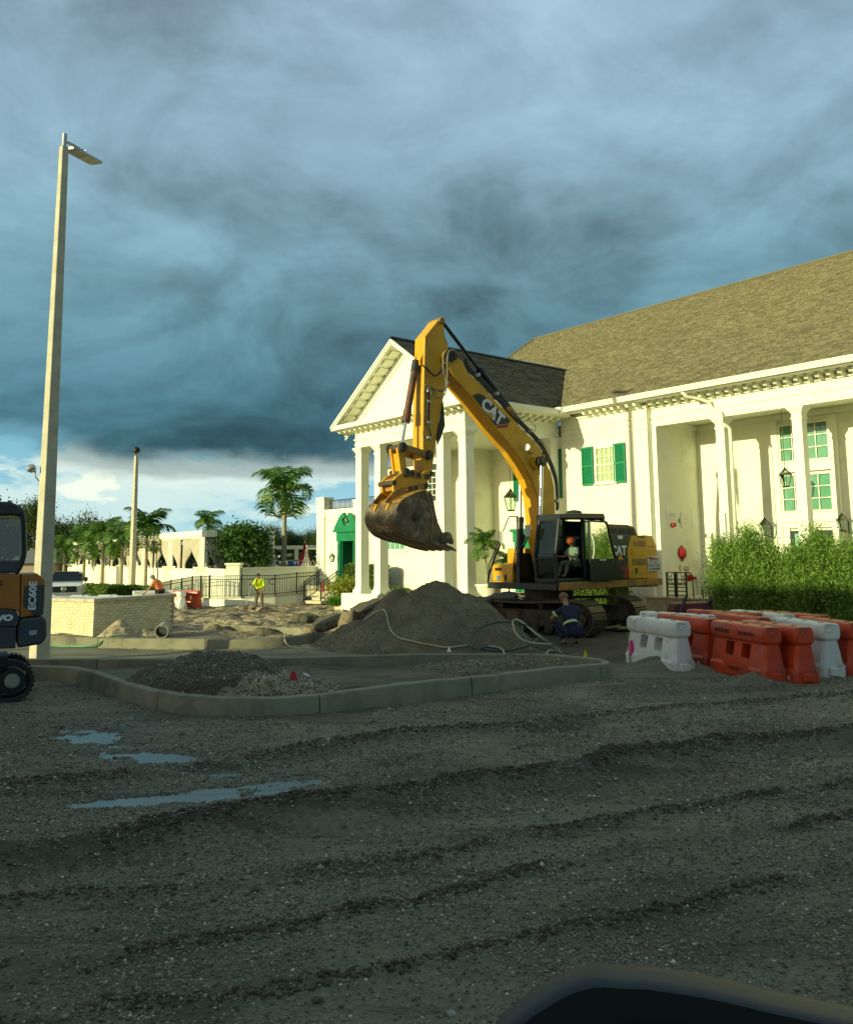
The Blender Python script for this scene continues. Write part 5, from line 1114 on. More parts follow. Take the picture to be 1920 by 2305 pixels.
def lettering_on(s, size, m, pos, xdir, parent, y, off=.0, ax=1.):
    me = text_mesh(s, size, m, off, .002, ax); o = ob('lettering', me, parent); x = Vector((xdir[0], 0, xdir[1])).normalized(); n = Vector((0, 1, 0)); yv = n.cross(x); mt = Matrix((x, yv, n)).transposed().to_4x4(); mt.translation = Vector((pos[0], y, pos[1])); o.matrix_basis = mt; return o
ct = E(1108.5, 927, .33); lettering_on('CAT', .54, 'decal_w', ct, bd, boom, .3365, .022, .92)
pn = np.array([bd[1], -bd[0]]); pn = -pn if pn[1] > 0 else pn
t0 = np.array(ct) + pn * .22
w = MB(); w.prism([tuple(t0 - bd * .19), tuple(t0 + bd * .17), tuple(t0 - pn * .20 - bd * .0)], lambda a, b: (a, .3395, b), (0, .003, 0)); w.build('decal_triangle', M['decal_y'], boom)
onb('weld_rib', [(1166, 961), (1168, 963), (1144.5, 995), (1142.5, 993)], .012, 'cat')
onb('wear_streak', [(1178, 1046), (1181, 1050), (1212, 1128), (1209, 1118), (1196, 1078)], .006, 'catd')
# exposed undersurface scratches; light and pins
b0 = E(1203, 1043, .33); w = MB(); w.cyl((b0[0], .33, b0[1]), (b0[0], .45, b0[1]), .20, n=24); w.build('pin_boss', M['cat'], boom, smooth=40, bevel=.01)
b1 = E(1214, 1039, .45); w = MB(); w.cyl((b1[0], .45, b1[1]), (b1[0], .70, b1[1]), .10, n=18); w.cyl((b1[0], .42, b1[1]), (b1[0], .62, b1[1]), .17, n=18); w.build('cylinder_eye', M['dark'], boom, smooth=40)
p0 = E(1187, 1007, .5); w = MB(); w.lathe([(.03, -.10), (.10, -.02), (.11, .04), (.09, .05)], (p0[0], .5, p0[1]), 14, ax=(.8, .3, .1)); w.build('work_light', M['decal_w'], boom, smooth=40)
w = MB(); w.tube([(p0[0], .5, p0[1] - .08), (p0[0] - .15, .48, p0[1] - .2), (p0[0] - .4, .36, p0[1] - .12)], .015, 6); w.build('light_bracket', M['dark'], boom)
bp_ = E(1014, 806, .33); w = MB(); w.cyl((bp_[0], -.42, bp_[1]), (bp_[0], .42, bp_[1]), .12, n=18); w.build('pivot_pin', M['dark'], boom, smooth=40)
# boom cylinders
for y, top, bot, bt in ((.52, E(1219, 1046, .52), (.95, 1.66), .50), (-.52, (.62, 5.3), (.78, 1.62), .50)):
    T_ = Vector((top[0], y, top[1])); B_ = Vector((bot[0], y, bot[1])); Mi = B_ + (T_ - B_) * .53
    cb_ = cylp('boom_cylinder', B_, Mi, .115, 'dark', n=18); cylp('cylinder_rod', Mi, T_, .062, 'steel', cb_); cylp('cylinder_cap', Mi - (T_ - B_) * .02, Mi + (T_ - B_) * .025, .13, 'black', cb_)
# -- stick
ST = [(994, 713), (984, 722), (955.7, 757.6), (953.8, 823), (951.5, 900), (950.5, 1000), (953, 1062), (972.5, 1062), (981, 1001), (990, 940), (1001, 882.5), (1007.5, 869), (1011, 858), (1012, 805), (1007.8, 771), (1002.3, 759), (998.5, 728)]
stick = plate('stick', ST, -.235, .235, 'cat', bevel=.015)
def ons(name, pts, t, m, yo=.235, b=0.): return plate(name, pts, yo + .0008, yo + t, m, stick, b, yo=yo)
ons('flange', [(984, 722), (955.7, 757.6), (953.8, 823), (950.5, 1000), (953, 1040), (956, 1040), (953.8, 1000), (957.3, 823), (959, 760), (985.5, 727)], .03, 'cat')
b2 = E(1004, 806, .235); w = MB(); w.cyl((b2[0], -.34, b2[1]), (b2[0], .34, b2[1]), .22, n=24); w.build('pivot_boss', M['cat'], stick, smooth=40, bevel=.01)
b3 = E(993, 722, .235); w = MB(); w.cyl((b3[0], -.3, b3[1]), (b3[0], .3, b3[1]), .10, n=18); w.build('top_pin', M['catd'], stick, smooth=40, bevel=.01)
ons('steel_bracket', [(996, 905), (1000, 958), (991, 985), (983, 1002), (982, 985), (988, 950)], .04, 'black')
# front flange mud guard / dark back side strip and bolts
for yy in (858, 878, 935, 990): q = E(946, yy, .0); w = MB(); w.box(q[0] - .02, q[0] + .03, -.25, .25, q[1] - .05, q[1] + .05); w.build('pipe_clamp', M['galv'], stick)
w = MB(); w.tube([EP(963, 878, .28), EP(962, 900, .28), EP(962, 955, .28), EP(968, 970, .28), EP(971, 985, .28)], .02, 6); w.build('hydraulic_pipe', M['hose'], stick, smooth=True)
w = MB(); w.tube([EP(966.5, 880, .28), EP(966, 900, .28), EP(966, 950, .28)], .018, 6); w.build('hydraulic_pipe', M['rust'], stick, smooth=True)
for yy in (880, 903, 950, 985): q = E(965, yy, .28); w = MB(); w.box(q[0] - .09, q[0] + .06, .24, .30, q[1] - .04, q[1] + .04); w.build('pipe_clamp', M['galv'], stick, bevel=.01)
ons('grade_mark', [(977, 942), (981, 942), (980.5, 951), (976.5, 951)], .003, 'decal_y')
# stick cylinder on the boom back
T_ = Vector(EP(994, 722, 0)); B_ = Vector(EP(1160, 940, 0)); mid = T_.lerp(B_, .50)
sc1 = cylp('stick_cylinder', mid, B_, .125, 'black', n=18); cylp('cylinder_rod', T_, mid, .058, 'dark', sc1); cylp('cylinder_cap', mid - (B_ - T_).normalized() * .1, mid + (B_ - T_).normalized() * .1, .145, 'black', sc1)
w = MB(); q = E(1150, 930, .2); w.prism([(q[0] - .35, q[1] - .45), (q[0] + .35, q[1] - .05), (q[0] + .1, q[1] + .22), (q[0] - .1, q[1] + .18)], lambda a, b: (a, -.2, b), (0, .4, 0)); w.build('cylinder_bracket', M['cat'], boom)
# bucket cylinder on the stick front
T_ = Vector(EP(937, 812, 0)); B_ = Vector(EP(904, 1004, 0)); mid = T_.lerp(B_, .70)
bc = cylp('bucket_cylinder', T_, mid, .105, 'rust', n=18); cylp('cylinder_rod', mid, B_, .05, 'steel', bc); cylp('cylinder_cap', mid - (B_ - T_).normalized() * .3, mid + (B_ - T_).normalized() * .06, .125, 'rust', bc); cylp('cylinder_cap', T_, T_ + (B_ - T_).normalized() * .35, .12, 'dark', bc)
w = MB(); q0_ = E(955, 770, .0); q1_ = E(936, 815, 0.); q2_ = E(955, 830, 0.)
for s_ in (-1, 1): w = MB(); w.prism([q0_, q1_, (q1_[0] - .02, q1_[1] - .12), q2_], lambda a, b: (a, s_ * .16 - .03, b), (0, .06, 0)); w.build('cylinder_bracket', M['cat'], stick)
# linkage
P1 = E(906, 1006, .3); P2 = E(965, 1024, .3); P3 = E(914, 1064, .3)
for s_ in (-1, 1):
    w = MB(); w.bar((P1[0], s_ * .30, P1[1]), (P2[0], s_ * .30, P2[1]), .06, .20, up=(0, 0, 1)); w.build('idler_link', M['catd'], exc, bevel=.02)
    w = MB(); w.bar((P1[0], s_ * .17, P1[1]), (P3[0], s_ * .17, P3[1]), .09, .24, up=(1, 0, 0)); w.build('bucket_link', M['cat'], exc, bevel=.02)
w = MB(); w.bar((P1[0] - .03, 0, P1[1] - .15), (P3[0], 0, P3[1]), .30, .12, up=(1, 0, 0)); w.build('bucket_link', M['cat'], exc, bevel=.02)
for p in (P1, P2, P3): w = MB(); w.cyl((p[0], -.38, p[1]), (p[0], .38, p[1]), .10, n=16); w.cyl((p[0], -.34, p[1]), (p[0], -.25, p[1]), .14, n=16); w.cyl((p[0], .25, p[1]), (p[0], .34, p[1]), .14, n=16); w.build('link_pin', M['mudsteel'], exc, smooth=40)
# coupler
CP = [(884, 1082), (893, 1072), (905, 1064), (919, 1056), (950, 1065), (957, 1060), (969, 1058), (975, 1065), (972, 1075), (963, 1083), (966, 1094), (960, 1103), (940, 1106), (914.7, 1110), (898, 1114), (886, 1106)]
for s_ in (-1, 1): cpl = plate('coupler_plate', CP, s_ * .27 - .04, s_ * .27 + .04, 'cat', yo=.31, bevel=.015)
plate('coupler_body', [(890, 1078), (920, 1064), (958, 1068), (958, 1096), (915, 1104), (893, 1104)], -.23, .23, 'catd', yo=.31)
for px, py in ((927, 1066), (940, 1070), (960, 1073), (969, 1066), (921, 1101), (934, 1099), (957, 1094), (886, 1087)):
    p = E(px, py, .31); w = MB(); w.cyl((p[0], -.36, p[1]), (p[0], .36, p[1]), .075, n=14); w.build('coupler_pin', M['mudsteel'], exc, smooth=40)
plate('coupler_link', [(921, 1058), (930, 1056), (948, 1067), (950, 1076), (940, 1077), (922, 1070)], .32, .355, 'catd', yo=.35)
plate('coupler_link', [(915, 1096), (930, 1092), (950, 1086), (962, 1090), (962, 1100), (945, 1103), (922, 1109), (914, 1104)], .32, .355, 'catd', yo=.35)
# bucket
HW = .75
side = [(959, 1102.7), (966, 1107), (974, 1115), (981, 1155), (986.6, 1177), (995.8, 1197), (1004, 1205), (1007, 1224), (990.3, 1229), (968.3, 1221), (946.4, 1217), (928, 1211), (913.4, 1204.3), (905, 1197), (898.8, 1187.8), (893.5, 1178), (891.3, 1169.5), (891.3, 1158), (893.3, 1147.6), (897, 1137), (902.5, 1129.3), (913.4, 1119.5), (935, 1110)]
bk = plate('bucket', side, HW - .035, HW, 'bucket', bevel=.006, yo=HW); plate('bucket_side', side, -HW, -HW + .035, 'bucket', bk, .006, yo=HW)
shell = [E(x, y, HW) for x, y in [(1012, 1232), (990.3, 1229), (968.3, 1221), (946.4, 1217), (928, 1211), (913.4, 1204.3), (905, 1197), (898.8, 1187.8), (893.5, 1178), (891.3, 1169.5), (891.3, 1158), (893.3, 1147.6), (897, 1137), (902.5, 1129.3), (913.4, 1119.5), (935, 1110), (957, 1103.5)]]
cx_, cz_ = E(945, 1160, HW)
w = MB(); vs = []
for x, z in shell:
    d = math.hypot(x - cx_, z - cz_); k_ = (d - .045) / d; vs += [(x, -HW - .005, z), (x, HW + .005, z), (cx_ + (x - cx_) * k_, -HW + .03, cz_ + (z - cz_) * k_), (cx_ + (x - cx_) * k_, HW - .03, cz_ + (z - cz_) * k_)]
ns_ = len(shell); fs = []
for i in range(ns_ - 1): a = 4 * i; fs += [(a, a + 1, a + 5, a + 4), (a + 3, a + 2, a + 6, a + 7), (a + 1, a + 3, a + 7, a + 5), (a + 2, a, a + 4, a + 6)]
fs += [(0, 2, 3, 1), (4 * ns_ - 4, 4 * ns_ - 3, 4 * ns_ - 1, 4 * ns_ - 2)]
w.add(vs, fs); w.build('bucket_shell', M['bucket'], bk, smooth=35)
# raised wear straps and weld seams round the shell
def strap(y0, y1, i0, i1, t, m='bucket', nm='wear_strap'):
    w = MB(); vs = []
    for x, z in shell[i0:i1]:
        d = math.hypot(x - cx_, z - cz_); k0 = (d - .01) / d; k1 = (d + t) / d
        for k_ in (k0, k1): vs += [(cx_ + (x - cx_) * k_, y0, cz_ + (z - cz_) * k_), (cx_ + (x - cx_) * k_, y1, cz_ + (z - cz_) * k_)]
    n = i1 - i0; fs = [(0, 1, 3, 2), (4 * n - 4, 4 * n - 2, 4 * n - 1, 4 * n - 3)]
    for i in range(n - 1): a = 4 * i; fs += [(a, a + 4, a + 5, a + 1), (a + 2, a + 3, a + 7, a + 6), (a, a + 2, a + 6, a + 4), (a + 1, a + 5, a + 7, a + 3)]
    w.add(vs, fs); w.build(nm, M[m], bk)
for y in (-.72, -.30, .12, .54): strap(y, y + .14, 1, 7, .02)
strap(.60, .755, 1, 13, .012); strap(-.755, -.60, 1, 13, .012)
for i in (8, 6): strap(-.75, .75, i, i + 2, .014)
strap(-.34, -.26, 11, 16, .05, 'cat', 'bucket_rib'); strap(.26, .34, 11, 16, .05, 'cat', 'bucket_rib')
for s_ in (-1, 1): plate('bucket_ear', [(866, 1130), (884, 1108), (900, 1098), (958, 1092), (960, 1104), (935, 1112), (913, 1122), (897, 1140), (890, 1150), (884, 1134)], s_ * .30 - .03, s_ * .30 + .03, 'catd', bk, .01, yo=.33)
w = MB(); w.prism([E(x, y, HW) for x, y in ((901, 1127), (935, 1108), (958, 1101), (958, 1105), (935, 1112), (903, 1131))], lambda a, b: (a, -.74, b), (0, 1.48, 0)); w.build('top_plate', M['catd'], bk, bevel=.01)
p = E(937, 1164, HW); w = MB(); w.cyl((p[0], HW, p[1]), (p[0], HW + .03, p[1]), .13, n=22); w.cyl((p[0], HW + .03, p[1]), (p[0], HW + .05, p[1]), .08, n=18); w.build('drain_boss', M['mudsteel'], bk, smooth=40)
onbk = lambda nm, pts, t, m: plate(nm, pts, HW + .001, HW + t, m, bk, .004, yo=HW)
onbk('edge_bar', [(958, 1103), (961, 1104), (974, 1173), (970.5, 1218), (967.5, 1218), (971, 1173)], .022, 'catd')
onbk('wear_plate', [(893, 1172), (905, 1170), (918, 1186), (935, 1199), (962, 1205), (966, 1218), (946, 1214), (914, 1201), (899, 1185)], .012, 'bucket')
for s_ in (-1, 1): plate('side_cutter', [(992, 1200), (1007, 1197), (1013, 1201), (1019.5, 1221), (1017, 1226), (1008, 1222), (990, 1220)], s_ * (HW + .01) - .04, s_ * (HW + .01) + .04, 'bucket', bk, .012, yo=HW)
lip0 = E(1000, 1227, HW); tipp = E(1031.4, 1240.5, HW); dt_ = np.array([tipp[0] - lip0[0], tipp[1] - lip0[1]])
w = MB(); w.prism([(lip0[0] + .3 * -dt_[0], lip0[1] + .06), (lip0[0] + .35 * dt_[0], lip0[1] + .35 * dt_[1] + .03), (lip0[0] + .35 * dt_[0], lip0[1] + .35 * dt_[1] - .01), (lip0[0] - .3 * dt_[0], lip0[1] - .03)], lambda a, b: (a, -HW, b), (0, 2 * HW, 0)); w.build('cutting_edge', M['bucket'], bk)
tm = MB(); L_ = math.hypot(*dt_)
tm.add([(-.12, -.085, -.05), (-.12, .085, -.05), (-.12, .085, .09), (-.12, -.085, .09), (L_ * .55, -.06, -.05), (L_ * .55, .06, -.05), (L_ * .55, .06, .045), (L_ * .55, -.06, .045), (L_, -.035, -.012), (L_, .035, -.012), (L_, .035, .004), (L_, -.035, .004)],
       [(0, 3, 2, 1), (0, 1, 5, 4), (1, 2, 6, 5), (2, 3, 7, 6), (3, 0, 4, 7), (4, 5, 9, 8), (5, 6, 10, 9), (6, 7, 11, 10), (7, 4, 8, 11), (8, 9, 10, 11)])
tmm = tm.mesh('tooth', M['bucket'])
for y in (-.66, -.33, 0, .33, .66): o = ob('tooth', tmm, bk, (lip0[0], y, lip0[1])); o.rotation_euler = (0, -math.atan2(dt_[1], dt_[0]), 0)
# -- hoses: loops over the knuckle, bundle along the boom back
HL = [([(1040, 806), (1022, 787), (1010, 795), (1008, 830), (1009, 862), (997, 880), (975, 874), (957, 866)], 'hoseg', .42),
      ([(1032, 800), (1014, 790), (1000, 795), (998, 830), (1004, 858), (1000, 872), (980, 878), (965, 872)], 'hoseg', .46),
      ([(1030, 804), (1008, 790), (997, 800), (996, 825), (992, 838), (980, 845), (965, 836), (950, 820)], 'hose', .40),
      ([(1036, 806), (1018, 788), (1007, 800), (1007, 840), (1004, 880), (996, 892), (983, 895), (970, 884)], 'hoseg', .50),
      ([(1028, 808), (1006, 796), (998, 815), (990, 836), (978, 846), (962, 830), (952, 824)], 'hose', .36)]
def spline(P, n=6):
    P = [Vector(p) for p in P]; out = []
    for i in range(len(P) - 1):
        a, b, c, d = P[max(i - 1, 0)], P[i], P[i + 1], P[min(i + 2, len(P) - 1)]
        for k in range(n): t = k / n; out.append(.5 * ((2 * b) + (c - a) * t + (2 * a - 5 * b + 4 * c - d) * t * t + (3 * b - a - 3 * c + d) * t ** 3))
    return out + [P[-1]]
for pts, m, y in HL: w = MB(); w.tube(spline([EP(x, yy, y) for x, yy in pts]), .021, 6); w.build('hydraulic_hose', M[m], exc, smooth=True)
top = BT[2:]
for k, (off, y, m, r_) in enumerate(((-3, .26, 'hose', .028), (-5, .16, 'hose', .028), (-7, .05, 'hose', .03), (-4, -.1, 'hose', .03), (-9, .20, 'hoseg', .014), (-7, -.22, 'hose', .028))):
    w = MB(); w.tube(spline([EP(x - off * .75 + 1, yy + off, y) for x, yy in top], 3), r_, 6); w.build('hydraulic_pipe', M[m], boom, smooth=True)
for px, py in ((1070, 846), (1112, 888), (1150, 928), (1158, 938), (1212, 994), (1190, 972), (1247, 1130)):
    p = E(px + 3, py - 2, .2); w = MB(); w.box(p[0] - .06, p[0] + .06, -.28, .32, p[1] - .05, p[1] + .05); w.build('pipe_clamp', M['galv'], boom, bevel=.01)
w = MB(); w.tube([EP(x, y, .3) for x, y in ((1172, 948), (1193, 947), (1206, 960), (1204, 972))], .012, 5); w.build('hose_guard', M['catd'], boom); w = MB(); w.tube([EP(x, y, .3) for x, y in ((1217, 990), (1228, 1002), (1237, 1017), (1236, 1030))], .012, 5); w.build('hose_guard', M['catd'], boom)
w = MB(); w.lathe([(.0, 0), (.26, .02), (.22, .10), (.0, .14)], (.0, 1.2, 3.70), 14); w.build('roof_beacon_base', M['dark'], exc, smooth=40)
# -- markings on the upper body
def side_text(s, size, m, px, py, y=1.66, off=0., ax=1.):
    p = E(px, py, y); return lettering_on(s, size, m, p, (-1, 0), exc, y, off, ax)
side_text('CAT', .40, 'decal_w', 1393, 1240, 1.657, .018, .95)
p = E(1398, 1251, 1.657); w = MB(); w.prism([(p[0] + .16, p[1] - .12), (p[0] - .12, p[1] - .12), (p[0] + .08, p[1] + .06)], lambda a, b: (a, 1.6595, b), (0, .003, 0)); w.build('decal_triangle', M['decal_y'], exc)
side_text('3', .16, 'hoseg', 1379, 1266, 1.79, .004); side_text('36', .12, 'hoseg', 1396, 1262, 1.657, .004)
side_text('PFA20629', .085, 'decal_k', 1444, 1209, 1.662, .003)
p = E(1396, 1209, 1.657); w = MB(); w.box(p[0] - .12, p[0] + .12, 1.656, 1.659, p[1] - .06, p[1] + .05); w.build('notice_sticker', M['decal_w'], exc)
p = E(1403, 1279, 1.657); w = MB(); w.box(p[0] - .11, p[0] + .11, 1.656, 1.659, p[1] - .06, p[1] + .04); w.build('notice_sticker', M['decal_r'], exc)
# company sign
s0 = E(1457, 1252, 1.675); s1 = E(1487, 1285, 1.675)
sx0, sx1, sz0, sz1 = s1[0], s0[0], s1[1], s0[1]
sg = bxp('company_sign', sx0, sx1, 1.6735, 1.681, sz0, sz1, mat('sign_white', (.70, .70, .60), .5), bevel=0)
sw = sx1 - sx0; shh_ = sz1 - sz0
def S_(u, v): return (sx1 - u * sw, sz0 + v * shh_)
w = MB(); w.prism([S_(.04, .97), S_(.95, .84), S_(.84, .56), S_(.14, .56)], lambda a, b: (a, 1.6815, b), (0, .002, 0)); w.build('logo_shield', M['decal_r'], sg)
for s, u, v, sz, m in (('Azzarelli', .5, .70, .155, 'decal_w'), ('PAVING • SEALCOATING', .5, .44, .052, 'decal_k'), ('CONCRETE • STRIPING', .5, .31, .052, 'decal_k'), ('813-909-0070', .5, .13, .088, 'decal_k')):
    lettering_on(s, sz * sw / .60, m, S_(u, v), (-1, 0), sg, 1.6845, .002 if sz > .06 else 0)
# ================================================================ vegetation helpers
def leafmat(name, c1, c2, c3, tr=.35):
    m = bpy.data.materials.new(name); m.use_nodes = True; nt = m.node_tree; N = nt.nodes; L = nt.links; N.clear()
    g = N.new('ShaderNodeNewGeometry'); r = N.new('ShaderNodeValToRGB'); e = r.color_ramp.elements; L.new(g.outputs['Random Per Island'], r.inputs[0])
    e[0].color = c1 + (1,); e[1].color = c3 + (1,); x = e.new(.55); x.color = c2 + (1,)
    d = N.new('ShaderNodeBsdfPrincipled'); d.inputs['Roughness'].default_value = .5; d.inputs['Specular IOR Level'].default_value = .3; L.new(r.outputs[0], d.inputs['Base Color'])
    t = N.new('ShaderNodeBsdfTranslucent'); L.new(r.outputs[0], t.inputs[0]); x = N.new('ShaderNodeMixShader'); x.inputs[0].default_value = tr; L.new(d.outputs[0], x.inputs[1]); L.new(t.outputs[0], x.inputs[2])
    o = N.new('ShaderNodeOutputMaterial'); L.new(x.outputs[0], o.inputs[0]); return m
M['leaf'] = leafmat('leaf_dark_green', (.020, .060, .010), (.045, .12, .018), (.10, .20, .03))
M['leafhedge'] = leafmat('leaf_hedge', (.05, .11, .015), (.11, .19, .025), (.22, .28, .05))
M['leafcon'] = leafmat('leaf_podocarpus', (.06, .15, .022), (.17, .31, .045), (.34, .47, .10))
M['leafpalm'] = leafmat('leaf_palm', (.035, .11, .015), (.08, .19, .025), (.20, .27, .05))
M['leaffar'] = leafmat('leaf_far_trees', (.028, .055, .014), (.055, .095, .022), (.10, .14, .035))
M['grass'] = leafmat('grass_blade', (.04, .15, .015), (.07, .22, .02), (.14, .30, .04))
def quads(C, A, B, name, m, parent=None, **k):
    """leaf quads: centres C, half axes A and B"""
    n = len(C); v = np.stack([C - A, C + B * .9, C + A, C - B * .9], 1).reshape(-1, 3); me = bpy.data.meshes.new(name); me.vertices.add(n * 4); me.vertices.foreach_set('co', v.ravel())
    me.loops.add(n * 4); me.loops.foreach_set('vertex_index', np.arange(n * 4)); me.polygons.add(n); me.polygons.foreach_set('loop_start', np.arange(n) * 4); me.update(calc_edges=True); me.materials.append(m)
    o = ob(name, me, parent); 
    for a, b in k.items(): o[a] = b
    return o
def unit(v): return v / (np.linalg.norm(v, axis=-1, keepdims=True) + 1e-9)
def crown(name, n, c, rad, ls, m, parent, seed, clumps=40, up=0., asp=.45, shell=.75, kind='stuff', csz=.28):
    r = np.random.default_rng(seed); d = unit(r.normal(size=(clumps, 3))); d[:, 2] = np.where(d[:, 2] < -.55, -d[:, 2], d[:, 2]); cc = d * (shell + (1 - shell) * r.random((clumps, 1))) * np.array(rad) * (.82 + .3 * r.random((clumps, 1)))
    i = r.integers(0, clumps, n); C = cc[i] + r.normal(size=(n, 3)) * np.array(rad) * csz * (.7 + .6 * r.random((n, 1))); k = r.random(n) < .25; C[k] = unit(r.normal(size=(k.sum(), 3))) * np.array(rad) * (r.random((k.sum(), 1)) ** .5) * .92
    a = unit(unit(C) * .5 + r.normal(size=(n, 3)) * .8 + np.array([0, 0, up])); b = unit(np.cross(a, r.normal(size=(n, 3)))); s = ls * (.6 + .8 * r.random((n, 1)))
    return quads(C + np.array(c), a * s, b * s * asp, name, m, parent, kind=kind)
def tree(px, ytop, rpx, Y, label, m='leaffar', n=2600, seed=0, asp_=1.1, ls=None, group='trees beyond the terrace', base=0., zb=None, nm='background_tree', ht=None):
    top = AY(px, ytop, Y)[2]; r = rpx * Y / 1923.; rz_ = min(r * asp_, (top - .5) / 2 * .98); c = AY(px, ytop, Y); t = thing(nm, (c[0], Y, base), 0, label, 'tree', group)
    cz = top - rz_ - base; crown('crown', n, (0, 0, cz), (r, r * .9, rz_), ls or r * .062, M[m], t, seed, 46, asp=.6)
    w = MB(); rr = random.Random(seed); w.tube([(0, 0, -.2), (.03 * r, 0, cz * .5), (-.04 * r, 0, cz)], [r * .07, r * .055, r * .03], 7)
    for k in range(5): a = rr.uniform(0, 6.28); w.tube([(0, 0, cz * (.45 + .08 * k)), (r * .35 * math.cos(a), r * .35 * math.sin(a), cz + rz_ * .1), (r * .7 * math.cos(a), r * .7 * math.sin(a), cz + rz_ * rr.uniform(.2, .6))], [r * .035, r * .022, r * .008], 5)
    w.build('trunk', M['bark'], t, smooth=True); return t
# ---- far tree line
TL = [(-40, 1150, 60, 82, 'big dark tree at the far left beyond the small excavator'), (25, 1152, 46, 84, 'dark tree seen through the small excavator cab'), (82, 1134, 34, 80, 'tall dark tree right beside the light pole'),
      (128, 1186, 34, 96, 'rounded tree just right of the light pole'), (160, 1184, 36, 100, 'broad olive tree behind the first young palms'), (196, 1160, 34, 106, 'thin tree with bare grey upper twigs'), (238, 1186, 30, 104, 'tree behind the middle young palms'),
      (276, 1206, 26, 108, 'low tree left of the tallest pole'), (300, 1216, 26, 110, 'low dark tree behind the tallest young palm'), (598, 1212, 20, 140, 'tree rising left of the tall palm trunk'), (617, 1188, 20, 138, 'highest round topped tree left of the tall palm trunk'),
      (650, 1200, 17, 142, 'tree directly right of the tall palm trunk'), (672, 1206, 17, 144, 'tree above the white pergola post'), (694, 1202, 18, 140, 'tree above the red umbrella'), (716, 1196, 16, 138, 'tree touching the left edge of the clubhouse'), (570, 1215, 22, 146, 'tree peeping over the round clipped tree'), (735, 1210, 16, 146, 'tree hidden mostly by the clubhouse corner')]
for i, (px, yt, rp_, Y, lb) in enumerate(TL): tree(px, yt, rp_, Y, lb, n=2200 if i == 5 else 7500, seed=200 + i, asp_=1.5 if rp_ < 24 else 1.15)
for i, (x, y, r_) in enumerate(((-70, 118, 9), (-58, 124, 8), (-46, 128, 8), (-33, 132, 8), (-22, 150, 8))):
    t = thing('scrub_bank', (x, y, 0), 0, ('scrub beyond the yard, far left', 'scrub beyond the yard, left behind the pickup', 'scrub beyond the yard behind the young palms', 'scrub beyond the yard behind the canopies', 'scrub beyond the yard left of the clubhouse')[i], 'bushes', 'scrub filling the gaps under the far trees'); crown('foliage', 1800, (0, 0, 2.2), (r_, 3, 2.6), .42, M['leaffar'], t, 260 + i, 40, asp=.6)
# ---- palms
def frond_mesh(L_, droop, n=26, lw=.019, ll=.36, m='leafpalm', seed=0, up=.6):
    r = np.random.default_rng(seed); P = []
    th = up; x = z = 0.
    for i in range(15): P.append((x, 0, z)); x += L_ / 14 * math.cos(th); z += L_ / 14 * math.sin(th); th -= droop / 14 * (1 + i / 9)
    w = MB(); w.tube(P, [.022 * L_ * (1 - i / 16) for i in range(15)], 4)
    P = np.array(P)
    for i in range(n):
        t = .14 + .86 * i / n; q = t * 14; k = min(int(q), 13); p = P[k] + (P[k + 1] - P[k]) * (q - k); tg = unit(P[k + 1] - P[k]); l = ll * L_ * (math.sin(math.pi * (.12 + .86 * t)) ** .6) * r.uniform(.85, 1.1)
        for s in (-1, 1):
            d = unit(np.array([tg[0] * .55, s * .9, -.32 + .3 * r.random()])); e = p + d * l * .55; f_ = p + d * l + np.array([0, 0, -.28 * l]); wv = tg * lw * L_
            w.add([p - wv * .4, p + wv * .6, e + wv, e - wv, f_], [(0, 1, 2, 3), (3, 2, 4)])
    return w.mesh('frond', M[m])
_fr = {}
def palm(name, base, H_, L_, nf, label, group=None, seed=0, tr=.09, lean=0., cat='palm', m='leafpalm', droop=1.5):
    key = (round(L_, 1), m, droop)
    if key not in _fr: _fr[key] = [frond_mesh(L_, droop * (.75 + .22 * k), seed=k, m=m, up=(1.25, .85, .45)[k]) for k in range(3)]
    t = thing(name, tuple(base), 0, label, cat, group); r = random.Random(seed); w = MB(); pts = []; rs = []
    for i in range(14): z = H_ * i / 13; pts.append((lean * (i / 13) ** 2, 0, z - .1)); rs.append(tr * (1.25 if i == 0 else 1.05 - .35 * i / 13) * (1 + .05 * (i % 2)))
    w.tube(pts, rs, 9); w.build('trunk', M['palmtrunk'], t, smooth=True)
    w = MB(); w.tube([(lean, 0, H_ - .12), (lean, 0, H_ + L_ * .16)], [tr * .75, tr * .3], 8); w.build('crownshaft', M['grass'], t, smooth=True)
    for k in range(nf):
        v = 0 if k < nf * .35 else (1 if k < nf * .7 else 2); o = ob('frond', _fr[key][v], t, (lean, 0, H_ + L_ * .1)); o.rotation_euler = (r.uniform(-.25, .25), (-.35, -.1, .3)[v] + r.uniform(-.15, .15), k * 2.39996 + r.uniform(-.2, .2)); o.scale = (r.uniform(.85, 1.1),) * 3
    return t
for i, (px, yc, Y, L_, lb) in enumerate(((142, 1243, 70, 1.55, 'leftmost young palm, small, nearest the light pole'), (187, 1232, 67, 1.75, 'second young palm from the left, with a dark trunk'), (229, 1222, 63, 1.85, 'third young palm from the left, pale fruit under its crown'), (272, 1224, 60.5, 1.55, 'fourth young palm from the left, close to the tallest pole'))):
    b = AY(px, 1326, Y); zc = AY(px, yc, Y)[2]; palm('young_palm', (b[0], Y, .2), zc - .2, L_ * 1.25, 15, lb, 'young palms along the white terrace wall', i, .13)
b = AY(327, 1322, 56.5); zc = AY(330, 1206, 56.5)[2]; palm('young_palm', (b[0], 56.5, .3), zc - .3, 2.5, 15, 'tallest young palm with long drooping fronds, right of the tallest pole', 'young palms along the white terrace wall', 9, .12, droop=1.9)
b = AY(639, 1276, 53); zc = AY(638, 1122, 53)[2]; palm('tall_palm', (b[0], 53, .8), zc - .8, 3.0, 12, 'tall single palm with grey trunk rising above the terrace wall', None, 12, .17, droop=2.1)
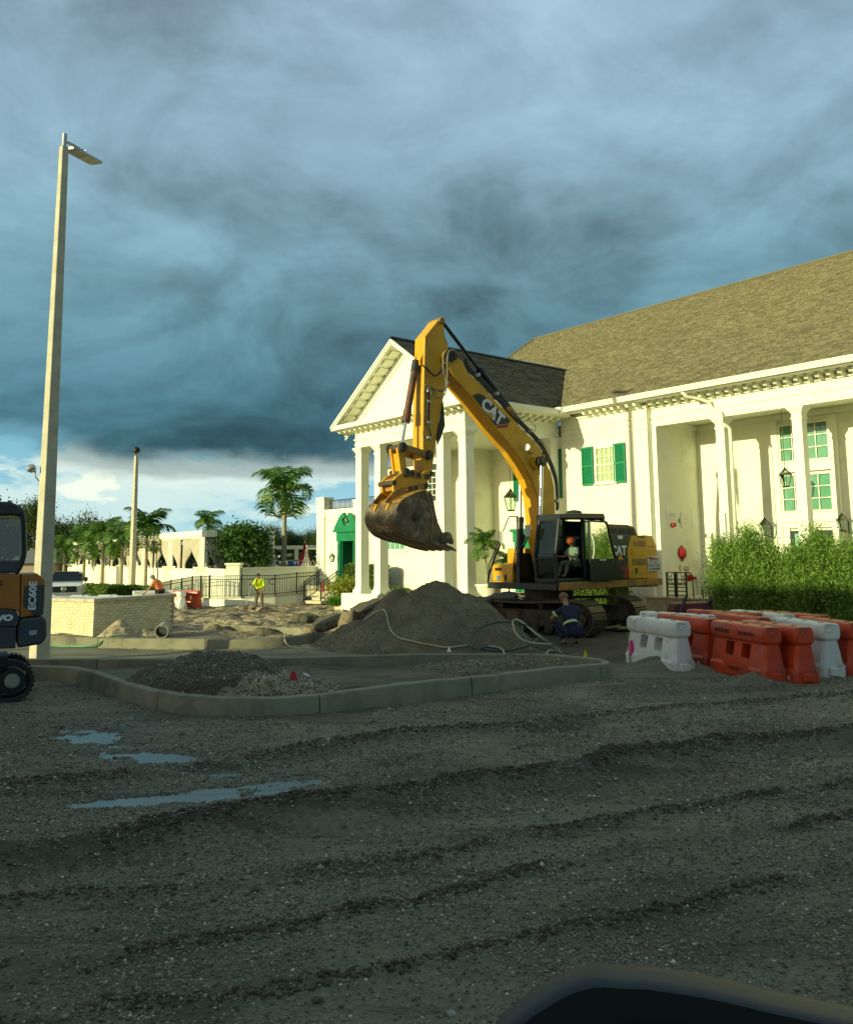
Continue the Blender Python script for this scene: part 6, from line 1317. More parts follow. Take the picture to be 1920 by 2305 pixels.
b = AY(466, 1250, 68); zc = AY(466, 1186, 68)[2]; palm('garden_palm', (b[0], 68, .5), zc - .5, 1.9, 13, 'palm head showing above the white canopy beam', None, 14, .15, droop=1.9)
pb = W(-29.0, 24.6, .78) * 0 + AY(1098, 1330, 31.6); palm('potted_palm', (pb[0], 31.6, pb[2] + .2), AY(1085, 1236, 31.6)[2] - pb[2] - .2, .95, 16, 'palm in a white urn at the portico between column and excavator', None, 15, .035, lean=-.1)
palm('potted_palm', (pb[0] + .85, 32.4, pb[2]), .85, .8, 14, 'small palm half hidden behind the excavator guard rail', None, 16, .03)
t = thing('white_urn', (pb[0] + .05, 31.6, .70), 0, 'white stone urn holding the potted palm by the portico', 'planter'); w = MB(); w.lathe([(.22, 0), (.25, .06), (.16, .12), (.20, .2), (.42, .40), (.47, .58), (.52, .62), (.50, .68), (.40, .66)], (0, 0, 0), 18); w.build('bowl', M['trim'], t, smooth=40)
# ---- clipped round tree, hedges, border plants
c = AY(548, 1236, 50); t = thing('round_tree', (c[0], 50, 1.0), 0, 'round clipped dark green tree behind the terrace wall', 'tree'); crown('crown', 9000, (0, 0, c[2] - 1.0), (1.62, 1.5, 1.28), .095, M['leaf'], t, 301, 60, asp=.55, csz=.16, shell=.85)
w = MB(); w.tube([(0, 0, 0), (0, 0, c[2] - 1.)], .09, 8); w.build('trunk', M['bark'], t)
def hedge(name, p0, p1, wd, z0, z1, n, m, label, ls=.05, seed=0, group=None, cat='hedge'):
    p0 = np.array(p0[:2], float); p1 = np.array(p1[:2], float); d = p1 - p0; L_ = np.linalg.norm(d); d /= L_; nn = np.array([-d[1], d[0]]); r = np.random.default_rng(seed); t = thing(name, (p0[0], p0[1], z0), math.atan2(d[1], d[0]), label, cat, group)
    x = r.random(n) * L_; s = r.random(n); y = (r.random(n) - .5) * wd; z = r.random(n) * (z1 - z0)
    k = s < .45; y[k] = -wd / 2 + .04 * r.normal(size=k.sum()); k2 = (s > .45) & (s < .85); z[k2] = (z1 - z0) + .03 * r.normal(size=k2.sum()); k3 = s > .95; x[k3] = L_ + .03 * r.normal(size=k3.sum()); k4 = (s > .9) & (s < .95); x[k4] = .03 * r.normal(size=k4.sum())
    C = np.stack([x, y, z], -1); C[:, 2] += .06 * np.sin(x * 3.1) * (z / (z1 - z0)); a = unit(r.normal(size=(n, 3)) + np.array([0, -.3, .5])); b = unit(np.cross(a, r.normal(size=(n, 3)))); sc_ = ls * (.6 + .8 * r.random((n, 1)))
    quads(C, a * sc_, b * sc_ * .55, 'foliage', M[m], t, kind='stuff'); w = MB(); w.box(.08, L_ - .08, -wd / 2 + .08, wd / 2 - .08, 0, z1 - z0 - .08); w.build('twiggy_core', M['room'] if False else mat('hedge_core', (.018, .03, .010), .9), t); return t
a_, b_ = AY(186, 1330, 56.0), AY(350, 1330, 49.5)
hedge('low_hedge', a_, b_, .9, .0, AY(250, 1320, 53)[2], 7000, 'leafhedge', 'long low clipped hedge at the foot of the young palms', .09, 311)
hedge('clipped_hedge', W(-38.6, 25.9), W(-35.4, 25.9), .7, .3, 1.9, 6500, 'leafhedge', 'tall clipped hedge block against the wall behind the left columns', .05, 312)
hedge('clipped_hedge', W(-36.8, 24.4), W(-31.0, 24.4), .7, .15, .85, 5500, 'leafhedge', 'low hedge in front of the tall clipped block between the columns', .05, 313)
hedge('clipped_hedge', W(-23.6, 25.9), W(-20.4, 25.9), .8, .2, 1.32, 4500, 'leafhedge', 'low bushy hedge seen under the excavator body', .06, 314)
q = AY(778, 1334, 42.5); t = thing('variegated_shrub', (q[0], 42.5, .2), 0, 'yellow green mounded shrub beside the door steps', 'shrub'); crown('foliage', 3200, (0, 0, .55), (.72, .5, .50), .05, leafmat('leaf_variegated', (.13, .20, .02), (.30, .34, .04), (.46, .46, .10)), t, 321, 30, asp=.6)
q = AY(760, 1353, 41.); r = np.random.default_rng(5); n = 900; t = thing('grass_clump', (q[0], 41., 0), 0, 'bright green clump of long grass in front of the variegated shrub', 'grass plant')
an = r.random(n) * 6.28; rd = r.random(n) * .35; B0 = np.stack([rd * np.cos(an), rd * np.sin(an), 0 * an], -1); d = unit(np.stack([np.cos(an) * .5, np.sin(an) * .5, np.ones(n)], -1) + r.normal(size=(n, 3)) * .2); l = .30 + .22 * r.random((n, 1)); quads(B0 + d * l * .5 + np.array([0, 0, .1]), d * l * .55, unit(np.cross(d, r.normal(size=(n, 3)))) * .016, 'foliage', M['grass'], t, kind='stuff')
w = MB(toloc(club)); 
# ---- tall podocarpus shrubs at the right
def conifer(p, Hh, r_, seed, label, n=15000):
    t = thing('podocarpus_shrub', (p[0], p[1], 0), 0, label, 'shrub', 'tall feathery shrubs in front of the porch'); r = np.random.default_rng(seed)
    K = 95; zc = .15 + (Hh - .35) * r.random(K) ** .8; an = r.random(K) * 6.28; rad = r_ * (1.12 - .85 * (zc / Hh) ** 2.2) * (.45 + .65 * r.random(K)); cc = np.stack([rad * np.cos(an), rad * np.sin(an), zc], -1)
    w = MB()
    for k in range(0, K, 2): c0 = cc[k]; w.tube([(c0[0] * .15, c0[1] * .15, max(0, c0[2] - .9)), (c0[0] * .6, c0[1] * .6, c0[2] - .3), tuple(c0 + np.array([c0[0] * .1, c0[1] * .1, .25]))], [.018, .012, .005], 4)
    w.build('stems', M['bark'], t)
    i = r.integers(0, K, n); h = r.random(n); C = cc[i] + r.normal(size=(n, 3)) * np.array([.17, .17, .20]); C[:, 2] += .22 * (h - .4); C += unit(cc[i] * np.array([1, 1, .15])) * .10 * h[:, None]
    C[:, 2] = np.clip(C[:, 2], .03, None); a = unit(unit(cc[i] * np.array([1, 1, 0]) + 1e-6) * .55 + np.array([0, 0, .65]) + r.normal(size=(n, 3)) * .55); b = unit(np.cross(a, r.normal(size=(n, 3)))); s = .055 * (.6 + .8 * r.random((n, 1)))
    quads(C, a * s, b * s * .26, 'foliage', M['leafcon'], t, kind='stuff'); return t
for i, (px, Y, yt, r_, lb) in enumerate(((1640, 27.7, 1216, .50, 'leftmost feathery shrub with its dark shaded left side'), (1700, 26.9, 1195, .55, 'tall feathery shrub second from the left, reaching the porch lantern'), (1743, 26.6, 1236, .42, 'narrow feathery shrub left of the gap in the row'), (1806, 25.8, 1236, .48, 'shorter feathery shrub right of the gap in the row'), (1856, 25.2, 1198, .52, 'tallest feathery shrub on the right, in front of the glazed door'), (1920, 24.6, 1222, .55, 'feathery shrub cut by the right edge of the picture'))):
    c = AY(px, 1390, Y); conifer((c[0], Y), AY(px, yt, Y)[2], r_, 330 + i, lb)
# ================================================================ terrace
dT = np.array([-.55, .835]); dT /= np.linalg.norm(dT); c0 = AY(456, 1250, 49.); C0T = np.array([c0[0], 49.]); nT = np.array([dT[1], -dT[0]]) * -1
ter = thing('terrace_wall', (C0T[0], C0T[1], 0), 0, 'long white terrace wall with square piers left of the clubhouse', 'wall'); lx = toloc(ter)
def wallseg(a, b, z0, z1, th, name='wall_panel', m='wall', cap=True, parent=ter, x_=None):
    a = np.array(a, float); b = np.array(b, float); d = b - a; L_ = np.linalg.norm(d); d /= L_; n = np.array([-d[1], d[0]])
    def bb(e0, e1, t0, t1, za, zb): return [(p[0], p[1], z) for z in (za, zb) for p in (a + d * e0 + n * t0, a + d * e1 + n * t0, a + d * e1 + n * t1, a + d * e0 + n * t1)]
    w = MB(x_ or lx); w.add(bb(0, L_, -th / 2, th / 2, z0, z1), BF); o = w.build(name, M[m], parent)
    if cap: w = MB(x_ or lx); w.add(bb(.0, L_, -th / 2 - .05, th / 2 + .05, z1 + .001, z1 + .07), BF); w.build('coping', M['trim'], parent)
    return o
pr0 = AY(527, 1300, 46.5)[:2]; pr1 = W(-43.4, 27.2)[:2]
for k in range(9): wallseg(C0T + dT * (k * 5.95 + .32), C0T + dT * ((k + 1) * 5.95 - .32), 0, 1.68 - .0 * k, .2)
for k in range(10):
    p = C0T + dT * k * 5.95; w = MB(lx); w.box(p[0] - .32, p[0] + .32, p[1] - .32, p[1] + .32, 0, 1.78); w.box(p[0] - .42, p[0] + .42, p[1] - .42, p[1] + .42, 1.7805, 1.88); w.build('pier', M['trim'], ter)
wallseg(C0T + np.array([.33, -.1]), pr0 + np.array([-.4, 0]), 0, 1.72, .22); wallseg(pr0 + np.array([.4, 0]), pr1, 0, 1.78, .22)
w = MB(lx); w.box(pr0[0] - .36, pr0[0] + .36, pr0[1] - .36, pr0[1] + .36, 0, 2.0); w.box(pr0[0] - .43, pr0[0] + .43, pr0[1] - .43, pr0[1] + .43, 2.0005, 2.1); w.build('pier', M['wall'], ter)
w = MB(); w.add([(C0T[0], C0T[1] + .3, .98), (pr1[0], pr1[1] + .3, .98), (pr1[0] + 12, pr1[1] + 45, .98), (C0T[0] + dT[0] * 54, C0T[1] + dT[1] * 54 + .4, .98)], [(0, 1, 2, 3)]); tag(w.build('terrace_deck', M['concrete']), kind='structure')
# cabanas
M['drape'] = mat('canvas_drape', (.50, .46, .36), .85, c2=(.42, .38, .29), sc_=3.)
cab_ = thing('cabana_row', (C0T[0], C0T[1], 0), 0, 'row of white flat topped cabanas with tied canvas drapes on the terrace', 'cabana'); lc = toloc(cab_)
p2 = np.array([dT[1], -dT[0]]) * -1; p2 = np.array([-dT[1], dT[0]]); p2 = p2 if p2[0] > 0 else -p2   # toward the right-back
zt2 = AY(456, 1194, 49.)[2]
def pbox(a, b, wd, z0, z1, name, m='trim', parent=cab_, x_=lc):
    a = np.array(a); b = np.array(b); d = (b - a) / np.linalg.norm(b - a); n = np.array([-d[1], d[0]]) * wd / 2; w = MB(x_); w.add([(p[0], p[1], z) for z in (z0, z1) for p in (a - n, b - n, b + n, a + n)], BF); return w.build(name, M[m], parent)
for k in range(8):
    p = C0T + dT * k * 5.95; w = MB(lc); w.box(p[0] - .14, p[0] + .14, p[1] - .14, p[1] + .14, 1.881, zt2 - .36); w.build('post', M['trim'], cab_)
    p_ = p + p2 * 4.2; w = MB(lc); w.box(p_[0] - .14, p_[0] + .14, p_[1] - .14, p_[1] + .14, 1.0, zt2 - .36); w.build('post', M['trim'], cab_)
    if k < 7:
        q = C0T + dT * (k + 1) * 5.95; pbox(p - dT * (.2 if k == 0 else 0), q - dT * .01, .30, zt2 - .36, zt2 + (0 if k < 3 else 0), 'beam'); pbox(p + dT * .2, q - dT * .2, .08, zt2 - .44, zt2 - .361, 'curtain_rail')
        r = np.random.default_rng(k)
        for h in range(3):
            a0 = p + dT * (.25 + h * 1.9); wd_ = 1.75; nn_ = 30; rows = 12; vs = []; side_ = (1, -1, 1)[h]
            for j in range(rows + 1):
                t = j / rows; z = 1.2 + (zt2 - .45 - 1.2) * t; g_ = 1 - .78 * math.exp(-((t - .30) / .28) ** 2)
                for i in range(nn_ + 1):
                    x = wd_ * i / nn_; x = (x * g_ if side_ > 0 else wd_ - (wd_ - x) * g_); pp_ = a0 + dT * x + p2 * (.08 * math.sin(i * 1.3) * (.6 + .4 * t) + .12 * (h % 2)); vs.append((pp_[0], pp_[1], z))
            w = MB(lc); w.add(vs, [(j * (nn_ + 1) + i, j * (nn_ + 1) + i + 1, (j + 1) * (nn_ + 1) + i + 1, (j + 1) * (nn_ + 1) + i) for j in range(rows) for i in range(nn_)]); w.build('drape', M['drape'], cab_, smooth=True)
pbox(C0T + p2 * .16, C0T + p2 * 4.35, .30, zt2 - .36, zt2, 'beam'); pbox(C0T + p2 * 4.2, C0T + p2 * 4.2 + dT * 41, .3, zt2 - .36, zt2 - .02, 'beam')
w = MB(lc); w.add([(p[0], p[1], zt2 - .1) for p in (C0T, C0T + dT * 41, C0T + dT * 41 + p2 * 4.2, C0T + p2 * 4.2)], [(0, 1, 2, 3)]); w.build('canopy', M['drape'], cab_)
for h in range(2):
    a0 = C0T + p2 * (.3 + h * 1.1); vs = []
    for j in range(13):
        t = j / 12; z = 1.2 + (zt2 - 1.65) * t; g_ = 1 - .6 * math.exp(-((t - .2) / .3) ** 2)
        for i in range(25): x = 1.0 * i / 24; x = (1 - (1 - x) * g_) if h == 0 else x; pp_ = a0 + p2 * x + dT * .06 * math.sin(i * 1.4); vs.append((pp_[0], pp_[1], z))
    w = MB(lc); w.add(vs, [(j * 25 + i, j * 25 + i + 1, (j + 1) * 25 + i + 1, (j + 1) * 25 + i) for j in range(12) for i in range(24)]); w.build('drape', M['drape'], cab_, smooth=True)
f0 = C0T + p2 * 1.9 + dT * 1.2; w = MB(lc); w.cyl((f0[0], f0[1], zt2 - .1), (f0[0], f0[1], zt2 - .55), .03, n=8); w.cyl((f0[0], f0[1], zt2 - .65), (f0[0], f0[1], zt2 - .5), .14, n=12)
for k in range(5): a = k * 1.2566; w.bar((f0[0], f0[1], zt2 - .58), (f0[0] + .62 * math.cos(a), f0[1] + .62 * math.sin(a), zt2 - .6), .13, .015)
w.build('ceiling_fan', M['black'], cab_)
# right pergola, umbrellas, pennants, barrel
pg = AY(667, 1275, 56); t = thing('white_pergola', (pg[0], 56, 1.), 0, 'slim white pergola beam behind the tall palm', 'pergola'); xp = toloc(t)
a_ = AY(570, 1231, 57.5); b_ = AY(735, 1231, 55); zz = AY(667, 1228, 56)[2]; pbox(a_[:2], b_[:2], .25, zz - .22, zz, 'beam', 'trim', t, xp); w = MB(xp); w.box(pg[0] - .11, pg[0] + .11, 55.9, 56.1, 1., zz - .221); w.build('post', M['trim'], t)
pbox((a_[0], a_[1] + 3), (b_[0], b_[1] + 3), .25, zz - .22, zz, 'beam', 'trim', t, xp)
def umbrella(px, yt, yb, Y, r_, m, label, m2=None, nf=12):
    b = AY(px, yb, Y); tp = AY(px, yt, Y); h = tp[2] - b[2]; t = thing('closed_umbrella', (b[0], Y, b[2] - .4), 0, label, 'umbrella', 'folded umbrellas on the terrace'); n = 48; vs = []; prof = [(.02, 1.), (.10, .93), (.17, .82), (.16, .70), (.30, .45), (.62, .2), (1., .0)]
    w = MB(); w.cyl((0, 0, 0), (0, 0, h + .5), .03, n=8); w.build('pole', M['galv'], t)
    for q, z in prof: vs += [(r_ * q * (1 + .22 * math.cos(nf * k * 2 * math.pi / n)) * math.cos(k * 2 * math.pi / n), r_ * q * (1 + .22 * math.cos(nf * k * 2 * math.pi / n)) * math.sin(k * 2 * math.pi / n), z * h + .4) for k in range(n)]
    w = MB(); w.add(vs, [(i * n + k, i * n + (k + 1) % n, (i + 1) * n + (k + 1) % n, (i + 1) * n + k) for i in range(len(prof) - 1) for k in range(n)]); w.build('canopy', m, t, smooth=50); return t
M['umb'] = mat('canvas_grey', (.45, .43, .36), .85)
umbrella(686, 1221, 1272, 51.5, .50, mat('canvas_red', (.48, .02, .03), .8), 'folded red umbrella behind the grey one')
umbrella(690, 1231, 1280, 50.5, .42, M['umb'], 'folded grey umbrella in front of the red one'); umbrella(618, 1250, 1279, 51, .26, M['trim2'], 'small folded cream umbrella left of the palm trunk'); umbrella(585, 1256, 1279, 51, .2, M['trim2'], 'small white folded umbrella at the edge of the round tree'); umbrella(717, 1252, 1280, 50.5, .28, M['trim2'], 'folded cream umbrella touching the clubhouse corner')
pn_ = thing('pennant_string', tuple(AY(640, 1262, 50.8)), 0, 'string of small white and blue pennants above the terrace wall', 'bunting'); xq = toloc(pn_)
w = MB(xq); w.tube([AY(x, 1263 + 2 * math.sin(x * .2), 50.8) for x in range(619, 712, 8)], .012, 4); w.build('cord', M['trim2'], pn_)
bl_ = mat('pennant_blue', (.03, .12, .30), .7)
for k, x in enumerate((623, 630, 646, 651, 664, 671, 700, 708)): w = MB(xq); w.add([AY(x - 2.6, 1264, 50.8), AY(x + 2.6, 1264, 50.8), AY(x, 1273.5, 50.8)], [(0, 1, 2)]); w.build('pennant', bl_ if k % 3 == 0 else M['trim2'], pn_)
b = AY(661, 1276, 52); t = thing('blue_barrel', (b[0], 52, b[2] - .3), 0, 'blue plastic barrel beside the pergola post', 'barrel'); w = MB(); w.lathe([(.24, 0), (.28, .08), (.28, .3), (.30, .33), (.28, .36), (.28, .62), (.24, .7)], (0, 0, 0), 14); w.build('drum', bl_, t, smooth=40)
# ---- ramp: curved low wall with black picket railing
RP = [(455, 1364, 45.2), (472, 1365, 44.6), (500, 1364, 44.1), (544, 1363, 43.8), (585, 1361, 44.0), (619, 1359, 44.3), (667, 1357, 45.0), (684, 1356.5, 45.3)]
TOPW = {455: 1346, 472: 1346, 500: 1345.5, 544: 1343.5, 585: 1341, 619: 1339, 667: 1334.5, 684: 1333.5}
rw = thing('ramp_wall', tuple(np.append(AY(560, 1363, 44)[:2], 0)), 0, 'low curved white wall of the entrance ramp', 'wall'); xr = toloc(rw)
P_ = [AY(a, b, Y) for a, b, Y in RP]; Zt = [AY(a, TOPW[a], Y)[2] for a, b, Y in RP]
def strip(Pl, Zl, z0s, th, name, m, parent, x_, dz=0., grow=0.):
    w = MB(x_); vs = []; n = len(Pl)
    for i in range(n):
        p = np.array(Pl[i][:2]); tt = np.array(Pl[min(i + 1, n - 1)][:2]) - np.array(Pl[max(i - 1, 0)][:2]); tt /= np.linalg.norm(tt); nn_ = np.array([-tt[1], tt[0]])
        f_, b_ = p - nn_ * grow, p + nn_ * (th + grow); vs += [(f_[0], f_[1], z0s[i]), (b_[0], b_[1], z0s[i]), (b_[0], b_[1], Zl[i] + dz), (f_[0], f_[1], Zl[i] + dz)]
    fs = [tuple(range(4))[::-1], tuple(4 * (n - 1) + k for k in range(4))] + [(4 * i + k, 4 * i + (k + 1) % 4, 4 * i + 4 + (k + 1) % 4, 4 * i + 4 + k) for i in range(n - 1) for k in range(4)]
    w.add(vs, fs); return w.build(name, M[m], parent)
strip(P_, [z - .07 for z in Zt], [-.2] * len(P_), .3, 'wall', 'wall', rw, xr); strip(P_, Zt, [z - .069 for z in Zt], .3, 'coping', 'stone', rw, xr, 0, .04)
def rail(posts, label, x0=None, name='railing', pickets=True, hand=True, grp=None, hgt=None):
    """posts: (px, ytop, ybottom, Y)"""
    b0 = AY(posts[0][0], posts[0][2], posts[0][3]); t = thing(name, tuple(b0), 0, label, 'railing', grp); x_ = toloc(t); T = [AY(p[0], p[1], p[3]) for p in posts]; B = [AY(p[0], p[2], p[3]) for p in posts]
    for a, b in zip(B, T): w = MB(x_); w.bar(tuple(a), (a[0], a[1], b[2]), .065, .065); w.build('post', M['black'], t)
    for i in range(len(posts) - 1):
        d = np.linalg.norm(T[i + 1] - T[i]); e1, e0 = T[i].copy(), T[i + 1].copy(); lo1, lo0 = B[i].copy(), B[i + 1].copy(); e0[:2] = B[i + 1][:2]; e1[:2] = B[i][:2]
        for a, b, off, s in ((e1, e0, -.06, .035), (lo1, lo0, .10, .035)): w = MB(x_); w.bar(tuple(a + np.array([0, 0, off])), tuple(b + np.array([0, 0, off])), s, s); w.build('rail', M['black'], t)
        if hand: w = MB(x_); w.tube([tuple(a + np.array([0, -.08, -.24])) for a in (e1, e0)], .022, 6); w.build('handrail', M['black'], t)
        if pickets:
            n = max(2, int(d / .125))
            for k in range(1, n): f = k / n; a = lo1 + (lo0 - lo1) * f; z2_ = e1[2] + (e0[2] - e1[2]) * f; w = MB(x_); w.box(a[0] - .011, a[0] + .011, a[1] - .011, a[1] + .011, a[2] + .1, z2_ - .06); w.build('picket', M['black'], t)
    return t
rail([(472, 1294.5, 1347, 44.55), (544, 1293, 1346, 43.75), (619, 1293, 1341, 44.25), (667.5, 1288, 1336, 44.95), (713, 1285, 1331, 45.6)], 'black picket railing along the curved ramp wall, right of the orange barrier')
rail([(350, 1312, 1350, 52), (384, 1305, 1345, 49.5), (408.5, 1300.5, 1345, 48), (432, 1296, 1346, 46.5), (452, 1295.5, 1346, 45.5), (471, 1294.8, 1346.5, 44.8)], 'rising left part of the black ramp railing behind the orange barrier')
rail([(684, 1308, 1356, 45.0), (718, 1284, 1331, 46.2)], 'left black handrail beside the door steps', hand=True)
rail([(722, 1309.5, 1355, 44.4), (757.5, 1284, 1322, 46.0), (796, 1285.5, 1322.5, 47.2)], 'right black handrail beside the door steps, running on in front of the green doorway', hand=True)
hp_ = thing('handrail_loop', tuple(AY(724, 1300, 45.3)), 0, 'round black handrail end loops between the two step railings', 'handrail'); w = MB(toloc(hp_)); c_ = AY(724, 1299.5, 45.3); w.tube([(c_[0] + .14 * math.cos(a), c_[1], c_[2] + .14 * math.sin(a)) for a in [k * math.pi / 9 for k in range(19)]], .018, 6); w.build('loop', M['black'], hp_, smooth=True)
hp2 = thing('handrail_loop', tuple(AY(608, 1310, 44.1)), 0, 'black hooked handrail end on the ramp railing beside the worker in yellow', 'handrail'); w = MB(toloc(hp2)); w.tube([AY(x, y, 44.0) for x, y in ((619, 1303), (611, 1302), (606, 1306), (606, 1312), (610, 1315), (618, 1315.5))], .02, 6); w.build('loop', M['black'], hp2, smooth=True)
# steps
stp = thing('entrance_steps', tuple(np.append(AY(703, 1355, 44.8)[:2], 0)), 0, 'tan stone steps up to the green doorway', 'steps'); xs_ = toloc(stp)
S0 = AY(688, 1356, 44.9); S1 = AY(722, 1356, 44.3); dS = np.array([.80, .55]); 
for k in range(5):
    a = S0[:2] + dS * k * .36; b = S1[:2] + dS * k * .36; e = dS * 2.2; w = MB(xs_); w.add([(p[0], p[1], z) for z in (.0 + (k * .155 if k else 0) + (.0005 if k else 0), .155 * (k + 1)) for p in (a, b, b + e, a + e)], BF); w.build('step', M['stone'], stp, bevel=.01)
w = MB(bx); w.box(-42.6, -37.5, 25.2, VW + 1.2, .2, .795); w.build('door_landing', M['stone'], club)
def cone(px, yb, Y, label, s=.52):
    b = AY(px, yb, Y); t = thing('traffic_cone', tuple(b), 0, label, 'traffic cone', 'cones on the door steps'); w = MB(); w.lathe([(.13, .02), (.115, .06), (.035, s), (.02, s + .01)], (0, 0, 0), 14); w.build('cone', mat('cone_orange', (.62, .05, .02), .5), t, smooth=40); w = MB(); w.box(-.17, .17, -.17, .17, 0, .025); w.build('base', M['rubber'] if False else bpy.data.materials.get('cone_orange'), t)
for px, yb, Y, lb in ((727, 1332, 45.6, 'left orange traffic cone behind the stair rail'), (738.5, 1332, 45.8, 'middle orange traffic cone on the steps'), (749, 1332, 46., 'right orange traffic cone on the steps')): cone(px, yb, Y, lb)
w = MB(toloc(stp)); a = AY(752, 1360, 41.2); b = AY(784, 1360, 40.0); w.add([(p[0], p[1], z) for z in (-.1, .14) for p in ((a[0], a[1]), (b[0], b[1]), (b[0], b[1] + .3), (a[0], a[1] + .3))], BF); w.build('kerb_stone', M['stone'], stp)
# street name style small sign behind the first barrier
t = thing('notice_board', tuple(AY(404, 1330, 47.)), 0, 'small green and white notice fixed to the ramp railing', 'sign'); w = MB(toloc(t)); pp_ = [AY(x, y, 46.9) for x, y in ((402, 1326), (407, 1326), (407, 1311), (402, 1311))]; w.add(pp_, [(0, 1, 2, 3)]); w.add([tuple(np.array(p) + np.array([0, .03, 0])) for p in pp_], [(3, 2, 1, 0)]); w.build('board', mat('notice_green', (.05, .20, .10), .6), t)
w = MB(toloc(t)); 
for k in range(3): w.add([AY(x, y, 46.87) for x, y in ((403, 1323.5 - 4.2 * k), (406, 1323.5 - 4.2 * k), (406, 1321.5 - 4.2 * k), (403, 1321.5 - 4.2 * k))], [(0, 1, 2, 3)])
w.build('white_print', M['trim2'], t, kind='stuff')
# ---- tall pole with floodlight cluster, terrace flood lights
b = AY(290, 1325, 55); zt3 = AY(303, 1026, 55)[2]
fp = thing('floodlight_pole', (b[0] + .18, 55, 0), R(-35), 'tall slim cream concrete pole with a dark ball shaped floodlight, among the palms', 'light pole'); w = MB(); a, c_ = .17, .095; w.add([(sx * a, sy * a, 0) for sx, sy in ((-1, -1), (1, -1), (1, 1), (-1, 1))] + [(sx * c_, sy * c_, zt3) for sx, sy in ((-1, -1), (1, -1), (1, 1), (-1, 1))], BF); w.build('shaft', M['pole'], fp)
w = MB(); w.cyl((0, 0, zt3), (0, 0, zt3 + .16), .035, n=8); w.lathe([(.06, 0), (.18, .05), (.23, .18), (.22, .30), (.10, .42)], (0, 0, zt3 + .16), 12); w.cyl((-.16, 0, zt3 + .05), (-.16, 0, zt3 + .3), .04, n=8); w.cyl((.16, 0, zt3 + .05), (.16, 0, zt3 + .3), .04, n=8); w.build('floodlight', M['black'], fp, smooth=40)
b = W(-40.6, 28.2, 4.8); tf = thing('terrace_floodlight', tuple(b), 0, 'pair of round black floodlights on a white post above the green doorway', 'light'); zh = AY(778, 1113, b[1])[2]
w = MB(); w.box(-.07, .07, -.07, .07, 0, zh - 4.8); w.build('post', M['trim'], tf)
w = MB(); w.tube([(0, 0, zh - 4.8), (-.16, 0, zh - 4.75), (-.2, 0, zh - 4.5)], .02, 6); w.tube([(0, 0, zh - 4.8), (.16, 0, zh - 4.75), (.2, 0, zh - 4.5)], .02, 6); w.build('yoke', M['black'], tf)
for s in (-1, 1): w = MB(); w.lathe([(.04, -.12), (.13, -.02), (.15, .06), (.13, .08)], (s * .2, 0, zh - 4.35), 12, ax=(-.5, -.8, -.2)); w.build('lamp', M['black'], tf, smooth=40)
w = MB(); w.cyl((0, 0, 0), (0, 0, 4), .02, .008, n=5); rod = tag(w.build('lightning_rod', M['galv']), 'thin grey lightning rod standing behind the tall palm', 'rod'); rod.location = AY(640, 1150, 58); 
# ---- lanterns
def lantern(px, yt, yb, v, label, s=1., chain=None, name='lantern', onu_=None, bracket=False):
    a = np.array(W(*onv(px, yt, v))); b = np.array(W(*onv(px, yb, v))); h = a[2] - b[2]; r_ = h * .32; t = thing(name, tuple(b), R(20), label, 'lantern'); w = MB(); n = 6
    def ring(q, z): return [(q * math.cos(k * math.pi / 3), q * math.sin(k * math.pi / 3), z) for k in range(n)]
    R0, R1, R2 = ring(r_ * .52, h * .05), ring(r_, h * .62), ring(r_ * .28, h * .86)
    for A, B in ((R0, R1), (R1, R2)):
        for p, q in zip(A, B): w.tube([p, q], h * .014, 4)
    for A, rr_ in ((R0, 1), (R1, 1), (R2, 1)):
        for k in range(n): w.tube([A[k], A[(k + 1) % n]], h * .016, 4)
    w.lathe([(r_ * .5, h * .0), (r_ * .55, h * .03), (r_ * .4, h * .05)], (0, 0, 0), 8); w.lathe([(r_ * .3, h * .86), (r_ * .34, h * .88), (r_ * .16, h * .92), (r_ * .18, h * .96), (.01, h)], (0, 0, 0), 8); w.build('frame', M['brass'], t)
    g = MB(); g.add(R0 + R1 + R2, [(k, (k + 1) % n, n + (k + 1) % n, n + k) for k in range(n)] + [(n + k, n + (k + 1) % n, 2 * n + (k + 1) % n, 2 * n + k) for k in range(n)]); g.build('glass', M['winglass'], t)
    w = MB(); w.cyl((0, 0, h * .05), (0, 0, h * .3), r_ * .08, n=6); w.build('burner', M['trim'], t)
    if chain: w = MB(); w.cyl((0, 0, h), (0, 0, chain - b[2]), .012, n=5); w.lathe([(.07, 0), (.09, .03), (.02, .05)], (0, 0, chain - b[2] - .05), 10); w.build('chain', M['brass'], t)
    if bracket: ll = toloc(t); q = W(*( (UV(b)[0], VPB, b[2])) ); w = MB(ll); w.tube([tuple(b + np.array([0, 0, .02])), (q[0], q[1], b[2] - .05), (q[0], q[1], b[2] + .35)], .02, 6); w.build('bracket', M['brass'], t)
    return t
lantern(1150, 1099, 1151, 24.6, 'large hanging bronze lantern inside the portico', chain=ZB + .18)
lantern(1769, 1051, 1097, 28.4, 'bronze lantern hanging on a long chain between the porch columns', chain=ZB + .25)
lantern(1723, 1164, 1206, 29.4, 'bronze gas lantern above the tall shrub, lower left of the porch window', bracket=True, name='wall_lantern')
lantern(1897, 1154, 1196, 29.4, 'bronze gas lantern at the right edge beside the shadow of the column', bracket=True, name='wall_lantern')
lantern(748, 1244, 1266, 26.6, 'glass wall lantern left of the green doorway', name='wall_lantern')
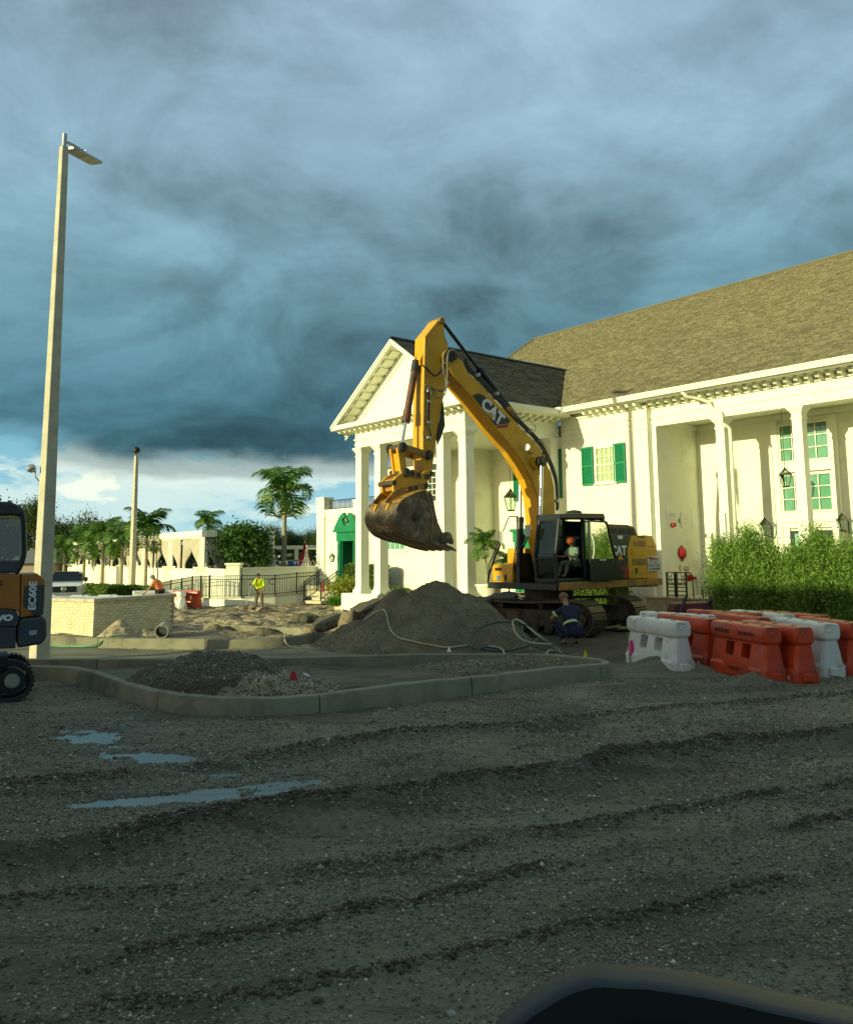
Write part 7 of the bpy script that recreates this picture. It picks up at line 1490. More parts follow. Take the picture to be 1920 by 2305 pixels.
# ---- signs and fittings on the shaded side wall of the porch
UW = -19.648
def onwall(px, py): a = onu(px, py, UW); return a
xt = lambda t: toloc(t)
def wthing(name, px, py, label, cat): a = onwall(px, py); t = thing(name, tuple(W(UW, a[1], a[2])), YAW, label, cat); return t      # local x = into the building (v), -y = out of the wall (u+)
t = wthing('exit_sign', 1510, 1159.5, 'grey EXIT sign with arrows on the shaded porch side wall', 'sign'); w = MB(); w.box(-.30, .30, -.03, 0, -.15, .15); w.build('board', M['trim2'], t)
o = ob('lettering', text_mesh('‹EXIT›', .22, 'galv', .004), t); facing(o, (0, -.032, 0), (0, -1, 0))
t = wthing('fire_horn', 1513, 1182, 'small round red fire alarm horn under the EXIT sign', 'alarm'); w = MB(); w.lathe([(.09, 0), (.10, .03), (.07, .10), (.085, .13)], (0, 0, 0), 14, ax=(0, -1, 0)); w.build('horn', M['red'], t, smooth=40)
t = wthing('fire_bell', 1534, 1245, 'big round red fire bell on the shaded porch side wall', 'bell'); w = MB(); w.lathe([(.24, .02), (.25, .05), (.21, .10), (.10, .14), (.03, .15)], (0, 0, 0), 24, ax=(0, -1, 0)); w.build('gong', M['red'], t, smooth=40); w = MB(); w.box(-.05, .05, -.04, 0, -.31, -.22); w.box(-.06, .06, -.03, 0, .22, .29); w.build('bracket', M['red'], t)
t = wthing('fdc_sign', 1544.5, 1280, 'small red FDC sign beside a red round symbol', 'sign'); w = MB(); w.box(-.15, .15, -.012, 0, -.085, .085); w.build('board', mat('sign_red', (.50, .09, .07), .5), t); o = ob('lettering', text_mesh('FDC', .14, 'decal_w', .006), t); facing(o, (0, -.014, 0), (0, -1, 0))
t = wthing('fire_symbol', 1531, 1278.5, 'round faded red symbol plate left of the FDC sign', 'sign'); w = MB(); w.lathe([(.10, 0), (.10, .008), (.03, .008)], (0, 0, 0), 18, ax=(0, -1, 0)); w.build('disc', bpy.data.materials['sign_red'], t); w = MB(); w.lathe([(.065, .0085), (.045, .011), (.03, .0085)], (0, 0, 0), 6, ax=(0, -1, 0)); w.build('star', M['trim2'], t)
t = wthing('wall_plate', 1535.5, 1171, 'tall white blank plate on the shaded porch side wall', 'plate'); w = MB(); w.box(-.10, .10, -.02, 0, -.30, .30); w.build('plate', M['trim2'], t); w = MB(); w.box(-.22, -.14, -.05, 0, -.10, .06); w.build('switch_box', M['galv'], t)
t = wthing('fire_connection', 1548, 1301, 'red fire hose connection sticking out of the porch side wall', 'hose connection'); w = MB(); w.cyl((0, 0, 0), (0, -.12, 0), .13, n=16); w.cyl((0, -.12, 0), (0, -.36, .0), .06, n=12); w.cyl((.12, -.05, 0), (.28, -.2, 0), .05, n=10); w.build('valve', M['red'], t, smooth=40)
t = wthing('conduit_box', 1567, 1306, 'small white junction box with a pipe near the porch corner', 'junction box'); w = MB(); w.box(-.10, .10, -.12, 0, -.07, .07); w.box(-.02, .02, -.06, -.02, -.95, -.0705); w.build('box', M['trim2'], t)
# porch gate railing with circle and diamond pattern
GY = 25.9
gr0 = onv(1503, 1346, 26.75); gt = onv(1503, 1288, 26.75); g1 = onv(1541, 1346, 26.75)
t = thing('porch_railing', tuple(W(gr0[0], 26.75, .86)), -R(90) + YAW, 'black ornamental railing with circle pattern on the porch floor', 'railing'); hh_ = gt[2] - .86; ww = g1[0] - gr0[0] + .1
for x in (0, ww * .42, ww * .5, ww): w = MB(); w.box(x - .025, x + .025, -.025, .025, 0, hh_); w.build('post', M['black'], t)
for z in (.05, .2, .34, .48, .62, hh_ - .46, hh_ - .02): w = MB(); w.box(.026, ww - .026, -.015, .015, z, z + .03); w.build('rail', M['black'], t)
for k in range(3):
    x0, x1 = ww * k / 3 + .03, ww * (k + 1) / 3 - .03; z0, z1 = hh_ - .43, hh_ - .02; cx2, cz2 = (x0 + x1) / 2, (z0 + z1) / 2
    w = MB(); w.tube([(cx2 + .07 * math.cos(a), 0, cz2 + .07 * math.sin(a)) for a in [j * math.pi / 6 for j in range(13)]], .012, 4)
    for a, b in ((x0, z0), (x1, z0), (x0, z1), (x1, z1)): w.tube([(a, 0, b), (cx2 + (a - cx2) * .35, 0, cz2 + (b - cz2) * .3)], .012, 4)
    w.build('ornament', M['black'], t)
w = MB(); w.tube([(ww, 0, hh_), (ww + .18, 0, hh_ - .02), (ww + .26, 0, hh_ - .12), (ww + .28, 0, 0)], .022, 6); w.build('handrail', M['black'], t, smooth=True)
t = thing('porch_handrail', tuple(W(*onv(1582, 1352, 26.6))), 0, 'bent black handrail on the porch edge beside the leftmost shrub', 'handrail'); w = MB(toloc(t)); w.tube([W(*onv(x, y, 26.6)) for x, y in ((1583, 1352), (1581, 1330), (1581, 1320), (1586, 1313), (1604, 1299))], .025, 6); w.build('rail', M['black'], t, smooth=True)
M['urn'] = M['trim']
# ---- dark red hopper behind the barriers
hq = AY(1560, 1380, 22.8); t = thing('steel_hopper', (hq[0], 22.8, 0), 0, 'dark red steel hopper with bent black handle behind the barrier cluster', 'machine'); xh = toloc(t)
w = MB(xh); fr_p = [AY(x, y, 22.8) for x, y in ((1500, 1420), (1518, 1364), (1523, 1359), (1600, 1356), (1606, 1360), (1598, 1420))]; w.add([tuple(p) for p in fr_p] + [(p[0] + .1, p[1] + .9, p[2] - .02) for p in fr_p], [tuple(range(6))[::-1], tuple(range(6, 12))] + [(i, (i + 1) % 6, 6 + (i + 1) % 6, 6 + i) for i in range(6)]); w.build('body', mat('dull_dark_red', (.13, .02, .018), .5, c2=(.04, .03, .03), sc_=1.3), t, bevel=.03)
w = MB(xh); w.tube([AY(x, y, 22.5) for x, y in ((1532, 1400), (1534, 1376), (1537, 1362), (1542, 1350), (1545, 1343))], .045, 8); w.build('handle', M['dark'], t, smooth=True)
w = MB(xh); w.tube([AY(x, y, 22.7) for x, y in ((1597, 1362), (1600, 1352), (1601, 1344))], .05, 8); w.build('handle', M['dark'], t, smooth=True)
# ================================================================ people
def skin(name, J, Ed, m, parent, lv=2, root=0):
    """J: name->(pos, radius)"""
    ks = list(J); me = bpy.data.meshes.new(name); me.from_pydata([tuple(J[k][0]) for k in ks], [(ks.index(a), ks.index(b)) for a, b in Ed], []); me.update()
    o = bpy.data.objects.new(name, me); s = o.modifiers.new('s', 'SKIN'); s.use_smooth_shade = True
    for i, k in enumerate(ks):
        r = J[k][1]; r = (r, r) if not isinstance(r, tuple) else r; me.skin_vertices[0].data[i].radius = r; me.skin_vertices[0].data[i].use_root = (i == root)
    d = o.modifiers.new('d', 'SUBSURF'); d.levels = d.render_levels = lv; nm = evaluated_mesh(o); bpy.data.meshes.remove(me)
    nm.name = name; nm.materials.clear(); nm.materials.append(m); nm.shade_smooth(); return ob(name, nm, parent)
def person(loc, face, P, label, shirt, trousers, hair, sleeve='long', hat=None, stripes=None, shoe=None, scale=1., hairless=.0):
    """P = joints in a local frame: x right-hand side of picture, y away from camera, z up"""
    t = thing('person', loc, 0, label, 'person'); t.scale = (scale,) * 3
    V = lambda k: Vector(P[k])
    J = {'pelvis': (V('pelvis'), .105), 'waist': (V('pelvis').lerp(V('chest'), .45), .10), 'chest': (V('chest'), (.135, .105)), 'neck': (V('neck'), .060), 'jaw': (V('neck').lerp(V('head'), .5), .062), 'head': (V('head'), .088), 'crown': (V('head') + (V('head') - V('neck')).normalized() * .085, .058)}
    Ed = [('pelvis', 'waist'), ('waist', 'chest'), ('chest', 'neck'), ('neck', 'jaw'), ('jaw', 'head'), ('head', 'crown')]
    for s in 'lr':
        J.update({s + 'sh': (V(s + 'sh'), .058), s + 'el': (V(s + 'el'), .043), s + 'wr': (V(s + 'wr'), .028), s + 'hip': (V(s + 'hip'), .092), s + 'kn': (V(s + 'kn'), .060), s + 'an': (V(s + 'an'), .038), s + 'toe': (V(s + 'toe'), .036)})
        Ed += [('chest', s + 'sh'), (s + 'sh', s + 'el'), (s + 'el', s + 'wr'), ('pelvis', s + 'hip'), (s + 'hip', s + 'kn'), (s + 'kn', s + 'an'), (s + 'an', s + 'toe')]
        d = (V(s + 'wr') - V(s + 'el')).normalized(); hd_ = V(s + 'hand') - V(s + 'wr') if s + 'hand' in P else d * .1; hd_ = hd_.normalized(); sd_ = hd_.cross(Vector((0, 1, .2))).normalized()
        J[s + 'palm'] = (V(s + 'wr') + hd_ * .06, (.036, .020)); Ed.append((s + 'wr', s + 'palm'))
        for f in range(4):
            b = V(s + 'wr') + hd_ * .10 + sd_ * (.028 - .019 * f); L_ = (.065, .075, .07, .055)[f]; cu = hd_.cross(sd_).normalized()
            J[f'{s}f{f}a'] = (b, .0095); J[f'{s}f{f}b'] = (b + hd_ * L_ * .5 + cu * .012, .0085); J[f'{s}f{f}c'] = (b + hd_ * L_ * .85 + cu * .036, .0075); Ed += [(s + 'palm', f'{s}f{f}a'), (f'{s}f{f}a', f'{s}f{f}b'), (f'{s}f{f}b', f'{s}f{f}c')]
        J[s + 'ta'] = (V(s + 'wr') + hd_ * .05 + sd_ * .04, .0105); J[s + 'tb'] = (V(s + 'wr') + hd_ * .09 + sd_ * .055, .009); Ed += [(s + 'palm', s + 'ta'), (s + 'ta', s + 'tb')]
    skin('body', J, Ed, M['skin'], t)
    # face
    hv = V('head'); f_ = Vector(face).normalized(); up = (hv - V('neck')).normalized(); rt = f_.cross(up).normalized()
    w = MB(); w.tube([hv + f_ * .078 + up * .015, hv + f_ * .105 - up * .022, hv + f_ * .085 - up * .030], [.010, .016, .010], 6); w.build('nose', M['skin'], t, smooth=True)
    for s in (-1, 1):
        w = MB(); w.lathe([(.012, 0), (.026, .006), (.018, .016)], hv + rt * s * .078 - up * .005, 8, ax=rt * s); w.build('ear', M['skin'], t, smooth=True)
        w = MB(); w.lathe([(.0105, 0), (.008, .006)], hv + f_ * .078 + rt * s * .030 + up * .016, 8, ax=f_); w.build('eye', M['rubber'], t)
    w = MB(); w.bar(hv + f_ * .082 - up * .052 - rt * .022, hv + f_ * .082 - up * .052 + rt * .022, .008, .006); w.build('mouth', M['rust'], t)
    if hat:
        w = MB(); c = hv + up * .04; w.lathe([(.135, 0), (.132, .01), (.128, .03), (.118, .075), (.085, .12), (.03, .14)], c, 18, ax=up); w.build('hard_hat', hat, t, smooth=40); w = MB(); w.lathe([(.07, 0), (.075, .008), (.02, .012)], c + f_ * .12, 12, ax=up); w.build('hat_brim', hat, t)
    else:
        w = MB(); n = 14; vs = []
        for i in range(7):
            th = i / 6 * 1.75
            for k in range(n):
                a = k * 2 * math.pi / n; d = up * math.cos(th) + (rt * math.cos(a) + f_ * math.sin(a)) * math.sin(th); fr2 = max(0, d.dot(f_)); lim = 1.0 if not (th > 1.15 and fr2 > .35) else .86
                vs.append(hv + up * .018 + d * (.108 * lim))
        w.add(vs, [(i * n + k, i * n + (k + 1) % n, (i + 1) * n + (k + 1) % n, (i + 1) * n + k) for i in range(6) for k in range(n)]); w.build('hair', hair, t, smooth=True)
    # clothes
    g = 1.22; S = {'pelvis': (V('pelvis') + Vector((0, 0, -.02)), .15), 'waist': (J['waist'][0], .15), 'chest': (V('chest'), (.17, .14)), 'collar': (V('neck') - (V('neck') - V('chest')) * .25, .075)}; E_ = [('pelvis', 'waist'), ('waist', 'chest'), ('chest', 'collar')]
    for s in 'lr':
        S[s + 'sh'] = (V(s + 'sh'), .082); S[s + 'el'] = (V(s + 'el') if sleeve == 'long' else V(s + 'sh').lerp(V(s + 'el'), .75), .066); E_ += [('chest', s + 'sh'), (s + 'sh', s + 'el')]
        if sleeve == 'long': S[s + 'wr'] = (V(s + 'wr').lerp(V(s + 'el'), .08), .045); E_.append((s + 'el', s + 'wr'))
    sh_ = skin('shirt', S, E_, shirt, t)
    T = {'pelvis': (V('pelvis') - Vector((0, 0, .03)), .135)}; E2 = []
    for s in 'lr': T.update({s + 'hip': (V(s + 'hip'), .118), s + 'kn': (V(s + 'kn'), .088), s + 'an': (V(s + 'an') + (V(s + 'kn') - V(s + 'an')) * .08, .068)}); E2 += [('pelvis', s + 'hip'), (s + 'hip', s + 'kn'), (s + 'kn', s + 'an')]
    skin('trousers', T, E2, trousers, t)
    for s in 'lr':
        a, b = V(s + 'an'), V(s + 'toe'); d = (b - a); d.z = 0; d.normalize(); skin('shoe', {'h': (a - d * .04 + Vector((0, 0, -.045)), (.046, .042)), 'm': ((a + b) / 2 + Vector((0, 0, -.03)), (.050, .042)), 't': (b + d * .03 + Vector((0, 0, -.005)), (.044, .030))}, [('h', 'm'), ('m', 't')], shoe or M['rubber'], t, 2)
    return t, sh_
def band(parent, pts, r, m, nm='reflective_band'):
    pass
hv_y = mat('hivis_yellow', (.72, .86, .01), .7, c2=(.62, .76, .01)); orange_s = mat('orange_shirt', (.80, .22, .07), .8, c2=(.68, .17, .05)); navy = mat('navy_workwear', (.012, .022, .055), .8, c2=(.008, .014, .035)); khaki = mat('khaki_trousers', (.20, .155, .10), .85, c2=(.13, .10, .065)); blackt = mat('black_trousers', (.015, .015, .015), .8)
brownh = mat('dark_brown_hair', (.025, .014, .010), .6); greyh = mat('grey_hair', (.20, .19, .17), .6); shorth = mat('cropped_fair_hair', (.20, .11, .06), .7); boots = mat('work_boots', (.10, .06, .035), .8); lime = mat('lime_tape', (.42, .66, .06), .5); silver = mat('silver_tape', (.62, .64, .58), .4)
helm = mat('orange_helmet', (.80, .10, .02), .4)
# --- worker in yellow raking, facing left in the picture
b = AY(582, 1373, 39.6); sY = (AY(582, 1289, 39.6)[2] - b[2]) / 1.78
PY = dict(pelvis=(.02, 0, .95), chest=(.0, -.02, 1.30), neck=(-.02, -.03, 1.50), head=(-.045, -.05, 1.63), lsh=(-.13, -.10, 1.42), rsh=(.17, .06, 1.42), lel=(-.22, -.22, 1.16), lwr=(-.30, -.34, 1.22), rel=(.24, -.05, 1.12), rwr=(.10, -.25, 1.04), lhip=(-.07, 0, .90), rhip=(.10, .02, .90), lkn=(-.10, -.04, .49), rkn=(.15, .02, .49), lan=(-.17, .02, .09), ran=(.17, .05, .09), ltoe=(-.34, -.06, .04), rtoe=(.12, -.12, .04))
tY, _ = person(tuple(b + np.array([0, 0, .0])), (-.85, -.5, -.35), PY, 'worker in a bright yellow hi-vis shirt and khaki trousers raking the dug ground', hv_y, khaki, brownh, shoe=boots, scale=sY)
rk = thing('rake', (b[0] - .55 * sY, b[1] - .1, b[2]), 0, 'long handled shovel held by the worker in yellow', 'shovel'); w = MB(); a0 = Vector((-.02, -.15, .10)); a1 = Vector((.30 * sY, -.22, 1.36 * sY)); w.tube([a0, a1], .017, 6); w.build('handle', mat('blue_grey_handle', (.30, .34, .36), .5), rk); w = MB(); w.prism([(-.10, .0), (.10, .0), (.11, .22), (.04, .30), (-.04, .30), (-.11, .22)], lambda x, z: (x - .02, -.16 + z * .1, z * .8), (0, .02, 0)); w.build('blade', mat('orange_blade', (.55, .22, .08), .6), rk)
# --- man in orange bending to the left
b = AY(355, 1375, 37.2); zb_ = 0.0; sO = 1.05
PO = dict(pelvis=(.06, 0, .95), chest=(-.02, -.02, 1.24), neck=(-.13, -.03, 1.40), head=(-.22, -.05, 1.50), lsh=(-.14, -.16, 1.30), rsh=(-.02, .15, 1.32), lel=(-.28, -.22, 1.08), lwr=(-.46, -.20, .92), rel=(.10, .2, 1.10), rwr=(.16, .12, .88), lhip=(.03, -.08, .90), rhip=(.10, .09, .90), lkn=(.02, -.08, .49), rkn=(.10, .09, .49), lan=(.03, -.08, .09), ran=(.14, .09, .09), ltoe=(-.14, -.10, .04), rtoe=(-.03, .09, .04))
tO, _ = person((b[0], 37.2, .02), (-.85, -.3, -.5), PO, 'grey haired man in an orange shirt and black trousers leaning forward behind the planter', orange_s, blackt, greyh, sleeve='short', scale=sO)
# --- mechanic squatting by the near track, back to the camera
b = G(1288, 1455); sM = 1.22
PM = dict(pelvis=(.05, .0, .36), chest=(-.02, .20, .72), neck=(-.07, .29, .93), head=(-.10, .34, 1.055), lsh=(-.20, .18, .80), rsh=(.16, .22, .82), lel=(-.40, .26, .60), lwr=(-.36, .48, .52), rel=(.26, .36, .60), rwr=(.10, .55, .55), lhip=(-.05, .02, .34), rhip=(.17, .02, .34), lkn=(-.30, .42, .52), rkn=(.22, .45, .50), lan=(-.14, .12, .10), ran=(.14, .22, .10), ltoe=(-.18, .30, .045), rtoe=(.14, .40, .045))
tM, shM = person((b[0], b[1], -.02), (-.2, .9, -.3), PM, 'fair haired mechanic in navy overalls with lime bands squatting by the track', navy, navy, shorth, sleeve='short', scale=sM)
def tape(parent, ctr, nrm, r0, r1, wd, name='reflective_band', a0=0, a1=6.283):
    q = Vector((0, 0, 1)).rotation_difference(Vector(nrm).normalized()); c = Vector(ctr); n = 24
    for m_, o0, o1, k in ((lime, -wd, wd, 1.0), (silver, -wd * .45, wd * .45, 1.015)):
        vs = []
        for z in (o0, o1):
            for i in range(n + 1): a = a0 + (a1 - a0) * i / n; vs.append(c + q @ Vector((r0 * k * math.cos(a), r1 * k * math.sin(a), z)))
        w = MB(); w.add(vs, [(i, i + 1, n + 2 + i, n + 1 + i) for i in range(n)]); w.build(name, m_ if m_ is silver else m_, parent)
def snug(parent, shirt, plane_pt, nrm, wd, k=1.02):
    """band hugging the shirt where a plane cuts it"""
    me = shirt.data; n = Vector(nrm).normalized(); p0 = Vector(plane_pt); sel = []
    cen = Vector((0, 0, 0)); vs = [v.co for v in me.vertices if abs((v.co - p0).dot(n)) < .035]
    return vs
tape(tM, (-.0, .085, .50), (-.15, .5, .86), .175, .160, .030); tape(tM, (-.03, .235, .80), (-.1, .45, .88), .17, .12, .022, a0=3.3, a1=6.1); tape(tM, (-.31, .215, .70), (-.62, .25, -.65), .088, .088, .026)
# --- operator inside the cab (placed in the excavator frame)
op_loc = SX + fE * .02 + nE * 1.17 + np.array([0, 0, 1.62])
ca = math.atan2(fE[1], fE[0])
PQ = {k: v for k, v in dict(pelvis=(0, 0, .56), chest=(.04, 0, .88), neck=(.08, 0, 1.06), head=(.12, 0, 1.18), lsh=(.05, .17, .98), rsh=(.05, -.17, .98), lel=(.18, .24, .74), lwr=(.42, .27, .76), rel=(.18, -.24, .74), rwr=(.42, -.27, .76), lhip=(.02, .09, .54), rhip=(.02, -.09, .54), lkn=(.44, .13, .56), rkn=(.44, -.13, .56), lan=(.58, .13, .19), ran=(.58, -.13, .19), ltoe=(.74, .13, .14), rtoe=(.74, -.13, .14)).items()}
tQ, shQ = person(tuple(op_loc), (.8, .35, -.45), PQ, 'operator in an orange helmet and pale shirt with lime bands seated in the cab', mat('pale_grey_shirt', (.50, .50, .42), .8), khaki, brownh, sleeve='short', hat=helm, scale=1.0)
tQ.rotation_euler[2] = ca
tape(tQ, (.13, .22, .83), (.5, .2, -.8), .078, .078, .022)
# ================================================================ hoses, flags, small site things
def hit(px, py, hf=(), y0=12, y1=32):
    d = ray(px, py); Y = np.arange(y0, y1, .04); P = C0[None] + d[None] * (Y / d[1])[:, None]; z = gh(P[:, 0], P[:, 1])
    for f_ in hf: z = np.maximum(z, f_(P[:, 0], P[:, 1]))
    k = np.nonzero(P[:, 2] <= z + .03)[0]
    return np.array([P[k[0], 0], P[k[0], 1], z[k[0]] + .03]) if len(k) else G(px, py)
M['hosew'] = mat('pale_hose', (.42, .39, .26), .5, c2=(.33, .31, .20)); M['hosed'] = mat('dark_green_hose', (.02, .075, .045), .4); M['hosegr'] = mat('green_garden_hose', (.09, .38, .16), .4)
def hose(label, pts, r_, m, cat='hose', group=None):
    t = thing('hose', tuple(pts[0]), 0, label, cat, group); w = MB(toloc(t)); w.tube(spline(pts, 6), r_, 7); w.build('tube', M[m], t, smooth=True); return t
hose('pale hose climbing over the left shoulder of the big gravel pile', [hit(x, y, (bigh,)) for x, y in ((820, 1397), (845, 1381), (862, 1373), (870, 1385), (874, 1403), (882, 1422), (900, 1438), (930, 1449), (968, 1456), (1005, 1458), (1040, 1455), (1058, 1452))], .022, 'hosew')
k2h = [AY(x, y, Y) for x, y, Y in ((644, 1426, 24.2), (641, 1432, 23.9), (642, 1444, 23.75), (650, 1454, 23.5), (664, 1459, 23.3), (700, 1460, 23.2), (738, 1460, 23.1))]
hose('pale hose dropping over the second kerb and running right', k2h, .02, 'hosew')
hose('bright green garden hose lying over the second kerb at the left', [AY(x, y, Y) for x, y, Y in ((95, 1452, 24.4), (125, 1454.5, 24.4), (160, 1455, 24.3), (195, 1455, 24.2), (220, 1449, 24.2), (238, 1439, 24.3), (255, 1433, 24.5), (280, 1430, 25.2))], .022, 'hosegr')
YH = 20.7
for lb, m, r_, pts in (('long dark green hose loop leaning against the gravel pile', 'hosed', .024, [(1157, 1402, 22.4), (1120, 1401, 22.3), (1082, 1413, 22), (1058, 1430, 21.6), (1053, 1447, 21.2), (1071, 1460, 20.9), (1116, 1465, 20.8), (1157, 1462, 20.9), (1172, 1440, 21.4), (1170, 1412, 22.1), (1160, 1398, 22.4)]),
                       ('dark green hose loop hanging over the back kerb of the near island', 'hosed', .024, [(1127, 1461, 20.9), (1095, 1457, 20.8), (1077, 1464, 20.7), (1080, 1478, 20.4), (1104, 1488, 20.2), (1134, 1479, 20.5), (1157, 1464, 20.9), (1194, 1451, 21.2), (1212, 1436, 21.6)]),
                       ('pale hose arching over the dark loops towards the mechanic', 'hosew', .024, [(1153, 1406, 22.2), (1156, 1397, 22.3), (1164, 1395, 22.3), (1176, 1401, 22.2), (1190, 1413, 22), (1209, 1429, 21.7), (1238, 1448, 21.4), (1266, 1470, 21.)]),
                       ('pale hose bending right at half height of the tangle', 'hosew', .022, [(1155, 1406, 22.1), (1158, 1420, 21.8), (1168, 1434, 21.5), (1184, 1444, 21.3), (1209, 1449, 21.2), (1242, 1451, 21.2)]),
                       ('pale hose falling from the back kerb into the near island', 'hosew', .022, [(1100, 1455, 20.9), (1120, 1458, 20.9), (1132, 1464, 20.75), (1134, 1474, 20.3), (1126, 1490, 19.6), (1128, 1500, 19.3), (1140, 1506, 19.1), (1158, 1510, 19.)]),
                       ('short pale hose end hooked over the kerb at the right of the tangle', 'hosew', .022, [(1245, 1466, 20.9), (1236, 1465, 20.9), (1229, 1472, 20.6), (1227, 1484, 20.1), (1225, 1496, 19.6), (1220, 1504, 19.3)]),
                       ('thin dark hose in the middle of the tangle running down right', 'hosed', .02, [(1160, 1404, 22.1), (1180, 1406, 22.1), (1210, 1425, 21.8), (1240, 1447, 21.3), (1278, 1472, 20.9)]),
                       ('dark green hose crossing behind the pale arch', 'hosed', .022, [(1175, 1410, 22), (1178, 1430, 21.6), (1190, 1450, 21.2), (1225, 1462, 21), (1250, 1470, 20.9)])):
    hose(lb, [AY(*p) for p in pts], r_, m, group=None)
hose('thin blue hose end curling out of the shell gravel', [AY(x, y, Y) for x, y, Y in ((694, 1512, 16.6), (692, 1504, 16.7), (698, 1496, 16.9), (706, 1493, 17.), (714, 1497, 17))], .012, 'hosed')
def flag(px, yt, yb, wpx, label, m, Y=None, name='marker_flag', tri=True):
    b = G(px, yb) if Y is None else AY(px, yb, Y); Y = b[1]; tp = AY(px, yt, Y); t = thing(name, tuple(b), 0, label, 'marker flag'); h = tp[2] - b[2]; wd = wpx * Y / 1923
    w = MB(); w.cyl((0, 0, -.05), (0, 0, h), .005, n=5); w.build('wire', M['galv'], t); w = MB(); n = 6; vs = []
    for i in range(n + 1): f_ = i / n; vs += [(f_ * wd - wd * .35, .02 * math.sin(f_ * 5), h * (1 - .02)), (f_ * wd * 1.0 - wd * .35 - .0, .02 * math.sin(f_ * 5 + 1), h * (.35 + .3 * abs(f_ - .45)))]
    vs = [(-wd * .5, 0, h * .12), (-wd * .12, -.03, h * .95), (.0, .0, h), (wd * .12, .02, h * .95), (wd * .5, .01, h * .22), (wd * .05, -.06, h * .30)]
    w.add(vs, [(0, 5, 2, 1), (5, 4, 3, 2)]); w.build('cloth', m, t); return t
flag(660, 1510, 1541, 24, 'dark red folded marker flag standing in the pale shell gravel', mat('flag_red', (.42, .012, .02), .7), Y=15.3)
flag(148, 1483, 1497, 7, 'small red flag in the island beside the light pole', bpy.data.materials['flag_red'], Y=19.4)
flag(1318, 1463, 1483, 11, 'yellow marker flag on the right tip of the near kerb', mat('flag_yellow', (.70, .52, .02), .7), Y=20.4); flag(1011, 1456, 1471, 10, 'small white marker flag on the back kerb under the big pile', M['trim2'], Y=20.7)
flag(562, 1524, 1540, 6, 'faint yellow flag half buried in the dark mound', bpy.data.materials['flag_yellow'], Y=15.2)
b = GP(1419, 1497); t = thing('survey_stake', tuple(b), 0, 'thin wooden survey stake with a pink ribbon left of the white barrier', 'stake'); Y = b[1]; h = AY(1416, 1423, Y)[2] - b[2]; w = MB(); w.bar((0, 0, -.1), (-.03, 0, h), .04, .02); w.build('stake', mat('stake_wood', (.36, .24, .13), .8), t); w = MB(); w.add([(-.0, -.02, h * .72), (.05, -.03, h * .78), (.085, -.02, h * .66), (.09, -.03, h * .48), (.05, -.02, h * .30), (.0, -.02, h * .28)], [(0, 5, 4, 3, 2, 1)]); w.build('ribbon', mat('pink_ribbon', (.85, .03, .28), .6), t)
b = AY(365, 1432, 25.6); t = thing('drain_pipe', (b[0], 25.6, b[2]), R(12), 'grey concrete drain pipe end sticking out of the soil by the planter', 'pipe'); rO = 15 * 25.6 / 1923; w = MB(); n = 24; vs = []
for y, r_ in ((-.3, rO * .82), (-.3, rO), (1.0, rO), (1.0, rO * .82)): vs += [(r_ * math.cos(k * 2 * math.pi / n), y, rO * .75 + r_ * math.sin(k * 2 * math.pi / n)) for k in range(n)]
w.add(vs, [(i * n + k, i * n + (k + 1) % n, ((i + 1) % 4) * n + (k + 1) % n, ((i + 1) % 4) * n + k) for i in range(4) for k in range(n)]); w.build('pipe', M['concrete'], t, smooth=35)
b = AY(691, 1522, 16.2); t = thing('pipe_stub', tuple(b), 0, 'short white plastic pipe stub on the shell gravel beside the blue hose', 'pipe'); w = MB(); w.cyl((-.06, 0, .04), (.05, -.05, 0), .022, n=8); w.build('stub', M['trim2'], t, smooth=40)
# ================================================================ pickup truck, nose towards the camera
Yt = 46.5; ct_ = AY(146, 1300, Yt); tr = thing('pickup_truck', (ct_[0], Yt, 0), R(19), 'white pickup truck facing the camera behind the lying barriers, left', 'truck'); M['tw'] = mat('truck_white', (.70, .72, .70), .25, coat=.6); hz = AY(146, 1287, Yt)[2]; k_ = hz / 1.95
tr.scale = (k_,) * 3
w = MB(); w.prism([(-.3, .55), (-.3, 1.12), (.1, 1.28), (1.25, 1.34), (1.25, .5)], lambda a, b: (-1.0, a, b), (2.0, 0, 0)); w.build('bonnet', M['tw'], tr, bevel=.06)
w = MB(); w.add([(-.92, 1.2, 1.32), (.92, 1.2, 1.32), (.70, 1.85, 1.92), (-.70, 1.85, 1.92), (-.95, 4.2, 1.30), (.95, 4.2, 1.30), (.72, 3.9, 1.92), (-.72, 3.9, 1.92)], [(3, 2, 6, 7), (4, 7, 6, 5), (0, 3, 7, 4), (1, 5, 6, 2)]); w.build('cab', M['tw'], tr)
w = MB(); w.add([(-.88, 1.19, 1.34), (.88, 1.19, 1.34), (.68, 1.82, 1.89), (-.68, 1.82, 1.89)], [(0, 1, 2, 3)]); w.build('windscreen', M['glass'], tr); w = MB(); w.box(-.85, .85, 1.9, 3.8, 1.1, 1.8); w.build('interior', M['room'], tr)
for s in (-1, 1): w = MB(); w.add([(s * .93, 1.35, 1.34), (s * .96, 4.0, 1.34), (s * .73, 3.8, 1.86), (s * .72, 1.95, 1.86)], [(0, 1, 2, 3)]); w.build('side_window', M['room'], tr)
w = MB(); w.box(-.99, .99, 1.2505, 5.6, .5, 1.30); w.build('body', M['tw'], tr, bevel=.05)
w = MB(); w.box(-.70, .70, -.36, -.28, .72, 1.08); gl = w.build('grille', M['black'], tr, bevel=.03)
for z in (.80, .88, .96, 1.03): w = MB(); w.box(-.68, .68, -.375, -.3605, z - .012, z + .012); w.build('grille_bar', M['dark'], gl)
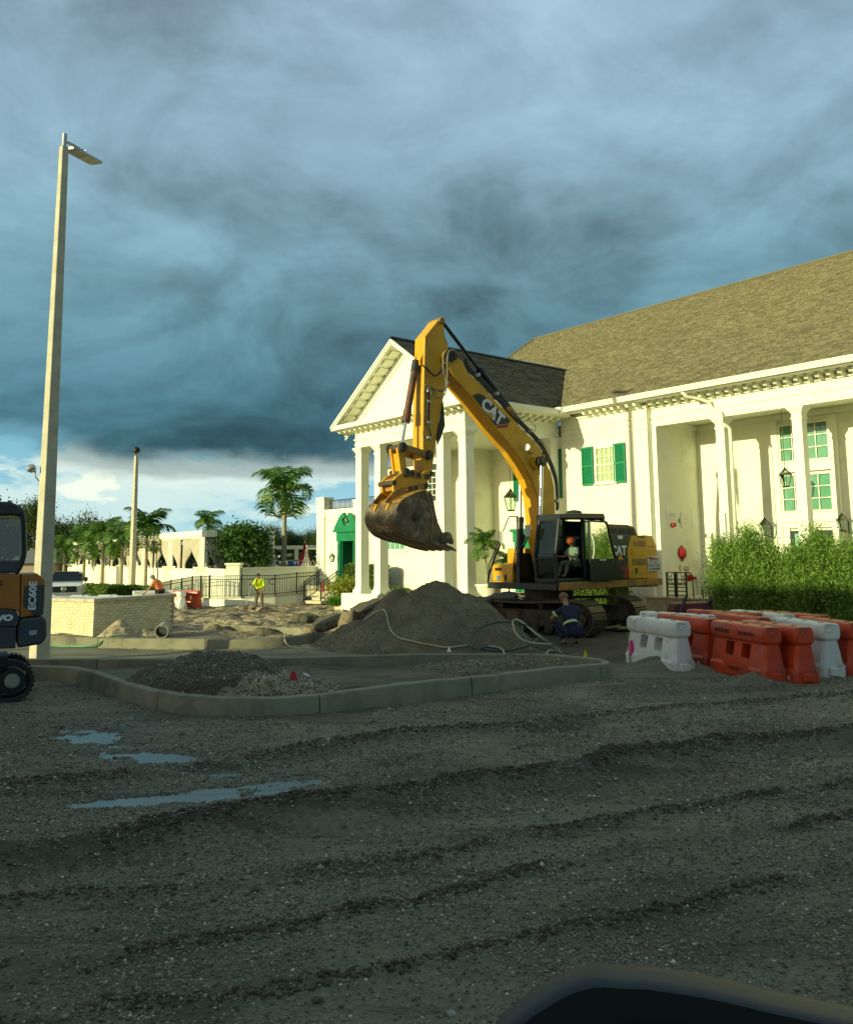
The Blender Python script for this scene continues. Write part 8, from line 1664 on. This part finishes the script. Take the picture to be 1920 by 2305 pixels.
w = MB(); w.lathe([(.0, .0), (.16, .0), (.14, .02), (.0, .025)], (0, -.38, .92), 20, ax=(0, -1, 0)); e_ = w.build('badge', M['galv'], gl); e_.scale = (1, 1, 1); w = MB(); w.lathe([(.0, .0255), (.11, .0255), (.0, .03)], (0, -.38, .92), 16, ax=(0, -1, 0)); w.build('badge_field', M['dark'], gl); o = ob('lettering', text_mesh('Ford', .12, 'decal_w', .002), gl); facing(o, (0, -.412, .915), (0, -1, 0))
for s in (-1, 1):
    w = MB(); w.box(s * .84 - .14, s * .84 + .14, -.34, -.2, .74, 1.10); w.build('headlight', M['galv'], tr, bevel=.03); w = MB(); w.box(s * 1.14 - .12, s * 1.14 + .12, 1.25, 1.36, 1.32, 1.58); w.build('door_mirror', M['black'], tr, bevel=.04)
    w = MB(); w.bar((s * .95, 1.3, 1.38), (s * 1.05, 1.3, 1.40), .05, .05); w.build('mirror_arm', M['black'], tr)
    for y in (.45, 4.4): w = MB(); w.cyl((s * .98, y, .38), (s * .76, y, .38), .39, n=20); wh = w.build('wheel', M['rubber'], tr, smooth=40); w = MB(); w.cyl((s * .985, y, .38), (s * .97, y, .38), .22, n=14); w.build('rim', M['galv'], wh)
w = MB(); w.box(-1.0, 1.0, -.42, -.2, .42, .70); w.build('bumper', M['galv'], tr, bevel=.04)
# house roof far left behind the truck
hs = thing('far_house', tuple(AY(85, 1290, 78)), 0, 'low house with grey roof behind the light pole at the far left', 'house'); xh = toloc(hs)
w = MB(xh); a = AY(30, 1290, 78); b = AY(118, 1290, 78); w.box(a[0], b[0], 78, 84, 0, AY(60, 1268, 78)[2]); w.build('wall', mat('house_wall', (.30, .25, .20), .8), hs); w = MB(xh); z0 = AY(60, 1268, 78)[2]; w.add([(a[0] - .5, 77.4, z0), (b[0] + .5, 77.4, z0), (b[0] - 1, 81, z0 + 1.8), (a[0] + 1, 81, z0 + 1.8), (b[0] + .5, 84.5, z0), (a[0] - .5, 84.5, z0)], [(0, 1, 2, 3), (3, 2, 4, 5), (1, 4, 2), (0, 3, 5)]); w.build('roof', mat('grey_roof', (.16, .17, .18), .8), hs)
# ================================================================ small excavator at the left edge
YM = 15.5; pM = AY(50, 1540, YM); MN = np.array([-.45, .893, 0]); MT = np.array([.893, .45, 0])
def AM(x, y, d=0.): return PL(x, y, MN, pM) + MN * d
def ML(a, d, z): return pM * np.array([1, 1, 0]) + MT * a + MN * d + np.array([0, 0, z])
mini = thing('mini_excavator', tuple(ML(-1., .7, 0)), math.atan2(.45, .893), 'small orange and dark grey tracked excavator cut by the left edge', 'excavator'); xm = toloc(mini)
M['volvo'] = mat('machine_orange', (.40, .155, .02), .45, c2=(.34, .13, .018), sc_=2., stain=(.30, .15, .05), stsc=2.5, stlo=.62); M['mgrey'] = mat('machine_grey', (.045, .055, .055), .45, stain=(.10, .085, .06), stsc=2.5, stlo=.58)
def mp(name, pts, d0, d1, m, parent=mini, bevel=.02):
    w = MB(xm); P = [AM(x, y) for x, y in pts]; w.add([tuple(p + MN * d0) for p in P] + [tuple(p + MN * d1) for p in P], [tuple(range(len(P)))[::-1], tuple(range(len(P), 2 * len(P)))] + [(i, (i + 1) % len(P), len(P) + (i + 1) % len(P), len(P) + i) for i in range(len(P))]); return w.build(name, M[m] if isinstance(m, str) else m, parent, bevel=bevel)
mp('engine_cover', [(-260, 1300), (45, 1293.5), (45.5, 1383), (36, 1374), (20, 1371), (-260, 1372)], 0, 1.5, 'volvo'); rr_c = mp('rear_cover', [(47.5, 1293), (84, 1291), (101, 1305), (102, 1312), (101, 1345), (98, 1384), (72, 1387), (46, 1391)], 0, 1.5, 'volvo')
mp('side_grille', [(55, 1319), (100, 1316), (100, 1340), (97, 1384), (76, 1385), (66, 1373), (52, 1364)], -.012, .0, 'mgrey', bevel=.005)
mp('lower_panel', [(-260, 1374), (20, 1372), (36, 1376), (44, 1392), (38, 1411), (-260, 1412)], -.01, 1.4, 'mgrey'); mp('counterweight', [(46, 1393), (98, 1388), (105, 1396), (106, 1428), (100, 1444), (90, 1451), (38, 1459), (40, 1412)], -.03, 1.55, 'mgrey', bevel=.06)
mp('deck', [(-260, 1413), (37, 1412), (35, 1460), (-260, 1468)], 0, 1.5, 'mgrey')
mp('vent_slot', [(-2, 1307), (6, 1307), (6, 1311), (-2, 1311)], -.006, .0, 'black', bevel=0); mp('vent_slot', [(-2, 1315), (5, 1315), (5, 1318), (-2, 1318)], -.006, .0, 'black', bevel=0)
mp('warning_sticker', [(28, 1316), (41, 1316), (41, 1342), (28, 1342)], -.004, .0, mat('sticker_orange', (.48, .17, .02), .5), bevel=0); mp('warning_sticker', [(53, 1419), (64, 1419), (63, 1432), (53, 1432)], -.036, -.03, mat('sticker_blue', (.03, .05, .15), .4), bevel=0); mp('warning_sticker', [(65, 1420), (83, 1418), (82, 1428), (66, 1430)], -.036, -.03, 'galv', bevel=0)
# cab shell seen from behind
def mtube(name, pts, d, r_, m, parent=mini): w = MB(xm); w.tube(spline([tuple(AM(x, y, d)) for x, y in pts], 5), r_, 8); return w.build(name, M[m], parent, smooth=True)
for d in (.10, 1.05): mtube('cab_frame', [(-200, 1136), (0, 1134), (28, 1137), (46, 1148), (53, 1168), (55, 1210), (55, 1245), (48, 1270), (36, 1292)], d, .045, 'dark')
mp('cab_roof', [(-220, 1130), (0, 1129), (28, 1131), (44, 1138), (52, 1150), (47, 1165), (38, 1160), (-220, 1166)], .05, 1.15, 'dark', bevel=.04)
mp('cab_lower_rear', [(-220, 1262), (44, 1261), (46, 1268), (38, 1290), (-220, 1300)], .08, 1.1, 'mgrey', bevel=.03); mtube('cab_rail', [(21, 1130), (21, 1124)], .3, .025, 'dark'); mtube('cab_rail', [(38, 1140), (48, 1135)], .3, .02, 'dark')
w = MB(xm); P = [AM(x, y, .12) for x, y in ((-200, 1168), (47, 1168), (50, 1240), (44, 1262), (-200, 1262))]; w.add([tuple(p) for p in P], [tuple(range(5))]); w.build('window_pane', M['glass'], mini)
# track
tcp = AM(30, 1535); rT = AM(30, 1490)[2] - tcp[2]; zt0 = tcp[2]; ta = float((tcp - pM) @ MT)
def lm(a, d, z): return tuple(ML(a, d, z))
def lbox(w, a0, a1, d0, d1, z0, z1): w.add([lm(a, d, z) for z in (z0, z1) for a, d in ((a0, d0), (a1, d0), (a1, d1), (a0, d1))], BF)
def mtrack(d):
    w = MB(xm); pts = []; x1 = ta - .02; x0_ = x1 - 1.9
    for k in range(13): a = math.pi / 2 - math.pi * k / 12; pts.append((x1 + rT * math.cos(a), zt0 + rT * math.sin(a)))
    for k in range(13): a = -math.pi / 2 - math.pi * k / 12; pts.append((x0_ + rT * math.cos(a), zt0 + rT * math.sin(a)))
    n = len(pts); cxm = (x0_ + x1) / 2; ins = [(p[0] + ((x1 if p[0] > cxm else x0_) - p[0]) * .2, zt0 + (p[1] - zt0) * .78) for p in pts]
    vs = [lm(a, d, b) for a, b in pts] + [lm(a, d + .40, b) for a, b in pts] + [lm(a, d + .01, b) for a, b in ins] + [lm(a, d + .39, b) for a, b in ins]
    f = []
    for i in range(n): j = (i + 1) % n; f += [(i, j, n + j, n + i), (j, i, 2 * n + i, 2 * n + j), (n + i, n + j, 3 * n + j, 3 * n + i), (2 * n + j, 2 * n + i, 3 * n + i, 3 * n + j)]
    w.add(vs, f); w.build('rubber_track', M['rubber'], mini, smooth=30)
    for k in range(30):
        s = k / 30 * n; i = int(s); p = np.array(pts[i]) + (np.array(pts[(i + 1) % n]) - np.array(pts[i])) * (s - i); w = MB(xm); lbox(w, p[0] - .02, p[0] + .02, d + .01, d + .39, p[1] - .02, p[1] + .02); w.build('tread_lug', M['rubber'], mini)
    w = MB(xm); w.cyl(lm(x1, d + .05, zt0), lm(x1, d + .36, zt0), rT * .66, n=22); w.build('idler_wheel', M['black'], mini, smooth=40); w = MB(xm); w.cyl(lm(x1, d + .0, zt0 + .02), lm(x1, d + .06, zt0 + .02), rT * .36, n=20); w.build('hub', M['concrete'], mini, smooth=40)
    for q in range(4): w = MB(xm); w.cyl(lm(x1 - .4 - q * .38, d + .08, zt0 - rT * .55), lm(x1 - .4 - q * .38, d + .33, zt0 - rT * .55), .09, n=14); w.build('roller', M['black'], mini, smooth=40)
mtrack(-.05); mtrack(1.15)
w = MB(xm); lbox(w, ta - 1.9, ta - .1, .15, 1.3, zt0 - .1, .75); w.build('undercarriage', M['black'], mini)
o = ob('lettering', text_mesh('EC60E', .165, 'decal_w', .006, ax=1.15), mini); p = AM(74, 1341, -.0145); pl_ = xm(p); o.matrix_basis = Matrix.Translation(pl_) @ Matrix(((0, -1, 0, 0), (0, 0, -1, 0), (1, 0, 0, 0), (0, 0, 0, 1)))
M['silver'] = M['decal_w']; o = ob('lettering', text_mesh('VOLVO', .135, 'decal_w', .010, ax=1.35, align='RIGHT'), mini); p = AM(29, 1391, -.0145); pl_ = xm(p); facing(o, pl_, (0, -1, 0))
# ================================================================ door mirror of the vehicle the picture was taken from
mir = thing('vehicle_mirror', tuple(AY(1600, 2305, 1.15)), 0, 'dark blue rounded door mirror housing at the lower right corner', 'vehicle mirror'); xi = toloc(mir)
MO = [(1085, 2360), (1115, 2305), (1135, 2280), (1158, 2260), (1190, 2235), (1226, 2213), (1258, 2194), (1292, 2179), (1320, 2172), (1352, 2169), (1395, 2173), (1447, 2174), (1520, 2184), (1579, 2193), (1660, 2210), (1736, 2229), (1830, 2249), (1960, 2276), (2300, 2350), (2300, 2700), (1085, 2700)]
w = MB(xi); Pn = [AY(x, y, 1.02) for x, y in MO]; n = len(Pn); cM = np.array(AY(1650, 2560, 1.02)); ring0 = [tuple(p) for p in Pn]
rings = []
ring0 = [tuple(AY(x, y + 46, 1.02)) for x, y in MO]
for d, t, s in ((.0, .0, .975), (.006, .1, .992), (.02, .35, 1.0), (.045, .75, 1.0), (.065, 1., 1.0), (.09, .9, .985), (.11, .6, .93)):
    rings.append([tuple(cM + (AY(x, y + 46 * (1 - t), 1.02 + d) - cM) * s) for x, y in MO])
vs = [p for r_ in rings for p in r_]; fs = [(i * n + k, i * n + (k + 1) % n, (i + 1) * n + (k + 1) % n, (i + 1) * n + k) for i in range(len(rings) - 1) for k in range(n)] + [tuple((len(rings) - 1) * n + k for k in range(n))]
inn = [tuple(cM + (np.array(p) - cM) * .70 + np.array([0, .012, 0])) for p in ring0]; b0_ = len(vs); vs += inn; fs += [(k, b0_ + k, b0_ + (k + 1) % n, (k + 1) % n) for k in range(n)]
w.add(vs, fs); w.build('housing', mat('mirror_plastic', (.006, .010, .015), .5, c2=(.005, .008, .012), sc_=10.), mir, smooth=45)
w = MB(xi); w.add([tuple(np.array(p) + np.array([0, .004, 0])) for p in inn], [tuple(range(n))]); w.build('bezel', M['rubber'], mir)
gl2 = [tuple(cM + (np.array(p) - cM) * .66 + np.array([0, .008, 0])) for p in ring0]; w = MB(xi); w.add(gl2, [tuple(range(n))]); w.build('mirror_glass', mat('mirror_glass', (.55, .56, .55), .03, 1.), mir)

bpy.data.scenes.remove(_ts)
